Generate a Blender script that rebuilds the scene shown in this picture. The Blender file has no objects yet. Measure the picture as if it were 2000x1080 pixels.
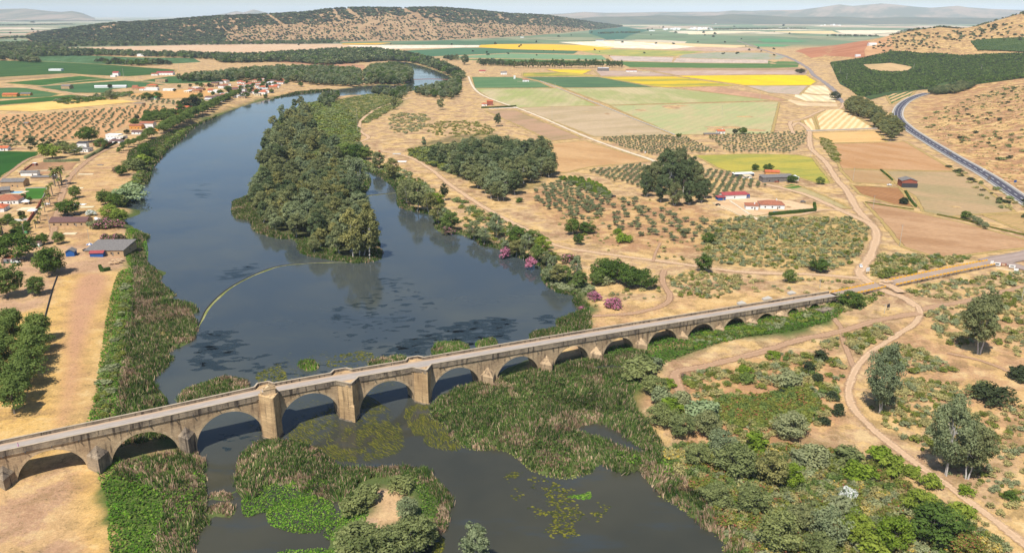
import bpy, math, random
import numpy as np
from mathutils import Vector
from mathutils.geometry import delaunay_2d_cdt
SC = bpy.context.scene
COL = SC.collection
rnd = random.Random(7)
R0 = np.random.default_rng(11)
# ------------------------------------------------------------------ camera maths
H = 150.0; FP = 1555.0; TH = math.atan((540-28)/FP); SN, CS = math.sin(TH), math.cos(TH)
def rays(p):
    p = np.asarray(p, float).reshape(-1, 2)
    v = 540-p[:, 1]
    return np.stack([p[:, 0]-1000, FP*CS+v*SN, -FP*SN+v*CS], 1)
def G(p, z=0.0):
    r = rays(p); t = (z-H)/np.minimum(r[:, 2], -4)
    return np.stack([r[:, 0]*t, r[:, 1]*t], 1)
def ss(a, b, x):
    t = np.clip((x-a)/(b-a), 0, 1); return t*t*(3-2*t)
def lin(c, k=0.8):
    return tuple(((v/255/12.92) if v/255 <= .04045 else ((v/255+.055)/1.055)**2.4)*k for v in c)
def smooth(p, n=4, closed=True):
    p = np.asarray(p, float); m = len(p); out = []
    for i in range(m if closed else m-1):
        if closed: a, b, c, d = p[(i-1) % m], p[i], p[(i+1) % m], p[(i+2) % m]
        else: a, b, c, d = p[max(i-1, 0)], p[i], p[i+1], p[min(i+2, m-1)]
        for k in range(n):
            t = k/n
            out.append(.5*((2*b)+(c-a)*t+(2*a-5*b+4*c-d)*t*t+(3*b-a-3*c+d)*t**3))
    if not closed: out.append(p[-1])
    return np.array(out)
def inside(P, poly):
    x, y = P[:, 0], P[:, 1]; res = np.zeros(len(P), bool)
    j = len(poly)-1
    for i in range(len(poly)):
        xi, yi = poly[i]; xj, yj = poly[j]
        if yi != yj:
            c = ((yi > y) != (yj > y)) & (x < (xj-xi)*(y-yi)/(yj-yi)+xi)
            res ^= c
        j = i
    return res
def dist(P, poly, closed=True):
    d = np.full(len(P), 1e9); m = len(poly)
    for i in range(m if closed else m-1):
        a = poly[i]; b = poly[(i+1) % m]; ab = b-a; L = ab@ab
        if L < 1e-9: continue
        ap = P-a; t = np.clip((ap@ab)/L, 0, 1)
        q = ap-t[:, None]*ab; d = np.minimum(d, q[:, 0]**2+q[:, 1]**2)
    return np.sqrt(d)
def sdist(P, poly):
    out = np.full(len(P), -1e3)
    lo = poly.min(0)-60; hi = poly.max(0)+60
    m = ((P > lo) & (P < hi)).all(1)
    if m.any():
        q = P[m]; out[m] = np.where(inside(q, poly), 1, -1)*dist(q, poly)
    return out
def vnoise(P, s, seed=0):          # value noise 0..1
    P = np.asarray(P)[:, :2]/s; i = np.floor(P).astype(np.int64); f = P-i; f = f*f*(3-2*f)
    def h(a, b):
        n = (a*374761393+b*668265263+seed*974634777) & 0xffffffff
        n = ((n ^ (n >> 13))*1274126177) & 0xffffffff
        return ((n ^ (n >> 16)) & 0xffff)/65535.0
    a, b = i[:, 0], i[:, 1]
    return (h(a, b)*(1-f[:, 0])+h(a+1, b)*f[:, 0])*(1-f[:, 1])+(h(a, b+1)*(1-f[:, 0])+h(a+1, b+1)*f[:, 0])*f[:, 1]
# ------------------------------------------------------------------ water outline
SHORE = [(300,1320),(360,1160),(375,1080),(385,1040),(408,1020),(405,990),(395,950),(400,915),(392,895),(378,884),(352,862),(330,835),(318,800),(325,790),(322,770),(300,755),(300,740),(335,705),(327,690),(375,665),(382,640),(375,620),(385,607),(362,595),(325,588),(340,577),(310,550),
 (322,532),(287,517),(282,502),(275,477),(292,462),(275,452),(242,430),(272,420),(270,410),(245,405),(252,390),(252,382),(275,370),(287,350),(292,330),(305,315),(322,295),(335,285),(355,270),(375,250),(425,227),(462,212),(500,200),(545,190),(575,185),(640,178),(680,173),(740,167),(785,168),(800,163),(805,150),(797,136),(788,128),(770,124),(760,122),(790,122),(830,132),(860,143),(880,153),(874,164),(850,172),(830,175),(780,181),(740,184),(700,186),(660,188),
 (625,196),(590,206),(555,225),(530,250),(518,275),(510,300),(505,330),(495,350),(498,380),(480,388),(457,398),(460,425),(490,432),(500,452),(540,465),(580,470),(590,495),(640,506),(700,514),(742,505),(740,480),(722,440),(712,410),(704,390),(718,368),(722,350),(700,338),(678,328),(690,322),(728,338),(750,350),(772,368),(778,385),(782,405),(825,417),(850,422),(852,450),(885,455),(925,466),(942,480),(970,485),(1000,498),(1057,521),(1060,545),(1087,570),(1125,578),(1122,590),(1135,607),(1125,615),(1092,625),(1092,637),(1095,650),
 (1060,690),(1000,715),(952,742),(930,752),(905,760),(870,772),(848,790),(845,812),(875,830),(885,852),(900,865),(925,875),(975,876),(1000,882),(1025,902),(1055,922),(1100,931),(1140,925),(1165,910),(1172,902),(1200,917),(1225,924),(1250,917),(1262,932),(1282,955),(1300,972),(1342,995),(1372,1027),(1412,1050),(1422,1080),(1440,1160),(1500,1320)]
ISL = {'islet': [(462,945),(472,895),(500,868),(560,863),(625,882),(655,910),(700,915),(770,912),(830,922),(880,972),(872,1000),(868,1030),(840,1060),(815,1090),(790,1130),(760,1200),(640,1200),(560,1120),(545,1085),(600,1076),(636,1074),(645,1050),(668,1010),(672,985),(640,975),(600,962),(560,945),(515,948),(490,975),(475,965)],
 'tuft1': [(405,966),(430,960),(456,968),(450,978),(425,976),(408,972)], 'tuft2': [(404,990),(430,985),(456,988),(450,1008),(425,1004),(404,1002)],
 'clump1': [(583,712),(598,706),(620,710),(618,722),(596,724)],
 'clump2': [(350,780),(360,765),(400,750),(450,738),(482,745),(485,762),(440,785),(380,800),(355,800)],
 'clump3': [(845,682),(870,672),(905,672),(915,684),(880,700),(850,700)], 'clump4': [(930,674),(950,664),(968,662),(968,678),(940,684)],
 'clump5': [(722,706),(760,700),(790,698),(795,712),(760,722),(725,722)], 'clump6': [(1040,650),(1070,645),(1100,648),(1100,670),(1040,670)],
 'clump7': [(905,760),(955,745),(965,760),(930,775)]}
PONDS = [[(1118,838),(1165,826),(1212,843),(1240,866),(1272,890),(1245,890),(1200,872),(1150,852)], [(1158,716),(1185,712),(1232,716),(1225,726),(1170,726)],
 [(500,1090),(560,1078),(560,1120),(500,1140)]]
SHW = G(smooth(SHORE, 3)); ISW = {k: G(smooth(v, 3)) for k, v in ISL.items()}; PNW = [G(smooth(v, 3)) for v in PONDS]
RIV = np.array([[-150, 130], [-115, 250], [-215, 480], [-250, 600], [-400, 1100], [-420, 1600]])
RDPX = [(1812,183),(1790,189),(1768,200),(1755,215),(1755,232),(1775,252),(1805,272),(1860,305),(1930,345),(2000,392),(2120,465)]
RDW0 = G(smooth(RDPX, 3, False), 2.0)
def shore_sd(P):                      # >0 on land
    d = -sdist(P, SHW)
    for k, v in ISW.items(): d = np.maximum(d, sdist(P, v))
    for v in PNW: d = np.minimum(d, -sdist(P, v))
    return d
CRX = np.array([700, 950, 1150, 1330, 1440, 1540, 1640, 1750, 1850, 2600, 4000.]); CRZ = np.array([0, 6, 30, 66, 98, 112, 100, 132, 158, 250, 200.])
def base_h(P):
    x, y = P[:, 0], P[:, 1]
    xl = np.interp(y, RIV[:, 1], RIV[:, 0])
    h = 1.0+.25*vnoise(P, 30, 3)
    h = h+3.6*ss(0, 55, xl-x)*(1-ss(1800, 2600, y))
    # slope beside the main road
    rd = RDW0; d = dist(P, rd, False)
    i = ((P[:, None, :]-rd[None, ::3])**2).sum(2).argmin(1) if len(P) < 900000 else 0
    a = rd[::3]; t = np.roll(a, -1, 0)-a; t[-1] = t[-2]; tt = t[i]; q = P-a[i]
    side = (tt[:, 0]*q[:, 1]-tt[:, 1]*q[:, 0]) > 0     # left of travel direction = away from the river
    hh = 34*ss(14, 260, d)*(.8+.4*vnoise(P, 120, 9))
    h = h+np.where(side, hh, 0)*(1-ss(1500, 2000, y))*ss(330, 480, x)
    h = h+np.interp(x*3000/np.maximum(y, 800), CRX, CRZ)*np.exp(-((y-3050)/620)**2)*(.9+.2*vnoise(P, 260, 4))
    return h
def hgt(P):
    P = np.asarray(P, float).reshape(-1, 2)
    d = shore_sd(P)+ (vnoise(P, 5, 5)-.5)*2.0
    return np.clip(d*.35, -1.6, None).clip(None, base_h(P))
def W(p, n=6):
    p = np.asarray(p, float).reshape(-1, 2); r = rays(p)
    if len(p) <= 400 and (p[:, 0] > 1640).any():
        T = np.geomspace(120, 9000, 90); Y = T[None, :]; t = Y/r[:, 1:2]; q = np.stack([r[:, :1]*t, r[:, 1:2]*t], -1); zr = H+r[:, 2:3]*t
        hh = base_h(q.reshape(-1, 2)).reshape(zr.shape); hit = zr < hh; k = hit.argmax(1); k = np.where(hit.any(1), k, 89); k = np.maximum(k, 1)
        a = T[k-1]; b = T[k]
        for _ in range(14):
            m = (a+b)/2; t = m/r[:, 1]; q = r[:, :2]*t[:, None]; below = H+r[:, 2]*t < base_h(q); b = np.where(below, m, b); a = np.where(below, a, m)
        t = (a+b)/2/r[:, 1]; return r[:, :2]*t[:, None]
    p = np.asarray(p, float).reshape(-1, 2); r = rays(p); z = np.full(len(p), 1.2)
    for _ in range(n):
        t = (z-H)/np.minimum(r[:, 2], -4); q = r[:, :2]*t[:, None]; z = .5*z+.5*base_h(q)
    t = (z-H)/np.minimum(r[:, 2], -4); return r[:, :2]*t[:, None]
def W1(x, y): return W([(x, y)])[0]
def PXM(q):                            # photo pixels per metre at a ground point
    return FP/np.hypot(np.hypot(q[..., 0], q[..., 1]), H)
# ------------------------------------------------------------------ mesh + object helpers
def mesh(name, V, faces, attrs=None, mats=None, midx=None, smoothf=False):
    me = bpy.data.meshes.new(name); V = np.asarray(V, np.float32)
    if isinstance(faces, np.ndarray): faces = [faces]
    faces = [f for f in faces if len(f)]
    me.vertices.add(len(V)); me.vertices.foreach_set('co', V.ravel())
    li = np.concatenate([f.ravel() for f in faces]).astype(np.int32)
    tot = np.concatenate([np.full(len(f), f.shape[1], np.int32) for f in faces])
    st = np.concatenate([[0], np.cumsum(tot)[:-1]]).astype(np.int32)
    me.loops.add(len(li)); me.loops.foreach_set('vertex_index', li)
    me.polygons.add(len(tot)); me.polygons.foreach_set('loop_start', st)
    try: me.polygons.foreach_set('loop_total', tot)
    except Exception: pass
    if midx is not None: me.polygons.foreach_set('material_index', np.asarray(midx, np.int32))
    if smoothf: me.polygons.foreach_set('use_smooth', np.ones(len(tot), bool))
    me.update(calc_edges=True)
    for k, a in (attrs or {}).items():
        a = np.asarray(a, np.float32)
        if a.ndim == 1: at = me.attributes.new(k, 'FLOAT', 'POINT'); at.data.foreach_set('value', a)
        else: at = me.attributes.new(k, 'FLOAT_COLOR', 'POINT'); at.data.foreach_set('color', np.c_[a, np.ones(len(a))].astype(np.float32).ravel())
    for m in (mats if isinstance(mats, (list, tuple)) else [mats] if mats else []): me.materials.append(m)
    return me
def obj(name, me, parent=None, loc=None, rz=0, **kw):
    o = bpy.data.objects.new(name, me); COL.objects.link(o)
    if parent is not None: o.parent = parent
    if loc is not None: o.location = loc
    if rz: o.rotation_euler = (0, 0, rz)
    tag(o, **kw); return o
def tag(o, label=None, cat=None, group=None, kind=None):
    if label: o['label'] = label
    if cat: o['category'] = cat
    if group: o['group'] = group
    if kind: o['kind'] = kind
def thing(name, loc, label, cat, group=None, rz=0): return obj(name, None, None, loc, rz, label=label, cat=cat, group=group)
def copy_tree(o, parent=None):
    c = o.copy(); COL.objects.link(c); c.parent = parent
    for ch in KIDS.get(o.name, []): copy_tree(ch, c)
    return c
KIDS = {}
class MB:
    """collects shapes into one mesh"""
    def __init__(s): s.v = []; s.f = []; s.m = []
    def add(s, v, f, m=0):
        n = len(s.v); s.v += [tuple(map(float, p)) for p in v]; s.f += [tuple(n+i for i in q) for q in f]; s.m += [m]*len(f); return s
    def box(s, a, b, m=0, rz=0, c=None):
        x0, y0, z0 = a; x1, y1, z1 = b
        v = [(x0,y0,z0),(x1,y0,z0),(x1,y1,z0),(x0,y1,z0),(x0,y0,z1),(x1,y0,z1),(x1,y1,z1),(x0,y1,z1)]
        if rz:
            cx, cy = c or ((x0+x1)/2, (y0+y1)/2); ca, sa = math.cos(rz), math.sin(rz)
            v = [((x-cx)*ca-(y-cy)*sa+cx, (x-cx)*sa+(y-cy)*ca+cy, z) for x, y, z in v]
        return s.add(v, [(0,3,2,1),(4,5,6,7),(0,1,5,4),(1,2,6,5),(2,3,7,6),(3,0,4,7)], m)
    def prism(s, pts, z0, z1, m=0):       # pts ccw; z0,z1 scalars or lists
        n = len(pts); a = z0 if hasattr(z0, '__len__') else [z0]*n; b = z1 if hasattr(z1, '__len__') else [z1]*n
        v = [(x, y, a[i]) for i, (x, y) in enumerate(pts)]+[(x, y, b[i]) for i, (x, y) in enumerate(pts)]
        return s.add(v, [tuple(range(n-1, -1, -1)), tuple(range(n, 2*n))]+[(i, (i+1) % n, n+(i+1) % n, n+i) for i in range(n)], m)
    def tube(s, pts, r, k=6, m=0):
        pts = [Vector(p) for p in pts]; r = r if hasattr(r, '__len__') else [r]*len(pts); n0 = len(s.v); V = []
        for i, p in enumerate(pts):
            d = (pts[min(i+1, len(pts)-1)]-pts[max(i-1, 0)]).normalized()
            a = d.cross(Vector((0, 0, 1))); a = a.normalized() if a.length > .05 else Vector((1, 0, 0)); b = d.cross(a)
            V += [p+(a*math.cos(t)+b*math.sin(t))*r[i] for t in [2*math.pi*j/k for j in range(k)]]
        F = [(i*k+j, i*k+(j+1) % k, (i+1)*k+(j+1) % k, (i+1)*k+j) for i in range(len(pts)-1) for j in range(k)]
        F += [tuple(range(k-1, -1, -1)), tuple((len(pts)-1)*k+j for j in range(k))]
        return s.add(V, F, m)
    def mesh(s, name, mats):
        me = bpy.data.meshes.new(name); me.from_pydata(s.v, [], s.f); me.update()
        for m in (mats if isinstance(mats, (list, tuple)) else [mats]): me.materials.append(m)
        me.polygons.foreach_set('material_index', s.m)
        return me
    def build(s, name, mats, parent=None, loc=None, rz=0, **kw): return obj(name, s.mesh(name, mats), parent, loc, rz, **kw)
# ------------------------------------------------------------------ materials
class NT:
    def __init__(s, name):
        s.m = bpy.data.materials.new(name); s.m.use_nodes = True; s.t = s.m.node_tree; s.t.nodes.clear()
    def n(s, typ, **kw):
        nd = s.t.nodes.new(typ)
        for k, v in kw.items():
            if k.startswith('_'): setattr(nd, k[1:], v)
            else:
                k2 = k.replace('_', ' '); key = int(k2[1:]) if k2[0] == 'i' and k2[1:].isdigit() else k2
                s.set(nd, key, v)
        return nd
    def set(s, nd, key, v):
        if isinstance(v, bpy.types.NodeSocket): s.t.links.new(v, nd.inputs[key])
        else:
            if isinstance(v, tuple) and len(v) == 3 and nd.inputs[key].type == 'RGBA': v = (*v, 1)
            nd.inputs[key].default_value = v
    def noise(s, vec, scale, detail=3, rough=.55): return s.n('ShaderNodeTexNoise', Vector=vec, Scale=scale, Detail=detail, Roughness=rough).outputs['Fac']
    def mix(s, fac, a, b, typ='MIX'):
        nd = s.n('ShaderNodeMix', _data_type='RGBA', _blend_type=typ)
        for i, v in ((0, fac), (6, a), (7, b)): s.set(nd, i, v)
        return nd.outputs[2]
    def math(s, op, a, b=0.0, c=0.0, clamp=False):
        nd = s.n('ShaderNodeMath', _operation=op, _use_clamp=clamp)
        for i, v in enumerate((a, b, c)): s.set(nd, i, v)
        return nd.outputs[0]
    def ramp(s, fac, lo, hi, a=0.0, b=1.0):
        nd = s.n('ShaderNodeMapRange', _clamp=True)
        for i, v in enumerate((fac, lo, hi, a, b)): s.set(nd, i, v)
        return nd.outputs[0]
    def pos(s): return s.n('ShaderNodeNewGeometry').outputs['Position']
    def obj(s): return s.n('ShaderNodeTexCoord').outputs['Object']
    def attr(s, name): return s.n('ShaderNodeAttribute', _attribute_name=name)
    def out(s, bsdf): s.t.links.new(bsdf, s.n('ShaderNodeOutputMaterial').inputs[0]); return s.m
    def pbr(s, color, rough=.9, bump=None, bs=.3, bd=.2, spec=.2, **kw):
        p = s.n('ShaderNodeBsdfPrincipled', Base_Color=color, Roughness=rough); p.inputs['Specular IOR Level'].default_value = spec
        for k, v in kw.items(): s.set(p, k, v)
        if bump is not None: s.set(p, 'Normal', s.n('ShaderNodeBump', Strength=bs, Distance=bd, Height=bump).outputs[0])
        return p.outputs[0]
def mat_plain(name, c, k=.8, rough=.85, var=.12, scale=.6, spec=.2, metallic=0):
    t = NT(name); col = lin(c, k); v = t.noise(t.obj(), scale, 4)
    c2 = t.mix(t.ramp(v, .3, .7), tuple(x*(1-var) for x in col), tuple(min(1, x*(1+var)) for x in col))
    return t.out(t.pbr(c2, rough, spec=spec, Metallic=metallic))
def mat_ground():
    t = NT('ground'); P = t.pos(); a = t.attr('cover').outputs['Color']; wild = t.attr('wild').outputs['Fac']
    n1 = t.noise(P, .045, 7, .68); n2 = t.noise(t.n('ShaderNodeVectorMath', _operation='ADD', i0=P, i1=(311., 97., 0.)).outputs[0], .11, 6, .7); n3 = t.noise(P, 1.3, 4, .75); n4 = t.noise(P, .7, 5, .8)
    c = t.mix(t.math('MULTIPLY', t.ramp(n1, .49, .55), t.math('MULTIPLY', wild, .95)), a, lin((216,178,116)))
    c = t.mix(t.math('MULTIPLY', t.ramp(n1, .46, .39), t.math('MULTIPLY', wild, .9)), c, lin((162,124,94)))
    c = t.mix(t.math('MULTIPLY', t.ramp(n2, .52, .58), t.math('MULTIPLY', wild, .7)), c, lin((140,116,76)))
    c = t.mix(t.math('MULTIPLY', t.ramp(n2, .46, .38), t.math('MULTIPLY', wild, .7)), c, lin((228,198,144)))
    c = t.mix(t.math('MULTIPLY', t.ramp(n4, .56, .64), t.ramp(n2, .42, .58, .2, .8)), c, lin((100,92,56)))
    c = t.mix(t.math('MULTIPLY', t.ramp(n4, .45, .36), .45), c, t.mix(1.0, c, (1.25, 1.22, 1.16), 'MULTIPLY'))
    c = t.mix(t.ramp(n3, .3, .7, 0, 1), t.mix(1.0, c, (.76, .75, .73), 'MULTIPLY'), t.mix(1.0, c, (1.14, 1.13, 1.11), 'MULTIPLY'))
    # patchwork of fields far out on the plain
    d = t.ramp(t.n('ShaderNodeVectorMath', _operation='LENGTH', i0=P).outputs['Value'], 3800, 4600)
    mp = t.n('ShaderNodeMapping', Vector=P, Rotation=(0, 0, .35), Scale=(.0016, .0011, 0)).outputs[0]
    vo = t.n('ShaderNodeTexVoronoi', _voronoi_dimensions='2D', _distance='CHEBYCHEV', Vector=mp, Scale=1.0, Randomness=.9)
    sx = t.n('ShaderNodeSeparateColor', Color=vo.outputs['Color']).outputs[0]
    cr = t.n('ShaderNodeValToRGB', Fac=sx); e = cr.color_ramp; e.interpolation = 'CONSTANT'
    cols = [(0, (116,134,98)), (.14, (190,168,140)), (.3, (106,126,92)), (.42, (212,194,162)), (.5, (150,148,112)), (.64, (194,170,144)), (.8, (128,140,106)), (.95, (224,208,178))]
    e.elements[0].color = (*lin(cols[0][1]), 1); e.elements[1].position = .2; e.elements[1].color = (*lin(cols[1][1]), 1)
    for p, q in cols[2:]: el = e.elements.new(p); el.color = (*lin(q), 1)
    far = t.mix(t.ramp(t.noise(P, .004, 4), .52, .66), cr.outputs[0], lin((92,104,78)))
    c = t.mix(d, c, far)
    return t.out(t.pbr(c, .95, n3, .7, .35, spec=.1))
def hash_(s): return sum(ord(ch)*(i+3) for i, ch in enumerate(s))
def mat_field(name, c, c2=None, sc=.02, amt=.95, row=None, rc=None, rw=.5, ramt=.6, fine=.2, rcut=(.35, .65)):
    """c, c2: soil/crop colours; row=(angle deg, spacing m) draws furrows or planted rows"""
    t = NT(name); P = t.pos(); c2 = c2 or tuple(v*.88 for v in c)
    mp = P
    if not row: row = (hash_(name) % 180, 8+hash_(name) % 7); ramt = min(ramt, .16)
    if row: mp = t.n('ShaderNodeMapping', Vector=P, Rotation=(0, 0, -math.radians(row[0]))).outputs[0]
    st = t.n('ShaderNodeMapping', Vector=mp, Scale=(.45, 1.2, 1) if row else (.7, 1.2, 1)).outputs[0]
    n1 = t.noise(st, sc, 6, .68); n2 = t.noise(P, .35, 6, .75)
    col = t.mix(t.math('MULTIPLY', t.ramp(n1, .44, .58), amt), lin(c), lin(c2))
    if row:
        y = t.n('ShaderNodeSeparateXYZ', Vector=mp).outputs[1]
        w = t.math('ADD', y, t.math('MULTIPLY', t.noise(st, .06, 2), row[1]*.5))
        s_ = t.math('ABSOLUTE', t.math('SUBTRACT', t.math('FRACT', t.math('DIVIDE', w, row[1])), .5))
        k = t.ramp(t.math('ADD', s_, t.math('MULTIPLY', t.math('SUBTRACT', n2, .5), .35)), .5*rcut[0], .5*rcut[1])
        col = t.mix(t.math('MULTIPLY', k, ramt), col, lin(rc or tuple(v*.8 for v in c)))
    col = t.mix(t.ramp(n2, .25, .75), t.mix(1.0, col, (1-fine,)*3, 'MULTIPLY'), t.mix(1.0, col, (1+fine,)*3, 'MULTIPLY'))
    return t.out(t.pbr(col, .95, n2, .4, .3, spec=.1))
def mat_path(name, c, edge=True, c2=None):
    t = NT(name); P = t.pos(); n = t.noise(P, .9, 5, .7); n1 = t.noise(P, .12, 3)
    e = t.attr('edge').outputs['Fac']
    col = t.mix(t.ramp(n1, .35, .65), lin(c), lin(c2 or tuple(v*.92 for v in c)))
    # wheel ruts a little paler than the crown between them
    rut = t.ramp(t.math('ABSOLUTE', t.math('SUBTRACT', e, .62)), .28, .0)
    col = t.mix(t.math('MULTIPLY', t.math('MULTIPLY', rut, .8), t.ramp(n1, .3, .7, .2, 1)), t.mix(1.0, col, (.86, .84, .80), 'MULTIPLY'), lin(tuple(min(255, v*1.1) for v in c)))
    col = t.mix(t.ramp(n, .3, .7), t.mix(1.0, col, (.9, .9, .9), 'MULTIPLY'), t.mix(1.0, col, (1.07, 1.07, 1.07), 'MULTIPLY'))
    b = t.pbr(col, .95, n, .3, .1, spec=.1)
    if edge:
        f = t.ramp(t.math('ADD', e, t.math('MULTIPLY', t.math('SUBTRACT', n, .5), 1.5)), .12, .62)
        b = t.n('ShaderNodeMixShader', Fac=f, i1=t.n('ShaderNodeBsdfTransparent').outputs[0], i2=b).outputs[0]
    return t.out(b)
def mat_leaf(name, dark, light, rv=.25, trans=.25, third=None, k=.8):
    t = NT(name); a = t.attr('tint').outputs['Fac']; r = t.n('ShaderNodeObjectInfo').outputs['Random']
    col = t.mix(a, lin(dark, k), lin(light, k))
    if third: col = t.mix(t.ramp(t.math('FRACT', t.math('MULTIPLY', a, 37.7)), .80, .84), col, lin(third, k))
    col = t.mix(r, t.mix(1.0, col, (1-rv, 1-rv*.9, 1-rv*.6), 'MULTIPLY'), t.mix(1.0, col, (1+rv*1.1, 1+rv*.7, 1+rv*.3), 'MULTIPLY'))
    d = t.n('ShaderNodeBsdfDiffuse', Color=col).outputs[0]; tr = t.n('ShaderNodeBsdfTranslucent', Color=t.mix(1.0, col, (1.1, 1.25, .6), 'MULTIPLY')).outputs[0]
    return t.out(t.n('ShaderNodeMixShader', Fac=trans, i1=d, i2=tr).outputs[0])
def mat_attr(name, trans=.2, k=1.0):
    t = NT(name); c = t.attr('col').outputs['Color']
    d = t.n('ShaderNodeBsdfDiffuse', Color=c).outputs[0]; tr = t.n('ShaderNodeBsdfTranslucent', Color=c).outputs[0]
    return t.out(t.n('ShaderNodeMixShader', Fac=trans, i1=d, i2=tr).outputs[0])
def mat_stone(name, c, c2, stain=.6, course=.45, k=.8):
    t = NT(name); P = t.obj(); 
    z = t.n('ShaderNodeSeparateXYZ', Vector=P)
    br = t.n('ShaderNodeTexBrick', Vector=t.n('ShaderNodeCombineXYZ', X=t.math('ADD', z.outputs[0], z.outputs[1]), Y=z.outputs[2]).outputs[0], Scale=1.0,
             Color1=(1, 1, 1), Color2=(.70, .70, .70), Mortar=(.46, .46, .46))
    br.inputs['Brick Width'].default_value = course*2.3; br.inputs['Row Height'].default_value = course; br.inputs['Mortar Size'].default_value = .035; br.inputs['Mortar Smooth'].default_value = .6
    n1 = t.noise(P, .13, 5, .65); n2 = t.noise(P, 1.1, 4, .7)
    vs = t.n('ShaderNodeMapping', Vector=P, Scale=(.8, .8, .09)).outputs[0]; n3 = t.noise(vs, 1.0, 4, .6)
    col = t.mix(t.ramp(n1, .38, .62), lin(c, k), lin(c2, k))
    col = t.mix(.75, col, br.outputs['Color'], 'MULTIPLY')
    col = t.mix(t.math('MULTIPLY', t.ramp(n3, .52, .66), stain), col, lin((62,54,48), k))
    col = t.mix(t.math('MULTIPLY', t.ramp(n2, .58, .7), .5), col, lin((90,80,68), k))
    return t.out(t.pbr(col, .95, br.outputs['Fac'], .5, .08, spec=.1))
M = {}
M['ground'] = mat_ground()
M['wood'] = mat_plain('bark', (150,138,122), .7, .95, .3, .8); M['palebark'] = mat_plain('pale_bark', (205,198,188), .8, .9, .2, .5)
M['concrete'] = mat_plain('concrete', (190,182,168)); M['white'] = mat_plain('white_paint', (238,236,230), .85, .6, .06); M['cream'] = mat_plain('cream_render', (226,208,170))
M['grey'] = mat_plain('grey_sheet', (126,120,114), .8, .85, .28, 1.2); M['darkgrey'] = mat_plain('dark_metal', (70,70,72)); M['tan'] = mat_plain('tan_render', (196,164,124)); M['orange'] = mat_plain('ochre_render', (226,160,84))
M['roof'] = mat_plain('clay_tile', (164,104,78), .8, .9, .25, .9); M['redroof'] = mat_plain('red_sheet', (164,78,76), .8, .6, .1); M['brownroof'] = mat_plain('brown_tile', (112,84,78), .8, .9, .2, 1.2); M['orangeroof'] = mat_plain('orange_tile', (194,106,70), .8, .9, .2)
M['green'] = mat_plain('green_sheet', (92,170,120)); M['blue'] = mat_plain('blue_canvas', (48,98,164), .8, .7); M['glass'] = mat_plain('dark_glass', (34,40,46), .8, .15, .1, .6, .5); M['pool'] = mat_plain('pool_water', (70,180,225), .9, .05, .05, .6, .5)
M['yellow'] = mat_plain('yellow_paint', (240,180,50), .85, .6, .15, 1); M['asphalt'] = mat_plain('asphalt', (88,86,92), .75, .9, .1, .1); M['deck'] = None
M['rust'] = mat_plain('rusty_brick', (160,92,72)); M['black'] = mat_plain('black_rubber', (30,30,32)); M['pink'] = mat_plain('pink_cloth', (214,150,190)); M['skin'] = mat_plain('skin', (190,140,112))
# ------------------------------------------------------------------ terrain
def axis(a, b, st, g, lim):
    c = list(np.arange(a, b+.1, st)); s = st; x = c[-1]
    while x < lim: s *= g; x += s; c.append(x)
    return c
def build_ground():
    xs = axis(-300, 330, 2.2, 1.06, 42000); s = 2.2; x = xs[0]; left = []
    while x > -42000: s *= 1.06; x -= s; left.append(x)
    xs = np.array(left[::-1]+xs); ys = np.array(axis(110, 720, 2.2, 1.022, 45000)); ys = np.r_[-3000, -800, -200, 0, 50, 80, 100, ys]
    X, Y = np.meshgrid(xs, ys); P = np.stack([X.ravel(), Y.ravel()], 1); z = hgt(P); nx, ny = len(xs), len(ys)
    i = np.arange(nx*ny).reshape(ny, nx); F = np.stack([i[:-1, :-1], i[:-1, 1:], i[1:, 1:], i[1:, :-1]], -1).reshape(-1, 4)
    # land cover colours; the strip under the bridge arches has shade darkened in
    col = np.tile(np.array(lin((194,160,120))), (len(P), 1)); wild = np.full(len(P), .8)
    def cover(poly, c, w=None, soft=6, amt=1., n=0):
        w_ = W(smooth(poly, 3)); d = sdist(P, w_)
        if n: d = d+(vnoise(P, n, 1)-.5)*n*1.2
        k = ss(-soft, soft, d)*amt
        col[:] = col*(1-k[:, None])+np.array(lin(c))*k[:, None]
        if w is not None: wild[:] = wild*(1-k)+w*k
    for a in COVER: cover(*a)
    isl = W(smooth(ISLC, 3)); k = ss(-3, 6, sdist(P, isl)); col[:] = col*(1-k[:, None])+np.array(lin((86,88,54)))*k[:, None]; wild *= 1-k
    for nm in ('islet', 'clump2', 'clump3'):
        k = ss(-3, 1, sdist(P, ISW[nm])); col[:] = col*(1-k[:, None])+np.array(lin((88,100,52)))*k[:, None]; wild *= 1-k
    for q_, c_ in ((CLR, (200,164,132)),):
        k = ss(-2.2, 1.5, sdist(P, G(smooth(q_, 3), 1.0))+(vnoise(P, 5, 11)-.5)*3)*.95; col[:] = col*(1-k[:, None])+np.array(lin(c_))*k[:, None]; wild[:] = wild*(1-k)+.4*k
    sd = shore_sd(P)+(vnoise(P, 9, 7)-.5)*8
    k = ss(11, 3, sd)*(P[:, 1] < 3000); col[:] = col*(1-k[:, None])+np.array(lin((92,104,56)))*k[:, None]; wild *= (1-k)
    obj('ground', mesh('ground', np.c_[P, z], F, {'cover': col, 'wild': wild}, M['ground'], smoothf=True), kind='structure')
CLR = [(700,988),(712,968),(742,955),(774,960),(788,985),(784,1008),(758,1024),(735,1032),(712,1028),(702,1010)]
ISLC = [(455,395),(495,380),(505,330),(512,290),(530,250),(560,222),(600,204),(650,196),(680,230),(690,270),(700,320),(715,345),(705,390),(725,440),(745,500),(700,516),(600,506),(500,455)]
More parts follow.
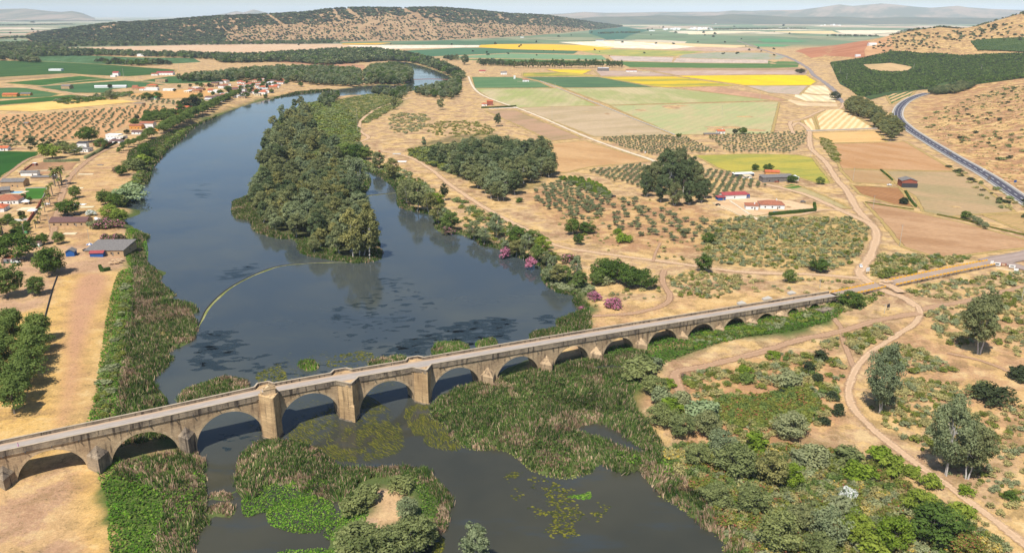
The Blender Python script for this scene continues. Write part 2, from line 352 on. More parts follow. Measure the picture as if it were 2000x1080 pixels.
COVER = [
 ([(1060,728),(1180,700),(1300,672),(1420,645),(1540,615),(1640,590),(1620,580),(1500,600),(1380,632),(1240,665),(1140,690),(1050,715)], (70,78,44), 0, 3),  # green growth below the arches, darkened to stand in for their shade
 ([(210,905),(345,875),(400,880),(370,850),(200,880)], (84,92,46), 0, 3, .8),
 ([(840,795),(940,750),(1080,715),(1180,697),(1270,690),(1270,735),(1250,800),(1300,890),(1250,930),(1100,945),(900,890),(840,830)], (84,98,48), 0, 4),
 ([(-200,560),(0,540),(115,530),(235,530),(225,620),(195,720),(170,810),(185,860),(-200,1000)], (214,172,102), .5, 10),
 ([(-300,950),(0,945),(170,915),(205,960),(215,1100),(-300,1200)], (188,150,116), .5, 8),
 ([(160,920),(192,925),(212,1000),(222,1100),(175,1100),(150,1000)], (224,178,100), .5, 5, .8),
 ([(150,545),(215,540),(190,600),(165,680),(150,760),(128,840),(112,840),(125,740),(130,640)], (192,144,118), 0, 5, .8),
 ([(-100,470),(230,470),(230,528),(115,540),(90,600),(-100,610)], (196,158,124), .35, 5),
 ([(218,620),(244,540),(262,455),(250,430),(290,470),(300,560),(330,640),(300,760),(250,830),(200,862),(212,760)], (92,108,54), .1, 4, 1, 5),
 ([(0,470),(60,400),(130,350),(220,300),(330,258),(420,215),(560,178),(560,192),(430,222),(350,262),(280,300),(250,350),(245,400),(225,470),(100,480)], (196,156,112), .6, 5),
 ([(205,915),(390,900),(400,1000),(370,1100),(235,1100)], (90,106,50), 0, 3, 1, 5),
 ([(850,790),(1000,760),(1180,715),(1280,690),(1560,620),(1640,595),(1622,632),(1530,655),(1446,664),(1400,677),(1330,700),(1270,735),(1230,800),(1270,900),(1330,960),(1440,1080),(1300,1100),(1100,940),(900,870)], (88,104,48), 0, 6, 1, 8),
 ([(1270,900),(1340,880),(1500,860),(1640,880),(1760,960),(1850,1100),(1440,1100),(1340,980)], (108,112,60), .3, 10, .75, 14),
 ([(640,200),(760,180),(790,200),(740,225),(700,245),(650,235)], (122,122,78), .3, 12, .9, 20),
 ([(800,290),(950,260),(1080,300),(1060,360),(990,380),(900,350)], (108,104,64), .4, 8, .9, 12),
 ([(1040,370),(1250,390),(1380,410),(1440,470),(1300,500),(1150,470),(1060,420)], (178,132,94), .5, 10, .8),
 ([(1400,430),(1680,425),(1690,480),(1650,520),(1400,515)], (170,146,88), .6, 10, .8, 12),
 ([(1300,740),(1620,690),(1640,820),(1500,880),(1340,850)], (186,134,92), .5, 8, .7, 10),
 ([(1800,620),(2000,600),(2100,900),(1900,860),(1700,720)], (196,150,106), .6, 10, .6, 12),
 ([(1560,112),(1700,75),(1800,50),(2040,28),(2040,110),(1900,110),(1700,125)], (178,140,96), .9, 25),
 ([(1790,200),(2000,150),(2400,200),(2400,520),(2000,380),(1850,290)], (180,128,88), .9, 12, .8),
 ([(1440,560),(1520,580),(1500,600),(1300,650),(1140,650),(1140,600),(1250,590)], (208,164,112), .6, 6, .6),
 ([(1130,580),(1110,650),(1140,660),(1160,620),(1150,590)], (110,116,60), .3, 3, .9),
]
build_ground()
# water
def build_water():
    t = NT('water'); P = t.pos()
    n1 = t.noise(P, .012, 4, .6); n2 = t.noise(t.n('ShaderNodeMapping', Vector=P, Rotation=(0, 0, .5), Scale=(.5, 1.6, 1)).outputs[0], .06, 5, .65)
    c = t.mix(t.ramp(n1, .4, .6), lin((62,70,72), .8), lin((76,80,74), .8))  # upstream tint: different turbidity, brightened to paint in grazing sky reflection
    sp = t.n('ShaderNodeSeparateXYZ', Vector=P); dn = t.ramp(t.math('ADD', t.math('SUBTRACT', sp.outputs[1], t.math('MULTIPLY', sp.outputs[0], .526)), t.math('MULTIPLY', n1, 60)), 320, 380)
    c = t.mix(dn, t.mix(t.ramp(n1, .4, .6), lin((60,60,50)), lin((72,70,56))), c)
    c = t.mix(t.math('MULTIPLY', t.ramp(n2, .54, .66), .5), c, lin((58,68,74), .8))
    b = t.math('ADD', t.noise(P, 1.1, 3, .6), t.math('MULTIPLY', t.noise(t.n('ShaderNodeMapping', Vector=P, Rotation=(0, 0, .9), Scale=(.3, 1.2, 1)).outputs[0], .25, 3), 1.5))
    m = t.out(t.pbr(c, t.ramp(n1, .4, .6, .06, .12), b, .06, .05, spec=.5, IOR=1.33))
    xs = [-700, 500]; V = []; F = []
    w = G([(x, y) for x, y in [(0, 1400), (2000, 1400), (2000, 100), (0, 100)]])
    V = [(-350, 60, 0), (450, 60, 0), (450, 400, 0), (450, 1000, 0), (-150, 3200, 0), (-1500, 3200, 0), (-600, 900, 0), (-350, 400, 0)]
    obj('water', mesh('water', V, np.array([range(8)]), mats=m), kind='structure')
build_water()
# ------------------------------------------------------------------ fields and roads laid on the ground
MATS = {}
def fm(name, *a, **k):
    key = (name, repr(a), repr(k))
    if key not in MATS: MATS[key] = mat_field(name, *a, **k)
    return MATS[key]
def sheet(name, px, mat, off=.12, world=None, jit=.0, up=None):
    w = W(px) if world is None else np.asarray(world, float)
    L = np.hypot(*(w-np.roll(w, -1, 0)).T); per = L.sum(); step = max(4., per/90)
    pts = []
    for i in range(len(w)):
        a, b = w[i], w[(i+1) % len(w)]; n = max(1, int(L[i]/step))
        for k in range(n):
            q = a+(b-a)*k/n
            if jit: q = q+R0.normal(0, jit, 2)
            pts.append(q)
    n = len(pts); lo = w.min(0); hi = w.max(0)
    flat = (np.ptp(base_h(np.array(pts))) < .3)
    if not flat:
        st = max(8., math.sqrt(np.prod(hi-lo)/900)); g = np.stack(np.meshgrid(np.arange(lo[0], hi[0], st), np.arange(lo[1], hi[1], st)), -1).reshape(-1, 2)
        g = g[(sdist(g, w) > st*.4)]; pts += list(g)
    r = delaunay_2d_cdt([Vector(p) for p in pts], [(i, (i+1) % n) for i in range(n)], [list(range(n))], 1, 1e-4)
    v2 = np.array([tuple(p) for p in r[0]]); f = [tuple(q) for q in r[2]]
    f = np.array([q if len(q) == 3 else q[:3] for q in f])
    a = v2[f]; cr = (a[:, 1, 0]-a[:, 0, 0])*(a[:, 2, 1]-a[:, 0, 1])-(a[:, 1, 1]-a[:, 0, 1])*(a[:, 2, 0]-a[:, 0, 0])
    f[cr < 0] = f[cr < 0][:, ::-1]
    d = np.hypot(v2[:, 0], v2[:, 1])
    z = base_h(v2)+off*(1+d/1200)
    return obj(name, mesh(name, np.c_[v2, z], f, mats=mat, smoothf=True), kind='structure')
def ribbon(name, px, wid, mat, off=.3, world=None, jit=.12, zf=None, n=4, sides=(-1, -.62, -.2, .2, .62, 1)):
    c = W(smooth(px, n, False)) if world is None else np.asarray(world, float)
    # resample
    L = np.r_[0, np.cumsum(np.hypot(*np.diff(c, axis=0).T))]; m = max(4, int(L[-1]/max(2.5, L[-1]/160))); s = np.linspace(0, L[-1], m)
    c = np.stack([np.interp(s, L, c[:, 0]), np.interp(s, L, c[:, 1])], 1)
    t = np.gradient(c, axis=0); t /= np.hypot(*t.T)[:, None]; nn = np.stack([-t[:, 1], t[:, 0]], 1)
    V = []; E = []
    for k, sd in enumerate(sides):
        w = wid/2*(1+(vnoise(np.c_[s+k*100, s*0], 9, 3)-.5)*jit*2)
        V.append(c+nn*(sd*w)[:, None]); E.append(np.full(m, 1-abs(sd)))
    q = np.stack(V, 1).reshape(-1, 2); e = np.stack(E, 1).ravel(); K = len(sides)
    d = np.hypot(q[:, 0], q[:, 1])
    z = (base_h(q) if zf is None else zf(q))+off*(1+d/1200)
    i = np.arange(m*K).reshape(m, K); F = np.stack([i[:-1, 1:], i[:-1, :-1], i[1:, :-1], i[1:, 1:]], -1).reshape(-1, 4)
    return obj(name, mesh(name, np.c_[q, z], F, {'edge': e}, mat, smoothf=True), kind='structure'), c
exec_later = []
FIELDS = [
 # near right
 ('pale_field', [(1190,207),(1510,199),(1522,200),(1508,262),(1317,264)], fm('pale_green', (172,172,118), (190,172,126), row=(60, 14), ramt=.12)),
 ('stubble_field', [(1012,211),(1178,207),(1313,264),(1160,268)], fm('stubble', (196,170,134), (178,156,116), row=(28, 9), ramt=.3)),
 ('stubble_field', [(926,174),(1092,173),(1168,207),(1004,211),(965,198)], fm('stubble2', (192,174,130), (160,164,98), sc=.008)),
 ('stubble_field', [(1100,173),(1292,171),(1400,183),(1508,197),(1190,206)], fm('stubble3', (194,176,130), (160,162,100), sc=.008)),
 ('crop_field', [(920,151),(1003,151),(1053,160),(1078,172),(926,173)], fm('crop', (86,120,76), (104,130,84))),
 ('crop_field', [(1020,151),(1168,151),(1278,171),(1100,172),(1060,160)], fm('crop', (80,108,72), (92,120,78))),
 ('sunflower_field', [(1170,151),(1318,150),(1440,168),(1300,171),(1282,170)], fm('sunflower2', (222,184,40), (150,150,66), sc=.012, amt=.9)),
 ('sunflower_field', [(1322,149),(1500,147),(1576,148),(1596,160),(1585,167),(1500,168),(1452,167)], fm('sunflower', (250,202,14), (214,184,40), sc=.01)),
 ('bare_field', [(1275,139),(1400,138),(1580,137),(1576,146),(1500,146),(1322,148)], fm('bare', (196,168,146), (184,152,130))),
 ('brown_field', [(1230,133),(1558,133),(1580,136),(1400,137),(1275,138)], fm('bare2', (186,146,118))),
 ('crop_field', [(870,116),(1000,116),(1215,121),(1500,125),(1560,127),(1558,132),(1230,132),(1215,126),(1000,121)], fm('crop3', (80,112,56), (98,126,68))),
 ('sunflower_field', [(1065,136),(1158,137),(1138,146),(1112,146)], fm('sunflower', (244,200,40), (200,180,60))),
 ('sunflower_field', [(1020,143),(1100,142),(1170,149),(1020,150)], fm('sunflower4', (196,170,70), (120,134,66))),
 ('bare_field', [(1160,138),(1270,140),(1316,149),(1172,149)], fm('bare3', (190,162,144), (180,150,130))),
 ('bare_field', [(1455,168),(1580,168),(1562,186),(1500,182)], fm('bare3', (196,170,150), (170,160,130))),
 ('brown_field', [(1325,172),(1400,170),(1500,186),(1540,196),(1520,198),(1380,180)], fm('bare5', (202,156,120))),
 ('sunflower_field', [(940,87),(1060,87),(1205,91),(1190,97),(1140,100),(1000,97),(935,93)], fm('sunflower5', (246,190,40), (226,176,60))),
 ('straw_field', [(1090,83),(1220,81),(1362,92),(1300,97),(1182,94),(1140,89)], fm('straw', (250,232,204), (240,210,160))),
 ('straw_field', [(1222,81),(1465,90),(1435,94),(1365,92)], fm('straw2', (240,206,150))),
 ('crop_field', [(1130,100),(1200,97),(1375,101),(1320,110),(1245,111),(1172,107)], fm('crop6', (140,150,82), (196,176,90))),
 ('crop_field', [(1000,97),(1130,100),(1120,106),(1000,104)], fm('crop2', (84,116,78))),
 ('crop_field', [(850,113),(1000,105),(1175,109),(1186,118),(1000,115)], fm('crop7', (128,154,112), (110,144,100))),
 ('crop_field', [(785,100),(900,94),(1000,95),(1000,104),(845,111),(812,111)], fm('crop8', (76,112,78), (84,118,82))),
 ('straw_field', [(672,89),(937,89),(935,93),(725,97)], fm('straw', (246,226,196))),
 ('sunflower_field', [(667,86),(765,84),(735,88),(670,88)], fm('sunflower5', (232,178,60))),
 ('crop_field', [(752,87),(875,80),(1000,80),(1060,84),(1000,86),(937,89)], fm('crop8', (88,120,84))),
 ('bare_field', [(1190,110),(1315,113),(1312,122),(1200,119)], fm('bare6', (206,184,166))),
 ('bare_field', [(1322,114),(1500,118),(1500,124),(1315,122)], fm('bare6', (208,184,164))),
 ('bare_field', [(1335,107),(1400,103),(1500,104),(1540,110),(1520,117),(1325,113)], fm('bare7', (166,160,138), (150,156,120))),
 ('bare_field', [(1275,92),(1460,94),(1500,99),(1390,101),(1300,97)], fm('bare8', (206,170,142))),
 ('crop_field', [(1150,54),(1200,51),(1268,60),(1232,69),(1215,78),(1185,78),(1150,66)], fm('crop9', (70,112,88))),
 ('straw_field', [(1340,63),(1412,61),(1500,62),(1380,68),(1345,68)], fm('straw', (244,222,180))),
 ('straw_field', [(1630,60),(1760,60),(1770,62),(1700,67),(1650,67)], fm('straw', (246,228,190))),
 ('straw_field', [(1500,62),(1625,61),(1640,67),(1560,66)], fm('straw2', (236,208,150))),
 ('crop_field', [(1480,77),(1500,76),(1580,81),(1560,83),(1490,83)], fm('crop10', (92,150,98))),
 ('crop_field', [(1470,87),(1500,87),(1547,89),(1530,92),(1480,92)], fm('crop10', (104,156,104))),
 ('crop_field', [(1500,120),(1555,121),(1562,126),(1500,125)], fm('crop3', (80,112,56), (98,126,68))),
 ('ploughed_field', [(1552,101),(1620,90),(1700,82),(1707,90),(1686,114),(1655,112),(1612,110),(1584,114)], fm('redsoil', (186,126,90), (168,108,74), row=(0, 25), ramt=.15)),
 ('straw_terrace', [(1556,178),(1572,168),(1612,168),(1626,186),(1590,184)], fm('straw', (246,222,178), (234,200,146), row=(80, 16))),
 ('straw_terrace', [(1553,181),(1590,187),(1630,188),(1632,200),(1575,198),(1552,190)], fm('straw', (246,222,178), (234,200,146), row=(80, 16))),
 ('straw_terrace', [(1530,193),(1575,201),(1634,203),(1636,209),(1560,207)], fm('straw', (238,206,160))),
 ('mown_field', [(1592,228),(1612,215),(1642,213),(1672,228),(1708,251),(1600,256)], fm('mown', (228,186,128), (216,170,112), row=(62, 9), rc=(246,216,168), ramt=.7)),
 ('mown_field', [(1566,236),(1588,230),(1597,255),(1576,256)], fm('mown', (230,188,130), (216,170,112), row=(75, 9), rc=(246,216,168), ramt=.7)),
 ('mown_field', [(1580,260),(1712,256),(1733,278),(1614,280),(1590,270)], fm('mown3', (230,184,120), (220,170,104), row=(10, 9))),
 ('ploughed_field', [(1618,282),(1768,277),(1868,335),(1642,330)], fm('rows', (200,158,112), (184,138,88), row=(-58, 3.6), rc=(164,118,82), ramt=.55)),
 ('ploughed_field', [(1640,331),(1720,333),(1745,355),(1742,361),(1665,357)], fm('plough2', (184,146,100), (196,164,118), row=(-50, 5))),
 ('ploughed_field', [(1662,362),(1757,367),(1787,406),(1745,400),(1680,380)], fm('plough3', (164,116,74), (180,130,86), row=(-60, 5))),
 ('stubble_field', [(1728,334),(1868,336),(1905,352),(1982,414),(1850,424),(1803,414),(1787,385),(1757,365)], fm('stubble5', (182,152,112), (162,144,102), sc=.02, row=(-50, 7), ramt=.2)),
 ('ploughed_field', [(1688,395),(1745,404),(1785,414),(1875,434),(2010,470),(2010,484),(1835,505),(1762,482),(1722,432)], fm('plough5', (192,152,112), (166,124,86), sc=.015, amt=.9, row=(-25, 4.5), ramt=.3)),
 ('vineyard_ground', [(1922,421),(2010,416),(2010,458)], fm('vine', (206,160,112), row=(-35, 4.5), rc=(110,126,62), ramt=.6)),
 ('vineyard_ground', [(1730,186),(1742,178),(1790,176),(1775,192),(1740,205)], fm('vine2', (210,170,120), row=(55, 11), rc=(70,104,50), ramt=1, rcut=(.45,.6))),
 ('flowering_field', [(1358,304),(1470,301),(1560,303),(1588,309),(1626,358),(1600,360),(1545,342),(1500,332),(1440,340),(1400,328)], fm('weedy', (182,166,72), (150,150,70), sc=.03, row=(20, 8), ramt=.25)),
 ('ploughed_field', [(1076,281),(1143,275),(1272,315),(1150,327),(1110,337),(1084,338)], fm('plough6', (204,166,116), (186,146,98), row=(-35, 6), rc=(180,132,88), ramt=.5)),
 ('brown_field', [(948,217),(1006,215),(1138,270),(1078,276)], fm('stubble6', (190,152,118), (160,138,96), row=(30, 7))),
 ('fallow_field', [(1524,367),(1560,362),(1622,388),(1664,408),(1640,407),(1560,378)], fm('fallow', (180,160,112), (150,158,92), sc=.02)),
 ('vegetable_plot', [(1526,366),(1545,360),(1573,365),(1548,369)], fm('veg', (90,120,50))),
 ('yard', [(1395,395),(1460,385),(1540,392),(1590,403),(1595,412),(1500,418),(1455,424),(1398,404)], fm('yard', (220,186,144), (206,166,122))),
 ('yard', [(1260,150),(1160,140),(1270,141),(1285,144)], fm('yard', (200,172,146))),
 # left plain
 ('crop_field', [(-60,118),(100,121),(225,128),(345,137),(336,144),(250,150),(172,147),(135,144),(-60,155)], fm('vines_green', (58,88,42), (74,104,50), row=(70, 12), rc=(52,86,40))),
 ('crop_field', [(42,109),(125,107),(262,113),(378,114),(392,122),(320,126),(225,127),(85,122)], fm('vines_green2', (74,102,58), (90,120,80))),
 ('bare_field', [(-60,156),(135,145),(156,148),(-60,162)], fm('bare9', (176,146,104))),
 ('crop_field', [(5,163),(158,149),(230,156),(80,168)], fm('vines_green', (58,96,42), (72,110,50))),
 ('crop_field', [(72,170),(245,158),(322,166),(218,175),(208,182),(142,182)], fm('crop11', (68,102,60), (82,112,70))),
 ('crop_field', [(265,160),(330,150),(390,148),(475,152),(460,160),(390,163),(325,164)], fm('crop11', (64,98,50), (80,110,60))),
 ('crop_field', [(-60,172),(48,172),(118,184),(100,190),(-60,196)], fm('crop12', (68,108,62), (96,116,70))),
 ('crop_field', [(-60,202),(0,198),(140,186),(199,191),(0,206),(-60,208)], fm('crop13', (56,96,40), (66,104,44))),
 ('straw_field', [(-60,214),(0,208),(175,192),(225,191),(272,199),(62,219),(30,217),(-60,216)], fm('straw4', (240,196,114), (226,180,100))),
 ('bare_field', [(230,186),(387,173),(430,175),(405,190),(325,194)], fm('gold5', (212,162,104), (224,170,96), row=(20, 14))),
 ('bare_field', [(175,93),(330,90),(500,87),(660,87),(700,92),(620,100),(500,104),(400,104),(180,96)], fm('bare10', (206,168,130), (216,186,150))),
 ('brown_field', [(525,117),(600,115),(712,128),(712,137),(650,131),(535,122)], fm('bare11', (190,142,106))),
 ('maize_field', [(-60,296),(0,296),(75,297),(72,305),(30,330),(0,348),(-60,380)], fm('maize', (44,86,28), (54,98,34), row=(55, 3), rc=(32,66,24))),
 ('lawn', [(50,368),(92,368),(82,390),(50,390)], fm('lawn', (70,120,40))),
 ('bare_yard', [(48,326),(85,316),(150,318),(140,332),(80,342),(40,340)], fm('plough7', (176,134,98))),
 ('olive_ground', [(-60,232),(0,224),(120,222),(200,212),(300,205),(330,212),(270,235),(200,270),(60,276),(-60,285)], fm('soil', (206,160,112), (196,146,98))),
]
for k, (nm, px, m) in enumerate(FIELDS): sheet(nm, px, m, off=.05+.008*(k % 9), jit=.3)
MARG = mat_path('dry_margin', (196,164,104), c2=(150,138,86))
for k, (nm, px, m) in enumerate(FIELDS):
    q = np.array(px, float)
    if q[:, 1].mean() < 135 or nm in ('lawn', 'bare_yard', 'olive_ground', 'vegetable_plot', 'straw_terrace', 'yard'): continue
    w_ = W(px); w_ = np.r_[w_, w_[:1]]; ribbon('field_margin', None, 3.2+.0022*w_[:, 1].mean(), MARG, off=.105+.004*(k % 5), world=w_, jit=.4)
DIRT = mat_path('dirt_track', (216,182,146), c2=(196,162,128)); DIRT2 = mat_path('dirt_track_dark', (190,154,122), c2=(172,138,108)); ASPH = mat_path('worn_asphalt', (158,146,142), False); PALE = mat_path('pale_track', (236,214,184)); NEWA = mat_path('new_asphalt', (84,82,92), False, (92,88,98))
PATHS = [
 ('dirt_road', [(1545,248),(1560,240),(1580,255),(1581,270),(1585,292),(1612,317),(1635,352),(1655,375),(1675,410),(1700,437),(1713,458),(1706,485),(1694,510),(1678,536),(1716,562)], 8.5, DIRT),
 ('dirt_road', [(1495,360),(1562,377),(1612,397),(1655,417),(1700,438)], 8, DIRT),
 ('track', [(1490,424),(1560,420),(1610,410),(1660,415)], 5, DIRT),
 ('dirt_road', [(745,296),(800,308),(840,330),(880,362),(940,402),(990,430),(1040,455),(1090,481),(1170,495),(1300,512),(1400,526),(1470,533),(1600,537),(1690,545)], 6, DIRT),
 ('track', [(1715,563),(1765,582),(1795,602),(1790,628),(1760,650),(1700,690),(1668,728),(1658,775),(1690,825),(1780,898),(1870,962),(2000,1062),(2120,1150)], 4.6, DIRT),
 ('track', [(1720,566),(1760,580),(1792,600)], 8, DIRT),
 ('track', [(1795,612),(1720,625),(1640,648),(1560,665),(1480,690),(1380,715),(1320,728),(1325,755),(1345,790)], 6.5, DIRT2),
 ('track', [(1625,618),(1642,640),(1648,668),(1662,705),(1670,722)], 3.6, DIRT2),
 ('track', [(1795,606),(1840,596),(1880,590),(2000,560)], 6, DIRT2),
 ('track', [(1930,640),(1965,645),(2010,658)], 3.5, DIRT),
 ('track', [(1850,690),(1920,706),(1990,735),(2040,760)], 3, DIRT2),
 ('track', [(1297,528),(1294,550),(1308,578),(1296,596),(1240,612),(1150,618)], 5, DIRT2),
 ('track', [(1275,512),(1282,490),(1290,475)], 2.4, DIRT2),
 ('track', [(690,282),(720,270),(705,258),(703,240),(725,220),(750,208),(790,195),(805,190)], 7, DIRT),
 ('road', [(1440,80),(1490,98),(1540,113),(1578,134),(1590,148),(1615,165),(1634,182),(1638,192),(1648,202)], 9, ASPH),
 ('track', [(1648,200),(1640,213),(1610,215),(1570,232),(1543,240),(1550,262)], 7, DIRT),
 ('track', [(915,150),(925,172),(945,188),(990,205),(1012,212),(1060,231),(1150,270),(1225,297),(1270,312),(1300,325)], 7, PALE),
 ('track', [(1010,160),(1055,160)], 6, PALE),
 ('road', [(100,475),(112,415),(125,370),(138,345),(165,320),(200,297),(255,275),(300,258),(330,246)], 7, DIRT2),
 ('road', [(-40,380),(10,345),(45,318),(75,305),(130,298)], 5, DIRT2),
 ('track', [(-40,175),(40,172),(120,180),(170,188),(230,195),(290,200)], 9, DIRT),
 ('track', [(75,170),(160,158),(235,155),(330,165)], 9, DIRT),
 ('track', [(1425,392),(1480,430)], 3, PALE),
]
for k, (nm, px, w, m) in enumerate(PATHS): ribbon(nm, px, w*1.12, m, off=.14+.008*(k % 7), jit=.28)
# main road with markings
o, RC = ribbon('road', RDPX, 11.5, NEWA, off=.3, jit=0, n=8)
def line(c, off, wid, mat, lift, dash=None, name='road_markings'):
    L = np.r_[0, np.cumsum(np.hypot(*np.diff(c, axis=0).T))]; s = np.arange(0, L[-1], 3.)
    p = np.stack([np.interp(s, L, c[:, 0]), np.interp(s, L, c[:, 1])], 1); t = np.gradient(p, axis=0); t /= np.hypot(*t.T)[:, None]; nn = np.stack([-t[:, 1], t[:, 0]], 1)
    a = p+nn*(off-wid/2); b = p+nn*(off+wid/2); q = np.concatenate([a, b]); d = np.hypot(q[:, 0], q[:, 1]); z = base_h(q)+lift*(1+d/1200); m = len(p)
    F = np.array([(i, i+m, i+1+m, i+1) for i in range(m-1) if not dash or (i % dash[0]) < dash[1]])[:, ::-1]
    obj(name, mesh(name, np.c_[q, z], F, mats=mat, smoothf=True), kind='structure')
line(RC, 4.6, .35, M['white'], .42); line(RC, -4.6, .35, M['white'], .42); line(RC, 0, .4, M['white'], .42, (6, 3)); line(RC, 7.2, 2.2, M['concrete'], .32, name='road_verge'); line(RC, -7.2, 2.2, M['concrete'], .32, name='road_verge')

# ------------------------------------------------------------------ the old stone bridge
BK, BB = .52598, 313.61; BA = math.atan(BK); BN = math.hypot(1, BK)
def onwall(x, y, v=0.0):               # point of a pixel on the vertical plane of the bridge's near face, as (u, z)
    r = rays([(x, y)])[0]; b = BB+v*BN; t = b/(r[1]-BK*r[0]); return r[0]*t*BN+v*BK*1.0, H+r[2]*t
TU = [-300, -187, -141, -104, -91, -74, -43.6, 36, 120.7, 201.5]; TZ = [14.6, 16.0, 16.3, 16.95, 16.8, 16.3, 15.2, 12.3, 8.6, 5.0]
ptop = lambda u: float(np.interp(u, TU, TZ)); road = lambda u: ptop(u)-1.05
ARX = [((32.4,935),(170,904),(111,875.7)), ((218,908),(350,875),(296,840.5)), ((386,880),(514,839),(456,802)), ((550,843),(663,805),(617,765.5)), ((702.6,806),(810,777),(771,741)), ((843,780),(938,750),(901,716)),
 ((968,748),(1053,725),(1021.5,694.5)), ((1080.7,721),(1150.5,703),(1125,674.5)), ((1177,697),(1238.5,682),(1216,658.5)), ((1263.5,679),(1323,669),(1296,643.5)), ((1341,661),(1395,651),(1373.7,631.7)),
 ((1412,648),(1455.5,637),(1439,620)), ((1475,637),(1512,626),(1498,612)), ((1536,618),(1559,614),(1550,601.7)), ((1576,606),(1602,601),(1590.7,590.7)), ((1615,600),(1636,592),(1627,584.4))]
ARCH = []
for a, b, c in ARX:
    u0 = onwall(*a)[0]; u1 = onwall(*b)[0]; zc = onwall(*c)[1]; ARCH.append((u0, u1, min(zc, ptop((u0+u1)/2)-2.4)))
d0 = ARCH[0]; ARCH = [(d0[0]-62, d0[0]-38, 12.6), (d0[0]-31, d0[0]-6, 13)]+ARCH
ARCH = [(a, b, c) for a, b, c in ARCH]
U0, U1 = ARCH[0][0]-40, 201.5
WD = 7.8
def masonry(arches, u0, u1, top, y0, y1, zb=-2.5, n=20):
    mb = MB(); cur = u0
    def seg(a, b, za, zb_, lo0, lo1):
        pass
    def quad(p): mb.add(p, [(0, 1, 2, 3)])
    def solid(a, b):
        k = max(1, int((b-a)/8))
        for i in range(k):
            p, q = a+(b-a)*i/k, a+(b-a)*(i+1)/k
            quad([(p, y0, zb), (q, y0, zb), (q, y0, top(q)), (p, y0, top(p))]); quad([(q, y1, zb), (p, y1, zb), (p, y1, top(p)), (q, y1, top(q))])
            quad([(p, y0, top(p)), (q, y0, top(q)), (q, y1, top(q)), (p, y1, top(p))])
        quad([(a, y1, zb), (a, y0, zb), (a, y0, top(a)-1), (a, y1, top(a)-1)]); quad([(b, y0, zb), (b, y1, zb), (b, y1, top(b)-1), (b, y0, top(b)-1)])
    for a, b, zc in arches:
        solid(cur, a); R = (b-a)/2; zs = max(zc-R*1.02, zb+.5); hh = zc-zs; pts = []
        for i in range(n+1):
            t = math.pi*(1-i/n); pts.append(((a+b)/2+R*math.cos(t), zs+hh*math.sin(t)))
        quad([(a, y0, zb), (a, y1, zb), (a, y1, zs), (a, y0, zs)]); quad([(b, y1, zb), (b, y0, zb), (b, y0, zs), (b, y1, zs)])
        for (p, zp), (q, zq) in zip(pts, pts[1:]):
            quad([(p, y0, zp), (q, y0, zq), (q, y0, top(q)), (p, y0, top(p))]); quad([(q, y1, zq), (p, y1, zp), (p, y1, top(p)), (q, y1, top(q))])
            quad([(p, y0, top(p)), (q, y0, top(q)), (q, y1, top(q)), (p, y1, top(p))]); quad([(p, y1, zp), (q, y1, zq), (q, y0, zq), (p, y0, zp)])
        cur = b
    solid(cur, u1); return mb
STONE = mat_stone('bridge_stone', (214,184,144), (178,150,116), .75, k=.85); STONE2 = mat_stone('parapet_stone', (182,162,134), (132,118,102), .9, k=.85); STONE3 = mat_stone('pier_stone', (228,192,142), (190,156,114), .5, k=.85); RINGM = mat_stone('arch_stone', (220,192,152), (188,160,122), .35, .7, k=.85)
def mat_road():
    t = NT('bridge_road'); P = t.obj(); n = t.noise(t.n('ShaderNodeMapping', Vector=P, Scale=(.25, 1.4, 1)).outputs[0], .7, 5, .7); y = t.n('ShaderNodeSeparateXYZ', Vector=P).outputs[1]
    c = t.mix(t.ramp(n, .35, .65), lin((186,172,158)), lin((158,148,138)))
    e = t.math('ABSOLUTE', t.math('SUBTRACT', y, WD/2-.3))
    c = t.mix(t.ramp(t.math('ADD', e, t.math('MULTIPLY', t.math('SUBTRACT', n, .5), 2.0)), 2.1, 3.0), c, lin((190,162,134)))
    return t.out(t.pbr(c, .95, n, .2, .05))
BR = thing('stone_bridge', (0, BB, 0), 'long arched bridge of golden weathered stone crossing the river', 'bridge', rz=BA)
masonry(ARCH, U0, U1, lambda u: road(u)-.05, 0, WD).build('wall', STONE, BR)
# roadway
us = np.arange(U0, U1+.1, 6.); us[-1] = U1
V = [(u, y, road(u)) for u in us for y in (.46, WD-.46)]
obj('roadway', mesh('roadway', V, np.array([(2*i, 2*i+2, 2*i+3, 2*i+1) for i in range(len(us)-1)]), mats=mat_road()), BR)
PIER = [((ARCH[i][1]+ARCH[i+1][0])/2, ARCH[i+1][0]-ARCH[i][1]) for i in range(len(ARCH)-1)]
near = lambda u: min(range(len(PIER)), key=lambda i: abs(PIER[i][0]-u))
uT = onwall(531, 842)[0]; iT = near(uT); iA = near(onwall(684, 806)[0]); iB = near(onwall(827, 780)[0]); BAST = {iT: 6.0, iA: 5.2, iB: 5.2}
def wall_run(pts, h0, h1, th, mb):      # low wall along a polyline with top following the deck
    for (a, b), (c, d) in zip(pts, pts[1:]):
        L = math.hypot(c-a, d-b); nx, ny = -(d-b)/L*th/2, (c-a)/L*th/2
        q = [(a+nx, b+ny), (a-nx, b-ny), (c-nx, d-ny), (c+nx, d+ny)]
        zt = [ptop(a)+h1, ptop(a)+h1, ptop(c)+h1, ptop(c)+h1]; zb = [ptop(a)-h0, ptop(a)-h0, ptop(c)-h0, ptop(c)-h0]
        mb.add([(x, y, z) for (x, y), z in zip(q, zb)]+[(x, y, z) for (x, y), z in zip(q, zt)], [(0, 3, 2, 1)[::-1], (4, 5, 6, 7), (0, 1, 5, 4), (1, 2, 6, 5), (2, 3, 7, 6), (3, 0, 4, 7)])
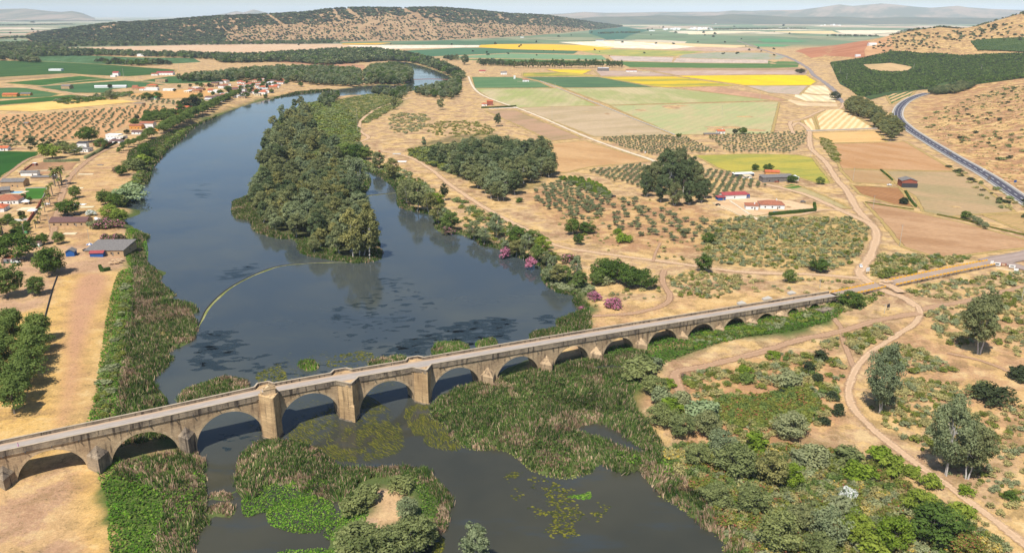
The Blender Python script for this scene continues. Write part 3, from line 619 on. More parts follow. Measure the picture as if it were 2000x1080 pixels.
for sgn, y in ((-1, .02), (1, WD-.02)):
    pts = []; u = U0; 
    brk = sorted([(PIER[i][0], PIER[i][1]/2+.3, p) for i, p in BAST.items()])
    for c, hw, p in brk:
        pts += [(x, y) for x in np.arange(u, c-hw, 9.)]+[(c-hw, y)]
        if sgn > 0: pts += [(c-hw*.55, y+p*.45), (c+hw*.55, y+p*.45)]
        else: pts += [(c, y-p*.93)]
        pts += [(c+hw, y)]; u = c+hw
    pts += [(x, y) for x in np.arange(u+9, U1-1, 9.)]+[(U1, y)]
    pts = [p for i, p in enumerate(pts) if i == 0 or math.hypot(p[0]-pts[i-1][0], p[1]-pts[i-1][1]) > .05]
    mb = MB(); wall_run(pts, 1.65, 0, .5, mb); mb.build('parapet', STONE2, BR)
    cp = MB(); n = len(cp.v)
    for (a, b), (c, d) in zip(pts, pts[1:]):
        L = math.hypot(c-a, d-b); nx, ny = -(d-b)/L*.33, (c-a)/L*.33
        q = [(a+nx, b+ny, ptop(a)), (a-nx, b-ny, ptop(a)), (c-nx, d-ny, ptop(c)), (c+nx, d+ny, ptop(c))]
        cp.add(q+[(x, y_, z+.14) for x, y_, z in q], [(4, 5, 6, 7), (0, 1, 5, 4), (1, 2, 6, 5), (2, 3, 7, 6), (3, 0, 4, 7)])
    cp.build('coping', mat_plain('coping_stone', (186,168,142), var=.2, scale=.5) if sgn < 0 else bpy.data.materials['coping_stone'], BR)
sc = MB()
for a in np.arange(U0, U1-2, 3.):
    if any(abs(a+1.5-PIER[i][0]) < PIER[i][1]/2+2 for i in BAST):
        if sc.v: sc.build('string_course', STONE2, BR); sc = MB()
        continue
    sc.add([(a, -.38, road(a)-.95), (a+3, -.38, road(a+3)-.95), (a+3, -.38, road(a+3)-.65), (a, -.38, road(a)-.65), (a, -.2, road(a)-.95), (a+3, -.2, road(a+3)-.95), (a+3, -.2, road(a+3)-.65), (a, -.2, road(a)-.65)], [(0, 1, 2, 3), (3, 2, 6, 7), (1, 0, 4, 5)])
sc.build('string_course', STONE2, BR)
sp = MB()
for a in np.arange(U0+3, U1-3, 7.4):
    if any(abs(a-PIER[i][0]) < PIER[i][1]/2+2 for i in BAST): continue
    a += rnd.uniform(-.8, .8); z = road(a)-.75
    if not sp.v: sp.box((-.14, -1.0, -.3), (.14, -.3, -.05)); me = sp.mesh('water_spout', M['darkgrey'])
    obj('water_spout', me, BR, (a, 0, z))
# arch rings, piers, cutwaters
for a, b, zc in ARCH:
    R = (b-a)/2; zs = max(zc-R*1.02, -2); hh = zc-zs; n = 26; w = .95; c = (a+b)/2
    P_ = lambda t, e: (c+(R+e)*math.cos(t), zs+(hh+e)*math.sin(t))
    for y, yi, o in ((-.07, .1, 1), (WD+.07, WD-.1, -1)):
        V = []; F = []
        for i in range(n+1):
            t = math.pi*(1-i/n); (x0, z0), (x1, z1) = P_(t, 0), P_(t, w); V += [(x0, y, z0), (x1, y, z1), (x1, yi, z1), (x0, yi, z0)]
        for i in range(n):
            k = 4*i
            for q in ((0, 4, 5, 1), (1, 5, 6, 2), (3, 7, 4, 0)): F.append(tuple(k+j for j in (q if o > 0 else q[::-1])))
        MB().add(V, F).build('arch_ring', RINGM, BR)
TIPS = {0: 9, 1: 10.3, 2: None}
tips = [(3,909),(190,869),(361.5,833),None,None,None,(956,715),(1067.8,694),(1168,675),(1255,658),(1334,646),(1406,633),(1465,620),(1523,607),(1567,601),(1608,592)]
for i, (c, g) in enumerate(PIER):
    hw = g/2-.05; p = BAST.get(i, min(5.0, g*.8)); k = i-1
    if i in BAST:
        pm = MB(); zt = road(c) if i != iT else ptop(c)+.5
        pts = [(c-hw, .3), (c-hw, -.1), (c-hw*.35, -p*.72), (c+.25, -p), (c+hw, -.1), (c+hw, .3)] if i != iT else [(c-hw-.4, .3), (c-hw-.4, -1.2), (c-.1, -p), (c+.5, -p), (c+hw+.3, -1.2), (c+hw+.3, .3)]
        pts = pts[::1]
        # ccw seen from above
        pm.prism(pts, -2.5, zt); pm.build('pier', STONE3, BR)
        fb = MB(); fb.prism([(c-hw, WD-.3), (c+hw, WD-.3), (c+hw*.5, WD+p*.5), (c-hw*.5, WD+p*.5)], -2.5, road(c)); fb.build('pier', STONE3, BR)
        sk_ = MB(); s_ = .35; q = [(x+(s_ if x > c else -s_), y-(s_ if y < 0 else 0)) for x, y in pts]; sk_.prism(q, -2.5, .45); sk_.build('plinth', STONE2, BR)
        if i == iT:
            t = MB(); t.box((c-2.1, -2.6, zt), (c+2.1, -1.5, zt+2.2)); t.prism([(c-2.3, -2.75), (c+2.3, -2.75), (c+2.3, -1.35), (c-2.3, -1.35)], zt+2.2, zt+2.5)
            t.add([(c-2.1, -2.5, zt+2.5), (c+2.1, -2.5, zt+2.5), (c, -2.5, zt+3.5), (c-2.1, -1.6, zt+2.5), (c+2.1, -1.6, zt+2.5), (c, -1.6, zt+3.5)], [(0, 1, 2), (5, 4, 3), (0, 2, 5, 3), (1, 4, 5, 2)])
            for x in (-1.9, 0, 1.9): t.box((c+x-.22, -2.3, zt+(2.5 if x else 3.4)), (c+x+.22, -1.8, zt+(3.3 if x else 4.1)))
            t.box((c-2.9, -1.5, zt), (c-2.3, .5, zt+1.1)); t.box((c+2.3, -1.5, zt), (c+2.9, .5, zt+1.1))
            t.build('monument', RINGM, BR)
        if i == iA:
            t = MB(); t.prism([(c-1.9, -p*.55), (c+.3, -p-.9), (c+2.3, -p*.45)], 0, 6.6); t.add([(c-1.9, -p*.55, 6.6), (c+.3, -p-.9, 6.6), (c+2.3, -p*.45, 6.6), (c+.2, -p*.72, 9)], [(0, 1, 3), (1, 2, 3)]); t.build('cutwater', STONE3, BR)
    else:
        tz = onwall(*tips[k])[1] if 0 <= k < len(tips) and tips[k] else (10.5 if i < 3 else 3.0)
        tz = min(tz, road(c)-1.2); sz = tz*.60 if i > 3 else tz*.72
        for o in (1, -1):
            y0 = 0 if o > 0 else WD; mb = MB(); q = [(c-hw, y0+.2*o), (c, y0-p*o), (c+hw, y0+.2*o)]
            q = q if o > 0 else q[::-1]; mb.prism(q, -2.5, sz)
            mb.add([(q[0][0], q[0][1], sz), (q[1][0], q[1][1], sz), (q[2][0], q[2][1], sz), (c, y0-.0*o, tz)], [(0, 1, 3), (1, 2, 3)])
            cw = mb.build('cutwater', STONE2 if k < 3 and k >= 0 else STONE, BR)
# broken abutment block by the last arches
c = onwall(1589, 612)[0]; MB().prism([(c-4.5, -9), (c+4.5, -9), (c+4.5, -4), (c-4.5, -4)], -1, [2.9, 3.1, 2.5, 2.6]).build('stone_block', STONE2, None, (0, BB, 0), BA, label='low ruined masonry block in front of the last arches of the old bridge', cat='ruin')
for x, y, s in ((1497, 585, 3.2), (1545, 574, 2.6), (1447, 594, 2.6)):
    w_ = W1(x, y); b = MB(); b.prism([(-s, -1.2), (s, -1.5), (s*.9, 1.4), (-s*.8, 1.2)], -.5, [.9, .6, 1.2, 1.0]); b.build('stone_block', M['concrete'], None, (*w_, float(base_h(w_[None])[0])), BA+.1, label={1497: 'pale ruined stone block behind the parapet, squarest of the three blocks', 1545: 'pale rubble block behind the parapet near the end of the bridge', 1447: 'low flat pale block lying behind the parapet in dry grass'}[x], cat='ruin')
# ------------------------------------------------------------------ newer causeway with yellow barriers
def causeway(name, A, B, arch_rng, label, zt):
    A = np.array(A); B = np.array(B); L = np.hypot(*(B-A)); ang = math.atan2(*(B-A)[::-1]); w = 8.4
    root = thing(name, (*A, 0), label, 'causeway', rz=ang)
    ar = [(u, u+3.0, zt(u)-.95) for u in np.arange(*arch_rng, 4.6)]
    masonry(ar, 0, L, lambda u: zt(u), -w/2, w/2, 0.2, 8).build('wall', STONE2, root)
    us = np.linspace(0, L, 12); V = [(u, y, zt(u)+.03) for u in us for y in (-w/2, w/2)]
    obj('roadway', mesh('roadway', V, np.array([(2*i, 2*i+2, 2*i+3, 2*i+1) for i in range(11)]), mats=mat_path('causeway_road', (190,168,150), False, (176,154,138))), root)
    return A, B, L, ang
c1 = np.array([math.cos(BA)*203.5-math.sin(BA)*WD/2, BB+math.sin(BA)*203.5+math.cos(BA)*WD/2]); c2 = G([(1722, 554)], 2.6)[0]; c3 = G([(1738, 553)], 2.4)[0]; c4 = G([(1942, 510)], 3)[0]
z1 = lambda u: 3.9-u*.0; 
seg1 = causeway('causeway', c1, c2, (8, 24), 'short low causeway with small arches joining the old bridge to the track crossing', lambda u: 4.0-.05*u)
seg2 = causeway('causeway', c3, c4, (7, 60), 'low arched causeway lined with yellow barriers running to the signs', lambda u: 2.4+.4*math.sin(u/100*math.pi))
def barrier():
    mb = MB(); mb.prism([(-1.1, -.25), (1.1, -.25), (1.1, .25), (-1.1, .25)], 0, .25); mb.prism([(-1.05, -.14), (1.05, -.14), (1.05, .14), (-1.05, .14)], .25, .75)
    return mb.mesh('barrier', M['yellow'])
bm = barrier()
for (A, B, L, ang), zt in ((seg1, lambda u: 4.0-.05*u), (seg2, lambda u: 2.4+.4*math.sin(u/100*math.pi))):
    e = (B-A)/L; nrm = np.array([-e[1], e[0]])
    for s in (-1, 1):
        for u in np.arange(1.5, L-1, 3.1):
            q = A+e*u+nrm*s*3.75
            obj('barrier', bm, None, (*q, zt(u)+.03), ang+rnd.uniform(-.03, .03), label='squat yellow barrier block in the rows edging the low causeway', cat='barrier', group='yellow barriers edging the causeway')
ribbon('road', [(1930, 514), (1960, 507), (2010, 498), (2100, 480)], 15, mat_path('approach_road', (176,156,144), False), off=.35)
ribbon('road', [(1722, 556), (1738, 553)], 9, DIRT, off=1.3); ribbon('track', [(1716, 557), (1735, 560), (1760, 575)], 9, DIRT, off=.9)
ribbon('road', [(1960, 512), (1990, 522), (2060, 540)], 9, mat_path('approach_road2', (174,154,142), False), off=.33)
# roadside sign boards
def board(x, y, w, h, label, mat='white', rz=.5, z0=.7, legs=True, mark=None):
    p = W1(x, y); r = thing('sign_board', (*p, float(base_h(p[None])[0])), label, 'sign', rz=rz)
    MB().box((-w/2, -.06, z0), (w/2, .06, z0+h)).build('panel', M[mat], r)
    if legs:
        for s in (-1, 1): MB().box((s*w*.35-.06, -.05, 0), (s*w*.35+.06, .05, z0)).build('post', M['grey'], r)
    if mark: MB().box((-w*.3, -.09, z0+h*.3), (w*.3, -.065, z0+h*.7)).build('lettering', M[mark], r)
board(1936, 521, 2.2, 3.6, 'tall narrow white board at the end of the causeway barriers', rz=.2, z0=.2)
board(1947, 521, 3.6, 2.0, 'white board with a dark motif right of the tall narrow board', rz=-.35, mark='darkgrey')
board(1959, 521, 3.2, 1.6, 'dark brown board with pale marks between two white boards', 'rust', rz=-.35, mark='cream')
board(1976, 525, 3.4, 1.8, 'white board with a grey motif beside the roundabout', rz=-.4, mark='grey')
board(1984, 531, 2.4, 1.5, 'small pale blue-white board lowest beside the roundabout wall', rz=-.5)
# ------------------------------------------------------------------ foliage templates
def rdir(r, n):
    v = r.normal(size=(n, 3)); return v/np.linalg.norm(v, axis=1)[:, None]
def leafquads(r, C, N, size, el=1.5):
    """quads centred at C facing N"""
    n = len(C); t = np.cross(N, rdir(r, n)); t /= np.linalg.norm(t, axis=1)[:, None]+1e-9; b = np.cross(N, t)
    s = size*r.uniform(.55, 1.35, n); a = t*(s*el*.5)[:, None]; b = b*(s*.5)[:, None]
    V = np.stack([C-a, C-b*.9, C+a, C+b*.9], 1).reshape(-1, 3)
    return V, np.arange(4*n).reshape(n, 4)
def crown(seed, h, rad, base, ncl, nl, ls, prof='round', crf=.34, gap=0):
    r = np.random.default_rng(seed); d = rdir(r, ncl*2); k = r.uniform(.25, 1, ncl*2)**.45
    z = d[:, 2]*k; P = np.stack([d[:, 0]*k, d[:, 1]*k, z], 1)
    if prof == 'tall': P[:, :2] *= (1.05-.35*np.abs(z+.15))[:, None]
    elif prof == 'cone': P[:, :2] *= np.clip(.95-.55*z, .15, 1.2)[:, None]
    elif prof == 'column': P[:, :2] *= (1-.3*z*z)[:, None]
    elif prof == 'flat': P[:, 2] = np.abs(P[:, 2])**.8*1.9-.9; P[:, :2] *= 1.05
    elif prof == 'dome': P[:, 2] = np.abs(P[:, 2])*2-1+.1
    # lopsided outline
    a = np.arctan2(P[:, 1], P[:, 0]); ph = r.uniform(0, 6.28, 3)
    P[:, :2] *= (1+.16*np.sin(a+ph[0])+.14*np.sin(2*a+ph[1])+.1*np.sin(3*a+ph[2]))[:, None]
    P = P[:ncl] if not gap else P[(np.sin(a*1.5+P[:, 2]*3+ph[0]) > -1+gap)][:ncl]
    hz = (h-base)/2; cr = crf*rad*r.uniform(.65, 1.3, len(P)); C = P*np.array([rad-cr.mean()*.7, rad-cr.mean()*.7, hz-cr.mean()*.5])+np.array([0, 0, base+hz])
    Cs = []; Ns = []; T = []
    for c, q in zip(C, cr):
        n = int(nl*(q/cr.mean())**1.6)+3; dd = rdir(r, n); dd[:, 2] = np.where(dd[:, 2] < -.35, -dd[:, 2], dd[:, 2]); rr = q*r.uniform(.55, 1.08, n)
        Cs.append(c+dd*rr[:, None]*np.array([1, 1, .85])); nn = dd+r.normal(0, .45, (n, 3))+np.array([0, 0, .25]); Ns.append(nn/np.linalg.norm(nn, axis=1)[:, None])
        T.append(np.clip(r.uniform(.1, .9)*.62+r.uniform(0, .38, n)+.0*n, 0, 1))
    V, F = leafquads(r, np.concatenate(Cs), np.concatenate(Ns), ls); V[:, 2] = np.maximum(V[:, 2], .02)
    return V, F, np.repeat(np.concatenate(T), 4), C
def trunk_mb(seed, C, base, h, r0, limbs=6, forks=1, lean=.05):
    r = np.random.default_rng(seed+99); mb = MB()
    for f in range(forks):
        o = (Vector((0, 0, 0)) if forks == 1 else Vector((math.cos(f*2.3)*r0*1.6, math.sin(f*2.3)*r0*1.6, 0)))
        tx = Vector((r.normal(0, lean*h), r.normal(0, lean*h), 0))+o*(2 if forks > 1 else 0)
        pts = [o+Vector((0, 0, -.3)), o+Vector((tx.x*.12, tx.y*.12, base*.5)), o+Vector((tx.x*.4, tx.y*.4, base)), o+Vector((tx.x, tx.y, base+(h-base)*.6))]
        mb.tube(pts, [r0*1.25, r0, r0*.8, r0*.25], 7)
        for k in range(limbs):
            c = C[r.integers(len(C))]; t = r.uniform(.2, .8); s = pts[2]*(1-t)+pts[3]*t; m = s*.5+Vector(c)*.5+Vector((0, 0, .05*h)); mb.tube([s, m, Vector(c)], [r0*.42, r0*.28, r0*.1], 5)
    return mb
LM = {
 'euc': mat_leaf('eucalyptus_leaf', (78,90,56), (166,168,116), .12), 'euc2': mat_leaf('eucalyptus_leaf_warm', (88,94,52), (176,170,108), .12), 'eucd': mat_leaf('eucalyptus_leaf_deep', (60,76,50), (132,144,98), .1), 'eucg': mat_leaf('eucalyptus_leaf_blue', (92,106,74), (168,176,130), .1),
 'broad': mat_leaf('dark_leaf', (52,74,36), (116,140,64), .12), 'plane': mat_leaf('plane_leaf', (72,94,44), (140,156,84), .1), 'olive': mat_leaf('olive_leaf', (92,102,70), (166,170,126), .12), 'scrub': mat_leaf('scrub_leaf', (136,134,86), (204,190,124), .25, third=(206,178,80)),
 'sage': mat_leaf('sage_leaf', (118,126,86), (178,180,132), .15), 'bright': mat_leaf('bright_leaf', (84,112,36), (150,170,62), .15), 'lime': mat_leaf('lime_leaf', (96,118,42), (164,176,74), .12), 'tamarisk': mat_leaf('tamarisk_leaf', (90,102,58), (160,166,106), .12),
 'dark': mat_leaf('dark_bush_leaf', (46,58,40), (88,98,66), .15), 'pinkf': mat_leaf('oleander_leaf', (88,104,64), (140,130,90), .1, third=(226,140,170)), 'pinkd': mat_leaf('oleander_flower', (150,84,104), (228,152,178), .1, third=(84,104,62)), 'whitef': mat_leaf('white_flower', (214,214,206), (246,246,240), .05, third=(120,140,90)), 'palm': mat_leaf('palm_leaf', (84,96,48), (150,150,84), .1), 'bram': mat_leaf('bramble_leaf', (96,108,44), (150,152,74), .12, third=(170,110,80)),
 'willow': mat_leaf('willow_leaf', (98,120,48), (164,178,82), .1), 'cane': mat_leaf('cane_leaf', (116,138,96), (176,190,140), .1), 'brown': mat_leaf('dry_leaf', (140,108,76), (196,160,116), .1),
}
for m in LM.values(): pass
TPL = {}
def tpl(kind, n, fn):
    TPL[kind] = [fn(i) for i in range(n)]
# each template: (height, radius, crown mesh arrays, trunk MB or None, crown mats by key)
def T_tree(h, rad, base, ncl, nl, ls, prof, r0, limbs=6, forks=1, crf=.34, gap=0, bark='wood'):
    def f(i):
        V, F, T, C = crown(hash((h, rad, i)) % 9999+i*17, h, rad*(1+.12*((i*7) % 3-1)), base, ncl, nl, ls, prof, crf, gap)
        return dict(h=h, V=V, F=F, T=T, C=C, base=base, r0=r0, limbs=limbs, forks=forks, bark=bark, me={}, seed=i)
    return f
def seedfix(f): return f
tpl('euc', 6, T_tree(20, 6.6, 2.6, 54, 62, .62, 'tall', .38, 7, crf=.30, bark='palebark'))
tpl('bigeuc', 4, T_tree(24, 9.6, 3.6, 120, 110, .5, 'tall', .32, 10, 2, crf=.22, gap=.12, bark='palebark'))
tpl('isleuc', 5, T_tree(22, 7.9, 2.4, 80, 80, .6, 'tall', .4, 8, crf=.24, gap=.1, bark='palebark'))
tpl('clumpeuc', 4, T_tree(24, 8.6, 1.2, 100, 110, .55, 'tall', .45, 9, 2, crf=.25, bark='palebark'))
tpl('broad', 4, T_tree(10, 5.0, .5, 60, 70, .40, 'round', .3, 6, crf=.29))
tpl('plane', 4, T_tree(9, 4.6, 1.8, 46, 80, .38, 'cone', .2, 6, crf=.32))
tpl('olive', 5, T_tree(4.2, 2.3, 1.0, 20, 34, .34, 'round', .22, 4, crf=.38))
tpl('bush', 5, T_tree(3, 2.2, .1, 26, 44, .30, 'dome', .1, 3, crf=.36))
tpl('scrub', 5, T_tree(1.6, 1.5, .0, 14, 24, .26, 'dome', .05, 0, crf=.42))
tpl('column', 3, T_tree(15, 2.6, 1.2, 44, 44, .45, 'column', .2, 4, crf=.36))
tpl('wood', 3, T_tree(12, 6, .5, 22, 16, 1.5, 'round', .3, 0, crf=.42))
tpl('oak', 3, T_tree(6, 5, .3, 9, 9, 2.0, 'round', .3, 0, crf=.5))
def tmesh(kind, i, mat):
    t = TPL[kind][i % len(TPL[kind])]
    if mat not in t['me']: t['me'][mat] = mesh('crown', t['V'], t['F'], {'tint': t['T']}, LM[mat])
    return t['me'][mat]
def trmesh(kind, i):
    t = TPL[kind][i % len(TPL[kind])]
    if 'trunk' not in t['me']: t['me']['trunk'] = trunk_mb(t['seed'], t['C'], t['base'], t['h'], t['r0'], t['limbs'], t['forks']).mesh('trunk', M[t['bark']])
    return t['me']['trunk']
def single(kind, i, mat):               # crown and stem in one small mesh
    t = TPL[kind][i % len(TPL[kind])]; key = 's'+mat
    if key not in t['me']:
        mb = trunk_mb(t['seed'], t['C'], t['base'], t['h'], t['r0'], max(0, t['limbs']-2))
        tv = np.array(mb.v); tf = [np.array([q for q in mb.f if len(q) == 4])]; n = len(t['V'])
        V = np.concatenate([t['V'], tv]); Fs = np.concatenate([t['F'], tf[0]+n])
        t['me'][key] = mesh('tree', V, Fs, {'tint': np.r_[t['T'], np.full(len(tv), .3)]}, [LM[mat], M[t['bark']]], midx=np.r_[np.zeros(len(t['F'])), np.ones(len(tf[0]))])
    return t['me'][key]
REQ = {}                                # object name -> list of requests
def put(name, kind, q, hm, mat, label, cat, group=None, wid=1.0, parts=True):
    REQ.setdefault(name, []).append(dict(kind=kind, q=np.asarray(q, float), h=hm, mat=mat, label=label, cat=cat, group=group, wid=wid, parts=parts, i=rnd.randrange(97), rz=rnd.uniform(0, 6.28), z=None))
def at(name, kind, x, y, hpx, mat, label, cat='tree', wid=1.0, parts=True, group=None):
    q = W1(x, y); put(name, kind, q, hpx/(PXM(q)*.95), mat, label, cat, group, wid, parts)
def scatter(px, sp, seed=0, world=False, jitter=1., maxn=4000):
    w_ = W(smooth(px, 3)) if not world else px; lo, hi = w_.min(0), w_.max(0); r = np.random.default_rng(seed+5); s = sp*.86
    g = np.stack(np.meshgrid(np.arange(lo[0], hi[0], s), np.arange(lo[1], hi[1], s)), -1).reshape(-1, 2); g = g+r.uniform(-.45, .45, g.shape)*s*jitter
    g = g[inside(g, w_)]
    if len(g) > maxn: g = g[r.permutation(len(g))[:maxn]]
    return g
def rows(px, ang, dx, dy, jit=.25):
    w_ = W(px); c = w_.mean(0); a = math.radians(ang); e = np.array([math.cos(a), math.sin(a)]); n = np.array([-e[1], e[0]])
    R = np.ptp(w_, 0).max(); I, J = np.meshgrid(np.arange(-R, R, dx), np.arange(-R, R, dy)); g = c+I.ravel()[:, None]*e+J.ravel()[:, None]*n
    g = g+R0.normal(0, jit, g.shape); return g[inside(g, w_)]
LCLIP = lambda q: (shore_sd(q) > 1.0)
def fill(name, kind, px, sp, hr, mats, label, cat='tree', group=None, seed=0, parts=True, land=True, q=None, wid=1.0, keep=1.0):
    g = scatter(px, sp, seed) if q is None else q
    if land and len(g): g = g[LCLIP(g)]
    r = np.random.default_rng(seed+77)
    for p in g:
        if r.random() > keep: continue
        m = mats[r.integers(len(mats))]; put(name, kind, p, r.uniform(*hr), m, label, cat, group, wid*r.uniform(.85, 1.15), parts)
# ---- island wood
ISLW = [(575,212),(596,212),(606,240),(622,268),(648,296),(684,320),(700,332),(712,345),(706,372),(700,392),(708,410),(722,440),(738,480),(738,503),(700,506),(640,502),(606,492),(590,474),(560,462),(528,450),(505,425),(503,380),(510,335),(520,290),(535,252),(560,225)]
g = scatter(ISLW, 12.5, 1); g = g[LCLIP(g)]; r_ = np.random.default_rng(3); gv = vnoise(g, 45, 31)
for p, v in zip(g, gv):
    if r_.random() < (0.08 if p[1] < 760 else .38 if p[1] < 1000 else .6) or v < (.12 if p[1] < 760 else .3): continue
    m = ['euc', 'euc', 'euc2', 'eucd', 'eucg'][r_.integers(5)]; hh = r_.uniform(11, 24)**1.0
    put('eucalyptus_tree', 'euc' if hh < 19 else 'isleuc', p, hh, m, 'grey-green eucalyptus in the dense wood covering the river island', 'tree', 'eucalyptus wood on the river island', r_.uniform(.95, 1.4) if hh < 19 else 1.0)
at('eucalyptus_tree', 'euc', 722, 505, 100, 'euc2', 'tall pale eucalyptus at the waterside tip of the island', wid=.8)
at('eucalyptus_tree', 'euc', 690, 503, 95, 'euc2', 'olive-toned eucalyptus second from the island tip', wid=.8)
at('eucalyptus_tree', 'euc', 700, 380, 70, 'eucg', 'slender pale eucalyptus leaning over the narrow side channel', wid=.8)
for k, (x, y) in enumerate([(790,392),(826,410),(858,436),(878,448),(930,468),(985,488),(1010,496),(1050,512),(1066,520),(1070,552),(1090,560),(1105,552),(1000,470),(1030,490),(762,352),(1130,568),(735,335)]):
    at('eucalyptus_tree', 'isleuc' if k % 3 == 0 else 'euc', x+rnd.uniform(-4, 4), y+rnd.uniform(-3, 3), rnd.uniform(26, 44), ['euc', 'eucg', 'euc2', 'plane'][k % 4], 'leafy grey-green tree in the fringe along the right bank', group='trees fringing the right bank', wid=rnd.uniform(1.0, 1.4))
# ---- wood on the right bank
RB = [(830,310),(870,300),(920,290),(985,290),(1060,300),(1080,318),(1076,350),(1030,362),(990,392),(960,388),(920,360),(870,335)]
g = scatter(RB, 13, 4)
for p in g:
    if r_.random() < .2: continue
    m = ['euc', 'eucd', 'eucg', 'euc'][r_.integers(4)]; x = (p[0]-W1(900, 320)[0])
    put('eucalyptus_tree', 'euc' if r_.random() < .6 else 'isleuc', p, r_.uniform(12, 23)*(.7 if x < 0 else 1), m, 'grey-green eucalyptus in the wood between the track and ploughed field', 'tree', 'eucalyptus wood on the right bank', 1.15)
# ---- great clump beside the farm
g = [(1290,395),(1262,385),(1318,402),(1345,400),(1368,396),(1280,375),(1310,380),(1335,380),(1360,378),(1265,370),(1300,365),(1325,362),(1350,365),(1378,388)]
for k, (x, y) in enumerate(g): at('eucalyptus_tree', 'clumpeuc', x, y, [52,47,45,46,42,58,70,68,58,45,74,70,58,38][k], ['eucd', 'eucd', 'euc'][k % 3], 'tall dark grey-green eucalyptus in the great clump beside the farmhouse', group='eucalyptus clump beside the white farmhouse', wid=.9)
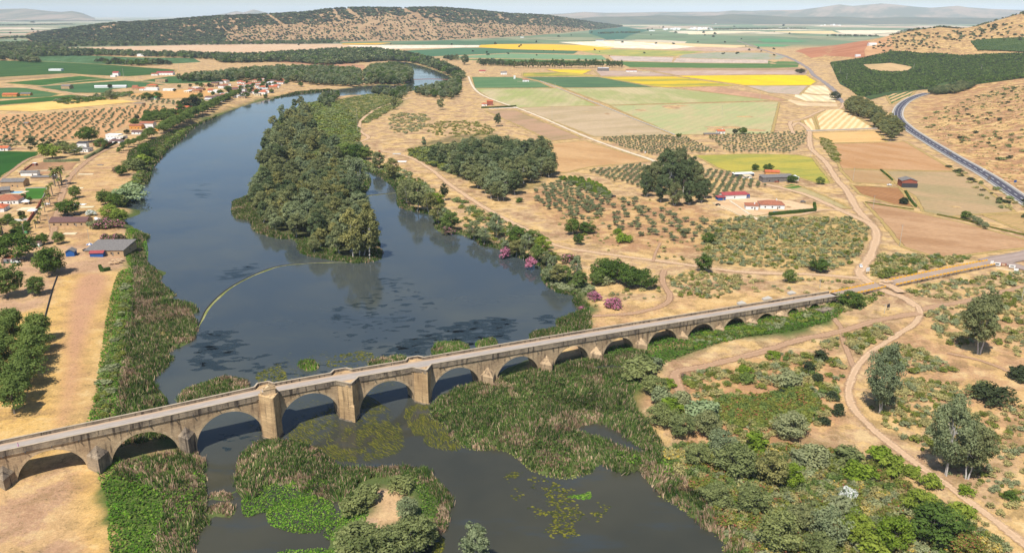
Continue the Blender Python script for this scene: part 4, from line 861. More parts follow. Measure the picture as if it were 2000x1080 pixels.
# ---- individually known trees
IT = [
 ('eucalyptus_tree','bigeuc',1912,692,108,'euc','large rounded eucalyptus standing alone above the bend of the right-hand track',.82),
 ('eucalyptus_tree','bigeuc',1720,808,128,'eucg','pale eucalyptus with two white trunks inside the bend of the dirt track',.66),
 ('eucalyptus_tree','bigeuc',1848,928,140,'eucg','tall eucalyptus with a bare white trunk beside the lower track',.62),
 ('eucalyptus_tree','bigeuc',1888,935,110,'euc','broad eucalyptus touching the white-trunked one beside the lower track',.78),
 ('eucalyptus_tree','euc',930,1115,110,'eucg','pale grey tree whose crown rises from the bottom edge of the river',.95),
 ('eucalyptus_tree','euc',770,215,26,'euc','lone slender tree on the dry sandy bank upstream',.8),
 ('eucalyptus_tree','euc',862,215,22,'euc','dark rounded tree standing alone on dry grass by the bare field',1.0),
 ('eucalyptus_tree','euc',972,247,25,'eucd','dark tree at the edge of the brown stubble strip',.9),
 ('eucalyptus_tree','euc',828,290,22,'eucg','small pale tree at the left end of the right-bank wood',.7),
 ('eucalyptus_tree','euc',968,468,52,'eucg','pale eucalyptus on the right bank beside the pink oleander',.8),
 ('eucalyptus_tree','euc',945,476,36,'eucg','short pale tree leaning over the water on the right bank',1.0),
 ('eucalyptus_tree','euc',815,412,60,'euc','tall eucalyptus overhanging the right bank opposite the island',.95),
 ('eucalyptus_tree','euc',796,400,45,'euc','leaning tree at the mouth of the side channel',1.0),
 ('eucalyptus_tree','euc',838,415,42,'euc2','loose tree on the right bank behind its reflection',1.0),
 ('eucalyptus_tree','euc',868,440,36,'eucg','low spreading tree on the small point of the right bank',1.1),
 ('eucalyptus_tree','euc',868,392,34,'dark','thin dark tree beside the riverside track',.7),
 ('eucalyptus_tree','euc',1078,545,50,'eucg','slender pale tree on the bank between two pink oleanders',.8),
 ('eucalyptus_tree','euc',1022,505,42,'euc','narrow grey-green tree left of the pink oleanders',.6),
 ('eucalyptus_tree','euc',1125,545,48,'eucg','small pale tree behind the dark riverside bushes',.8),
 ('round_tree','broad',103,538,50,'broad','dark domed tree on the dusty yard left of the river',.9),
 ('round_tree','broad',92,532,40,'plane','paler half-hidden tree behind the dark domed one on the yard',.9),
 ('round_tree','broad',36,508,42,'broad','big dark spreading tree shading the green and white kiosk',1.5),
 ('round_tree','broad',133,421,28,'broad','dark spreading tree with cars parked in its shade',1.6),
 ('round_tree','broad',148,387,21,'plane','round tree alone beside the village road',1.15),
 ('round_tree','broad',72,577,32,'plane','small round tree on the yard above the plane tree avenue',1.1),
 ('round_tree','broad',15,582,58,'plane','round tree at the left edge of the dusty yard',1.0),
 ('round_tree','broad',62,480,16,'plane','small tree behind the white kiosk',1.0), ('round_tree','broad',87,478,20,'broad','young dark tree right of the white kiosk',1.1), ('round_tree','broad',115,477,20,'plane','thin young tree standing in the open yard',1.0),
 ('round_tree','broad',173,278,26,'broad','very dark round tree beside the olive grove',1.3), ('round_tree','broad',285,305,22,'broad','glossy dark round tree on the left river bank',1.3), ('round_tree','broad',238,343,18,'broad','bright green round bush-like tree with an oleander beside it',1.3),
 ('round_tree','broad',103,310,24,'willow','broad olive-yellow tree beside the hedge and the maize field',1.6), ('round_tree','broad',146,303,18,'tamarisk','dusty tree between the hedge and the white house',1.3), ('round_tree','broad',128,300,20,'tamarisk','grey sparse tree left of the dusty one by the white house',1.1), ('round_tree','broad',84,297,14,'broad','dark tree at the corner of the maize field',1.5),
 ('round_tree','broad',200,292,18,'plane','olive-green tree at the end of the clipped hedge',1.2), ('round_tree','broad',376,213,20,'dark','wide dark tree among the village houses',1.8), ('round_tree','broad',216,195,16,'olive','single tree on the edge of the straw field',1.1), ('round_tree','broad',288,196,12,'broad','dark tree left of the green roofed house',1.5), ('round_tree','broad',308,195,12,'broad','dark tree right of the green roofed house',1.5),
 ('round_tree','broad',215,425,26,'willow','weeping willow at the waterside behind the oleander hedge',1.3), ('round_tree','broad',232,430,24,'willow','smaller weeping willow nearest the water',1.2), ('round_tree','broad',207,400,26,'plane','loose green tree upstream of the willows',1.2), ('round_tree','broad',228,405,24,'broad','darker tree directly behind the willows',1.2),
 ('round_tree','broad',1372,531,34,'broad','lone dark green tree beside the riverside track',1.05), ('round_tree','broad',1601,531,24,'broad','wide dark green bush-like tree beside the track junction',1.7), ('round_tree','broad',1542,552,26,'plane','round green tree between the tracks above the bridge',1.0), ('round_tree','broad',1384,476,20,'broad','small dark green tree at the edge of the scrub',1.2),
 ('round_tree','broad',1118,458,32,'broad','dark green tree with a long low crown in the olive grove',1.0), ('round_tree','broad',1145,456,22,'broad','right half of the dark low thicket in the olive grove',1.6), ('round_tree','broad',1131,478,22,'broad','dark rounded bush-like tree below the grove thicket',1.1), ('round_tree','broad',1662,600,28,'broad','dark fig-like tree against the end of the old bridge',1.5),
 ('round_tree','broad',1180,545,42,'broad','leftmost tree of the dark row beside the riverside track',1.2), ('round_tree','broad',1205,552,46,'broad','tallest tree of the dark row beside the riverside track',1.3), ('round_tree','broad',1232,560,40,'broad','third tree of the dark row beside the riverside track',1.3), ('round_tree','broad',1258,562,34,'broad','right end tree of the dark row beside the riverside track',1.3), ('round_tree','broad',1165,558,30,'plane','lower tree in front of the dark row',1.2),
 ('round_tree','broad',1012,478,36,'broad','glossy green tree on the bank above the first oleander',1.2), ('round_tree','broad',1060,495,34,'lime','lime green tree on the bank between track and water',1.2), ('round_tree','broad',1040,480,32,'plane','mid-green tree on the bank beside the lime green one',1.2), ('round_tree','broad',850,402,26,'bright','bright green tree on the right bank slope',1.4),
 ('round_tree','broad',675,310,30,'plane','green rounded tree on the sandy point of the side channel',1.4), ('round_tree','broad',697,312,28,'broad','dark green tree on the sandy point of the side channel',1.4), ('round_tree','broad',712,312,24,'plane','right-hand tree on the sandy point of the side channel',1.3),
 ('round_tree','broad',1502,337,16,'broad','dark round tree behind the orange roofed farm building',1.3), ('round_tree','broad',1475,333,12,'broad','small round tree behind the dark canopies',1.4), ('round_tree','broad',1548,357,14,'broad','low dark tree in front of the pale farm shed',1.7), ('round_tree','broad',1601,360,12,'plane','small pale tree at the end of the vegetable plot',1.3),
 ('round_tree','broad',1450,262,12,'broad','dark tree behind the small white farm cottage',1.8), ('round_tree','broad',1435,262,10,'dark','conifer-dark tree beside the small white farm cottage',1.2), ('round_tree','broad',1325,269,8,'broad','small round bush at the end of the concrete channel',1.5),
 ('round_tree','broad',908,127,18,'eucd','solitary rounded tree on the green plain',1.1), ('round_tree','broad',1565,144,8,'dark','dark oval tree by the sunflower field and road',2.6),
 ('round_tree','broad',1885,428,14,'broad','bright rounded tree in the garden patch below the barn',1.3),
 ('round_tree','broad',1630,196,14,'dark','dark tree at the end of the straw terraces',1.3),
]
for nm, kd, x, y, hp, mt, lb, wd in IT: at(nm, kd, x, y, hp, mt, lb, wid=wd)
# plane trees bottom left
k = 0
for (x, y, hp) in [(78,668,50),(71,690,48),(64,712,52),(56,736,50),(47,760,54),(38,784,52),(29,808,56),(20,676,48),(12,700,50),(2,724,50),(-8,748,50),(-18,775,50),(26,652,44)]:
    at('plane_tree', 'plane', x, y, hp, 'plane', 'mid-green plane tree in the double avenue on the golden meadow', group='plane trees of the riverside avenue', wid=1.0)
# avenue along the left bank
for t in np.linspace(0, 1, 36):
    x = np.interp(t, [0, .25, .55, 1], [318, 352, 400, 462]); y = np.interp(t, [0, .25, .55, 1], [262, 244, 220, 188])
    at('plane_tree', 'plane', x+rnd.uniform(-3, 3), y+rnd.uniform(-1, 1), 20-8*t, 'plane', 'round mid-green tree in the long row along the left bank', group='trees along the left bank promenade', wid=1.25)
for x, y, hp in [(233,300,10),(241,295,14),(252,288,14),(262,284,12),(273,281,13),(281,277,13),(290,272,18),(297,270,18)]: at('plane_tree', 'plane', x, y, hp, 'plane', 'small young tree in the line beside the riverside dirt road', group='young trees beside the riverside road', wid=1.1)
# oleanders
for x, y, hp, mt, lb, wd in [(988,500,20,'pinkd','deep pink oleander at the waterside left of the others',1.0),(1040,522,26,'pinkd','deep pink oleander standing in front of the right bank trees',.8),(1108,514,18,'pinkf','pink oleander on the slope above the right bank',1.2),(1160,586,18,'pinkd','pink oleander nearest the bridge, upper left one',1.0),(1197,600,18,'pinkd','largest pink oleander beside the curving track above the bridge',1.5),(1136,604,10,'pinkd','tiny pink oleander low on the bank above the bridge',1.0),
  (875,455,16,'pinkf','dusky pink oleander on the small point of the right bank',1.1),(655,302,10,'pinkd','pink oleander at the edge of the island wood',1.5),(200,445,16,'pinkf','pink oleander hedge section beside the brown roof building',1.7),(218,444,14,'pinkf','middle pink oleander of the hedge beside the brown roof building',1.5),(234,443,12,'pinkf','pink oleander of the hedge nearest the water',1.3),(184,446,13,'sage','pale bush at the left end of the oleander hedge',1.3),(206,470,11,'pinkf','pink oleander behind the grey roof building, left one',1.3),(225,470,12,'pinkf','pink oleander behind the grey roof building, middle one',1.4),(237,469,10,'pinkf','pink oleander behind the grey roof building, right one',1.3),(228,337,9,'pinkf','small oleander left of the bright round tree on the bank',1.2),(178,421,9,'whitef','white flowering bush beside the brown roof building',1.5),(1657,974,20,'whitef','white flowering bush in the brambles at the lower right',1.0),(1335,738,9,'pinkf','reddish bush at the edge of the dirt clearing',1.0)]:
    at('flowering_bush', 'bush', x, y, hp, mt, lb, 'bush', wid=wd, parts=False)
# bushes lower right and elsewhere, each told by its look and place
BU = [(1745,1072,58,'bright','vivid green round bush at the bottom edge, left of the dark bush',1.1),(1672,1062,58,'lime','yellow-green bush at the bottom edge between grey trees',1.2),(1825,1058,66,'broad','wide dark green bush beside the lower track',1.5),(1795,1000,40,'lime','large yellow-green bush above the wide dark bush',1.5),(1545,950,46,'bright','bright green bush beside the sandy clearing at lower right',1.1),(1678,935,30,'bright','round bright bush among grey scrub below the track',1.3),(1712,905,34,'bright','upper bright green bush next to the lower track',1.1),(1742,925,32,'lime','yellow-green bush touching the lower track',1.1),(1872,1010,26,'lime','pale lime bush right of the wide dark bush',1.4),(1780,925,18,'lime','low lime bush at the track edge',1.6),(1815,950,22,'lime','loose lime bush right at the track bend',1.2),
 (1305,755,16,'bright','small lime bush in the dirt clearing by the reed bed',1.3),(1310,810,32,'bright','bright green bush above the grey thicket by the pond',1.2),(1455,728,14,'bright','small bright bush in the scrub below the dirt track',1.5),(1510,700,14,'bright','bright bush among scrub near the track fork',1.3),(1460,745,20,'plane','mid-green bush in the scrub triangle',1.3),(1545,850,40,'sage','wide grey-green bush on the bare slope',1.7),(1590,905,34,'sage','grey-green bush below the wide grey one',1.3),(1655,902,28,'tamarisk','olive-grey bush left of the upper bright bush',1.5),
 (1410,895,56,'eucg','blue-grey bushy tree in the thicket by the river',1.1),(1380,850,50,'euc','tall olive bush behind the blue-grey one',1.1),(1330,850,44,'tamarisk','grey-green bush on the upper edge of the thicket',1.3),(1290,830,40,'tamarisk','wide tamarisk beside the small pond',1.4),(1360,905,40,'tamarisk','dusty tamarisk nearest the reed edge',1.4),(1440,930,56,'tamarisk','large tamarisk in the middle of the thicket',1.5),(1500,950,70,'euc2','tall pale olive tree in the thicket by the sandy clearing',.9),(1475,880,34,'bright','lime bush inside the thicket',1.1),(1400,985,40,'tamarisk','low tamarisk above the reed strip',1.6),(1470,1000,50,'tamarisk','broad tamarisk above the lower reed strip',1.5),(1560,1040,60,'euc','blue-green tree near the bottom edge',1.0),(1520,1065,60,'tamarisk','grey thicket bush at the bottom edge',1.4),(1615,1060,64,'eucg','blue-grey tree left of the yellow-green bush at the bottom',1.0),(1600,1090,50,'tamarisk','grey bush cut by the bottom edge',1.3),(1275,770,40,'tamarisk','rounded grey tamarisk beside the reed bed',1.5),(1250,730,34,'tamarisk','grey-green tamarisk at the top of the reed bed',1.7),(1275,720,22,'eucg','blue-grey bush at the top of the reed bed',1.2),(1290,790,34,'eucg','blue-grey bush left of the bright one',.9),(1240,745,30,'tamarisk','dusty grey bush on the reed bed side of the tamarisk',1.2),(1330,790,26,'sage','pale bush by the end of the dirt clearing',1.3),(1370,820,36,'cane','blue-green bush in front of the bramble bank',1.4),
 (1700,1078,34,'lime','pale lime bush at the bottom edge left of the vivid one',1.2),(1880,1085,40,'bram','olive bush right of the track at the bottom edge',1.8),(1640,1005,36,'sage','pale sage bush near the white flowers',1.2),(1565,905,26,'sage','small sage bush beside the sandy clearing',1.3),(1885,965,16,'bright','small bright green bush on the dry slope right of the track',1.1),(1972,975,14,'broad','tiny dark green bush near the right edge',1.1),(1935,785,30,'dark','dark rounded bush below the big right-hand eucalyptus',1.4),(2000,740,24,'dark','dark bush cut by the right edge',1.6),(1920,775,22,'tamarisk','olive bush in the dry clearing by the right edge',1.5),
 (1602,702,17,'dark','dark dome bush beside the track fork',1.4),(1578,725,18,'dark','upper dark bush of a pair on the bare slope',1.2),(1596,742,14,'dark','dark bush close above the pale sages',1.4),(1537,750,24,'sage','blue-grey bush next to dark domes on the slope',1.5),(1638,798,12,'dark','small dark dome near the curve of the track',1.3),(1637,810,12,'dark','lowest small dark dome near the curve',1.3),(1608,828,14,'dark','dark low bush above the wide grey bush',1.3),(1527,772,12,'dark','round dark bush left of the bramble bank',1.2),(1568,768,10,'dark','tiny dark bush above the bramble bank',1.2),(1586,765,8,'dark','tiny dark bush right of the tiny one above the brambles',1.2),(1538,758,12,'dark','low dark bush under the blue-grey one',1.4),(1625,780,14,'dark','dark bush with olive top near the curve',1.3),
 (808,1075,70,'tamarisk','rounded grey tamarisk on the reed islet at the bottom',1.2),(700,1090,70,'tamarisk','wide olive tamarisk at the bottom edge of the islet',1.6),(765,1085,60,'tamarisk','tamarisk between the wide one and the rounded one on the islet',1.3),(835,1050,40,'tamarisk','small tamarisk at the right end of the islet group',1.2),(795,1012,44,'eucg','pale tamarisk right of the dry clearing on the islet',1.2),(720,975,36,'tamarisk','dull grey bush above the dry clearing on the islet',1.2),(690,1000,30,'tamarisk','bush left of the dry clearing on the islet',1.3),(785,955,24,'tamarisk','low bush at the top of the islet clearing',1.4),
 (245,385,24,'cane','pale blue-green cane thicket on the left bank',1.6),(262,372,24,'cane','upper pale cane thicket on the left bank',1.5),(233,395,18,'tamarisk','grey bush behind the cane thicket',1.3),(265,330,20,'tamarisk','dusty bush on the left bank by the reeds',1.5),(275,318,18,'willow','yellow-green bush on the left bank',1.4),
 (1217,472,14,'bright','wide bright green bush beside the riverside track in the grove',1.9),(1207,457,10,'bright','small bright bush above the wide one in the grove',1.4),(1180,555,16,'sage','pale bush in front of the dark row of trees',1.4),(1015,395,8,'broad','dark dome at the corner of the olive grove',1.6),(1765,398,12,'dark','dark bush at the field corner',1.2)]
for x, y, hp, mt, lb, wd in BU: at('bush', 'bush' if hp < 40 else 'broad', x, y, hp, mt, lb, 'bush', wid=wd*(1 if hp < 40 else .95), parts=False)
# ---- olives
def olives(q, hr, label, group, mats=('olive',), wid=1.0):
    for p in q: put('olive_tree', 'olive', p, R0.uniform(*hr), mats[R0.integers(len(mats))], label, 'tree', group, wid*R0.uniform(.85, 1.2), False)
olives(rows([(1045,372),(1090,355),(1150,362),(1195,385),(1165,415),(1120,425),(1068,410),(1048,392)], 10, 7.0, 7.4, 1.7), (3.2, 4.8), 'grey-green olive tree in the dense old grove on the brown slope', 'olive trees of the dense grove', wid=1.15)
olives(rows([(1115,425),(1190,392),(1240,390),(1330,425),(1385,428),(1440,450),(1420,480),(1300,470),(1180,452),(1160,440)], 10, 10, 11.5, 2.8), (3.2, 4.8), 'widely spaced olive tree on the bare brown slope', 'widely spaced olive trees', wid=1.2)
olives(rows([(1145,335),(1262,322),(1256,352),(1245,366),(1180,350)], -20, 6.2, 6.2, .5), (3, 4), 'olive tree in the neat orchard left of the great clump', 'olive orchard left of the great clump')
olives(rows([(1372,333),(1430,340),(1500,366),(1450,372),(1395,388),(1385,372)], -20, 6.2, 6.2, .5), (3, 4), 'olive tree in the neat orchard right of the great clump', 'olive orchard right of the great clump')
olives(rows([(1168,271),(1290,266),(1340,270),(1400,298),(1270,303),(1220,290)], 25, 7, 6, .6), (2.6, 3.4), 'olive tree in the silvery hedge-like orchard below the green field', 'silvery orchard below the green field')
olives(rows([(1380,268),(1570,258),(1575,272),(1555,300),(1420,300)], 15, 9, 8, .8), (2.8, 3.8), 'olive tree in the orchard on orange soil by the dirt road', 'orchard on orange soil')
olives(rows([(0,232),(170,218),(300,206),(325,212),(265,240),(190,268),(90,285),(0,290)], 20, 11, 12, 1.6), (3.2, 4.4), 'olive tree in the wide grove left of the village', 'olive grove left of the village', wid=1.0)
olives(rows([(250,188),(285,190),(350,200),(340,206),(300,203),(255,195)], 20, 9, 9, 1), (3, 4), 'small olive tree in the plot by the green roofed house', 'olive plot by the green roofed house')
olives([W1(x, y) for x, y in [(1900,432),(1906,436),(1912,440),(1919,444),(1925,448)]], (4, 5), 'grey olive tree in the short row beside the vine rows', 'short row of olive trees', wid=1.1)
olives(scatter([(-20,275),(60,272),(130,285),(120,300),(20,292)], 22, 3), (5, 6.5), 'spreading holm oak or olive on the dry ground above the maize', 'trees above the maize field', ('dark', 'olive'), 1.2)
# ---- scrub
def scrub(px, sp, hr, mats, seed, keep=1., sz=1.0):
    g = scatter(px, sp, seed); g = g[LCLIP(g)]; n = vnoise(g, 14, seed+2); r = np.random.default_rng(seed)
    for p, v in zip(g, n):
        if v < 1-keep or shore_sd_fast(p): continue
        put('shrub', 'scrub', p, r.uniform(*hr), mats[r.integers(len(mats))], 'low grey-green or yellowish shrub on the dry ground', 'shrub', 'wild shrubs on the dry ground', sz*r.uniform(.8, 1.5), False)
RIB = [W(smooth(px, 4, False)) for nm, px, w_, m in PATHS]; RWD = [w_ for nm, px, w_, m in PATHS]
def clear_paths(g):
    k = np.ones(len(g), bool)
    for c, w_ in zip(RIB, RWD): k &= dist(g, c, False) > w_*.5+.9
    return k
def shore_sd_fast(p): return False
_sc = scatter
def scatter_clear(px, sp, seed): g = _sc(px, sp, seed, maxn=9000); return g[clear_paths(g)] if len(g) else g
def scrub(px, sp, hr, mats, seed, keep=1., sz=1.0, ns=7, near=None):
    g = scatter_clear(px, sp, seed); g = g[LCLIP(g)]
    if near: g = g[shore_sd(g) < near]
    n = vnoise(g, ns, seed+2); r = np.random.default_rng(seed)
    for p, v in zip(g, n*.7+r.random(len(g))*.3):
        if v < 1-keep-.06: continue
        put('shrub', 'scrub', p, r.uniform(*hr), mats[r.integers(len(mats))], 'low grey-green or yellowish shrub on the dry ground', 'shrub', 'wild shrubs on the dry ground', sz*r.uniform(.8, 1.5), False)
DRY = ['scrub', 'scrub', 'scrub', 'sage', 'bram']
scrub([(1385,445),(1450,425),(1560,428),(1680,425),(1692,470),(1670,505),(1640,525),(1540,525),(1400,515),(1370,490)], 4.3, (1.0, 2.5), DRY+['sage', 'olive'], 1, .66)
scrub([(1180,460),(1385,450),(1380,510),(1200,495)], 6, (.8, 2.0), DRY, 2, .35)
scrub([(1300,535),(1440,540),(1432,575),(1350,585),(1300,560)], 3.8, (1, 2.2), DRY, 3, .6)
scrub([(1440,540),(1520,545),(1640,548),(1700,570),(1640,590),(1560,570),(1460,570)], 6, (.8, 2), DRY, 4, .4)
scrub([(1330,745),(1400,720),(1480,700),(1560,690),(1640,700),(1645,760),(1600,830),(1500,870),(1400,870),(1340,790)], 3.0, (1.0, 2.3), DRY+['plane', 'bram'], 5, .55)
scrub([(1655,640),(1700,632),(1742,655),(1690,692),(1668,690)], 3.0, (1.0, 2.4), DRY, 6, .8)
scrub([(1585,655),(1640,650),(1640,685),(1600,680)], 3.2, (1, 2), DRY, 7, .8)
scrub([(1700,700),(1760,672),(1830,700),(1860,725),(1800,730),(1740,720)], 3.2, (1, 2.4), DRY+['sage'], 8, .7)
scrub([(1770,740),(1900,760),(2010,800),(2010,980),(1950,1000),(1860,930),(1790,880),(1700,800)], 3.6, (.8, 2.0), DRY, 9, .5)
scrub([(1720,760),(1820,745),(1900,780),(1880,860),(1780,860)], 3.4, (.8, 2.2), DRY, 19, .6)
scrub([(1800,610),(1900,590),(2010,570),(2010,700),(1930,660),(1860,680),(1820,640)], 4.0, (1, 2.6), DRY, 10, .6)
scrub([(1760,565),(1900,545),(2010,530),(2010,580),(1850,590)], 3.8, (1, 2.4), DRY, 11, .55)
scrub([(1700,500),(1830,500),(1900,505),(1800,530),(1720,545),(1700,530)], 3.4, (1, 2.6), DRY+['bram', 'plane'], 12, .7)
scrub([(1300,880),(1500,870),(1660,890),(1760,930),(1860,1000),(1960,1090),(1460,1090),(1400,1000)], 2.8, (1.2, 2.8), ['bram', 'tamarisk', 'sage', 'bram', 'scrub', 'scrub', 'plane'], 13, .66)
scrub([(1850,980),(1930,985),(2010,1050),(2010,1090),(1960,1050)], 3.5, (1, 2), DRY, 20, .5)
scrub([(1390,790),(1480,780),(1560,765),(1600,790),(1570,820),(1480,835),(1400,820)], 2.0, (1.8, 3.0), ['bram', 'bram', 'plane'], 14, .97, 1.1)
scrub([(640,205),(700,190),(760,182),(785,200),(742,228),(700,246),(668,240)], 5.5, (1.5, 3.2), ['tamarisk', 'bram', 'tamarisk', 'scrub'], 15, .95, 1.4)
scrub([(600,206),(650,200),(690,235),(705,300),(712,340),(640,330),(560,290),(540,250),(560,226)], 6, (2, 5), ['tamarisk', 'tamarisk', 'bram', 'plane'], 40, .8, 1.5)
scrub([(765,225),(830,225),(835,250),(770,262)], 6, (1.2, 2.4), ['sage', 'scrub'], 16, .45, 1.4)
scrub([(840,240),(940,240),(960,262),(850,268)], 6, (1, 2.2), ['scrub', 'bram'], 17, .45, 1.3)
scrub([(800,296),(900,285),(960,300),(960,345),(900,345),(830,318)], 4.5, (2, 4), ['tamarisk', 'tamarisk', 'bram', 'dark'], 18, .95, 1.3)
scrub([(1795,235),(1880,200),(2010,170),(2010,330),(1900,290),(1830,262)], 19, (1.0, 3.4), ['tamarisk', 'tamarisk', 'dark'], 21, .45, 1.2, 50)
scrub([(1795,235),(1880,200),(2010,170),(2010,380),(1900,310),(1830,270)], 8, (.4, 1.1), ['scrub', 'scrub', 'scrub'], 22, .45, 1.1)
scrub([(1850,322),(2010,400),(2010,440),(1900,372)], 9, (1, 3), ['scrub', 'dark', 'tamarisk'], 23, .5, 1.3)
scrub([(1200,385),(1390,410),(1385,450),(1300,440)], 8, (.7, 1.6), DRY, 24, .4)
scrub([(1140,590),(1250,560),(1290,530),(1290,590),(1200,610)], 5, (.8, 2), DRY, 25, .35)
scrub([(880,385),(1000,440),(1090,490),(1080,520),(1010,490),(900,440),(860,420)], 4.2, (1.2, 3), ['bram', 'tamarisk', 'plane', 'sage', 'scrub'], 26, .42, 1.0)
scrub([(1060,530),(1110,540),(1160,570),(1130,580),(1085,560)], 3.2, (1.2, 3), ['tamarisk', 'plane', 'sage'], 27, .9, 1.2)
scrub([(690,320),(780,330),(835,365),(860,400),(800,395),(770,350)], 4.2, (1.5, 3.5), ['tamarisk', 'plane', 'sage', 'bram'], 28, .5, 1.1)
scrub([(1600,275),(1622,276),(1640,310),(1632,320)], 4, (1, 2.6), ['scrub', 'bram'], 29, .8)
scrub([(225,300),(330,262),(430,222),(470,210),(430,226),(350,262),(305,300),(280,330),(262,370),(235,400),(215,440),(232,380),(250,330)], 3.2, (1.4, 3.2), ['plane', 'willow', 'tamarisk', 'bram'], 30, .95, 1.2, near=9)
scrub([(1100,415),(1180,430),(1160,470),(1100,450)], 6, (.8, 1.8), DRY, 31, .4)
scrub([(120,195),(240,182),(250,188),(130,205)], 9, (2, 5), ['broad', 'plane', 'olive'], 32, .6, 1.3)
scrub([(200,850),(190,760),(230,640),(240,560),(256,560),(250,650),(215,780),(215,850)], 3.0, (.9, 2.2), ['sage', 'plane', 'tamarisk', 'bram'], 33, .7, 1.2)
scrub([(1640,612),(1560,632),(1470,655),(1390,672),(1360,680),(1370,655),(1450,640),(1560,615),(1630,598)], 2.6, (.8, 2.0), ['plane', 'bram', 'bright', 'sage'], 34, .9, 1.1)
scrub([(1600,600),(1720,575),(1700,590),(1660,610)], 3, (.8, 2.2), ['plane', 'bram', 'scrub'], 35, .7, 1.1)
# ---- woods along the far river arms (each tree of the nearer ones its own, the farthest a mass)
WOODS = [([(350,160),(420,150),(520,140),(600,138),(690,142),(705,150),(690,170),(600,165),(500,158),(430,160)], 13, (12, 20)),
 ([(690,170),(740,160),(800,168),(790,195),(760,190),(700,182)], 13, (8, 16)), ([(805,185),(840,176),(872,168),(895,160),(900,175),(888,195),(850,192)], 13, (10, 18)),
 ([(712,160),(725,140),(760,135),(795,140),(806,152),(800,163),(760,166)], 12, (16, 24)),
 ([(620,195),(660,190),(650,205),(640,215)], 12, (8, 15)), ([(685,300),(700,290),(720,300),(700,318)], 9, (8, 12))]
for k, (px, sp, hr) in enumerate(WOODS):
    g = scatter(px, sp, 50+k); g = g[LCLIP(g)]
    for p in g: put('riverside_tree', 'euc', p, R0.uniform(*hr), ['euc', 'eucd', 'broad', 'eucg'][R0.integers(4)], 'leafy tree in the woods along the upstream bends of the river', 'tree', 'woods along the upstream river bends', 1.25, False)
for x in np.linspace(1004, 1214, 46):
    if 1180 < x < 1186: continue
    at('poplar_tree', 'column', x, 133.5+rnd.uniform(-.5, .5)-(x-1000)*.004, rnd.uniform(12, 17), 'broad', 'dark poplar in the straight row across the green plain', group='row of poplars on the plain', wid=1.5, parts=False)
for x in np.linspace(940, 1000, 14): at('poplar_tree', 'column', x, 129+rnd.uniform(-1, 1), rnd.uniform(8, 13), 'eucd', 'blurred dark tree left of the poplar row on the plain', group='trees left of the poplar row', wid=1.7, parts=False)
# village and garden trees
VT = [(250,262),(262,245),(270,235),(280,240),(300,232),(318,228),(330,226),(345,225),(290,228),(338,232),(355,228),(400,215),(420,205),(440,200),(455,190),(470,182),(485,175),(500,185),(520,190),(430,185),(450,178),(480,192),(510,178),(533,182),(410,170),(395,172),(385,168),(372,170),(350,172),(340,180),(560,165),(590,170),(225,195),(215,172),(480,165),(497,170),(525,168),(432,163),(5,440),(18,435),(40,425),(30,445),(2,460),(12,470),(30,470),(45,392),(58,398),(20,425),(48,430)]
VT += [(rnd.uniform(345, 560), 0) for _ in range(44)]
VT = [(x, y) if y else (x, np.interp(x, [345, 400, 450, 500, 560], [222, 203, 188, 172, 158])+rnd.uniform(-13, 8)) for x, y in VT]
for x, y in VT: at('garden_tree', 'broad', x+rnd.uniform(-2, 2), y+rnd.uniform(-1, 1), rnd.uniform(7, 13) if y > 190 else rnd.uniform(5, 9), ['broad', 'plane', 'broad', 'dark'][rnd.randrange(4)], 'rounded garden tree among the houses of the riverside village', group='garden trees of the village', wid=rnd.uniform(1.2, 1.6), parts=False)
for k, (px, sp) in enumerate([([(278,238),(300,228),(345,224),(350,230),(320,238),(288,243)], 13), ([(0,470),(40,450),(55,440),(50,465),(10,490)], 6), ([(1655,210),(1690,210),(1720,235),(1755,262),(1745,276),(1725,268),(1695,238),(1660,225)], 13), ([(1815,185),(1850,175),(1890,168),(1900,172),(1860,184)], 10), ([(1090,348),(1150,352),(1195,380),(1180,384),(1120,362)], 4)]):
    for p in scatter(px, sp, 80+k): put('garden_tree' if k < 2 else 'roadside_tree' if k < 4 else 'bush', 'isleuc' if k == 2 else 'broad' if k < 4 else 'bush', p, R0.uniform(*((7, 12), (3, 5), (13, 21), (9, 14), (1.8, 3))[k]), [['broad', 'plane'], ['broad'], ['euc', 'euc2', 'eucd'], ['eucd', 'euc'], ['bright', 'plane']][k][R0.integers(1 if k == 1 else 2)],
        ['tall tree in the grove behind the white village villa', 'small citrus-like tree in the walled garden at the left edge', 'rounded olive-green tree in the clump above the bend of the main road', 'grey-green tree beside the far end of the main road', 'green bush in the garden rows above the dense olive grove'][k], 'tree' if k < 4 else 'bush', ['grove behind the villa', 'orchard in the walled garden', 'tree clump above the road bend', 'trees at the far end of the main road', 'garden rows above the grove'][k], 1.3, False)
# lone dark trees on the far plain and hill slopes
for k in range(150):
    x = rnd.uniform(0, 1560); y = rnd.uniform(46, 112)
    if y > 92 and x < 900: continue
    at('field_tree', 'wood', x, y, rnd.uniform(1.5, 4.5), 'dark', 'distant dark tree standing alone on the far plain', group='lone trees on the far plain', wid=1.4, parts=False)
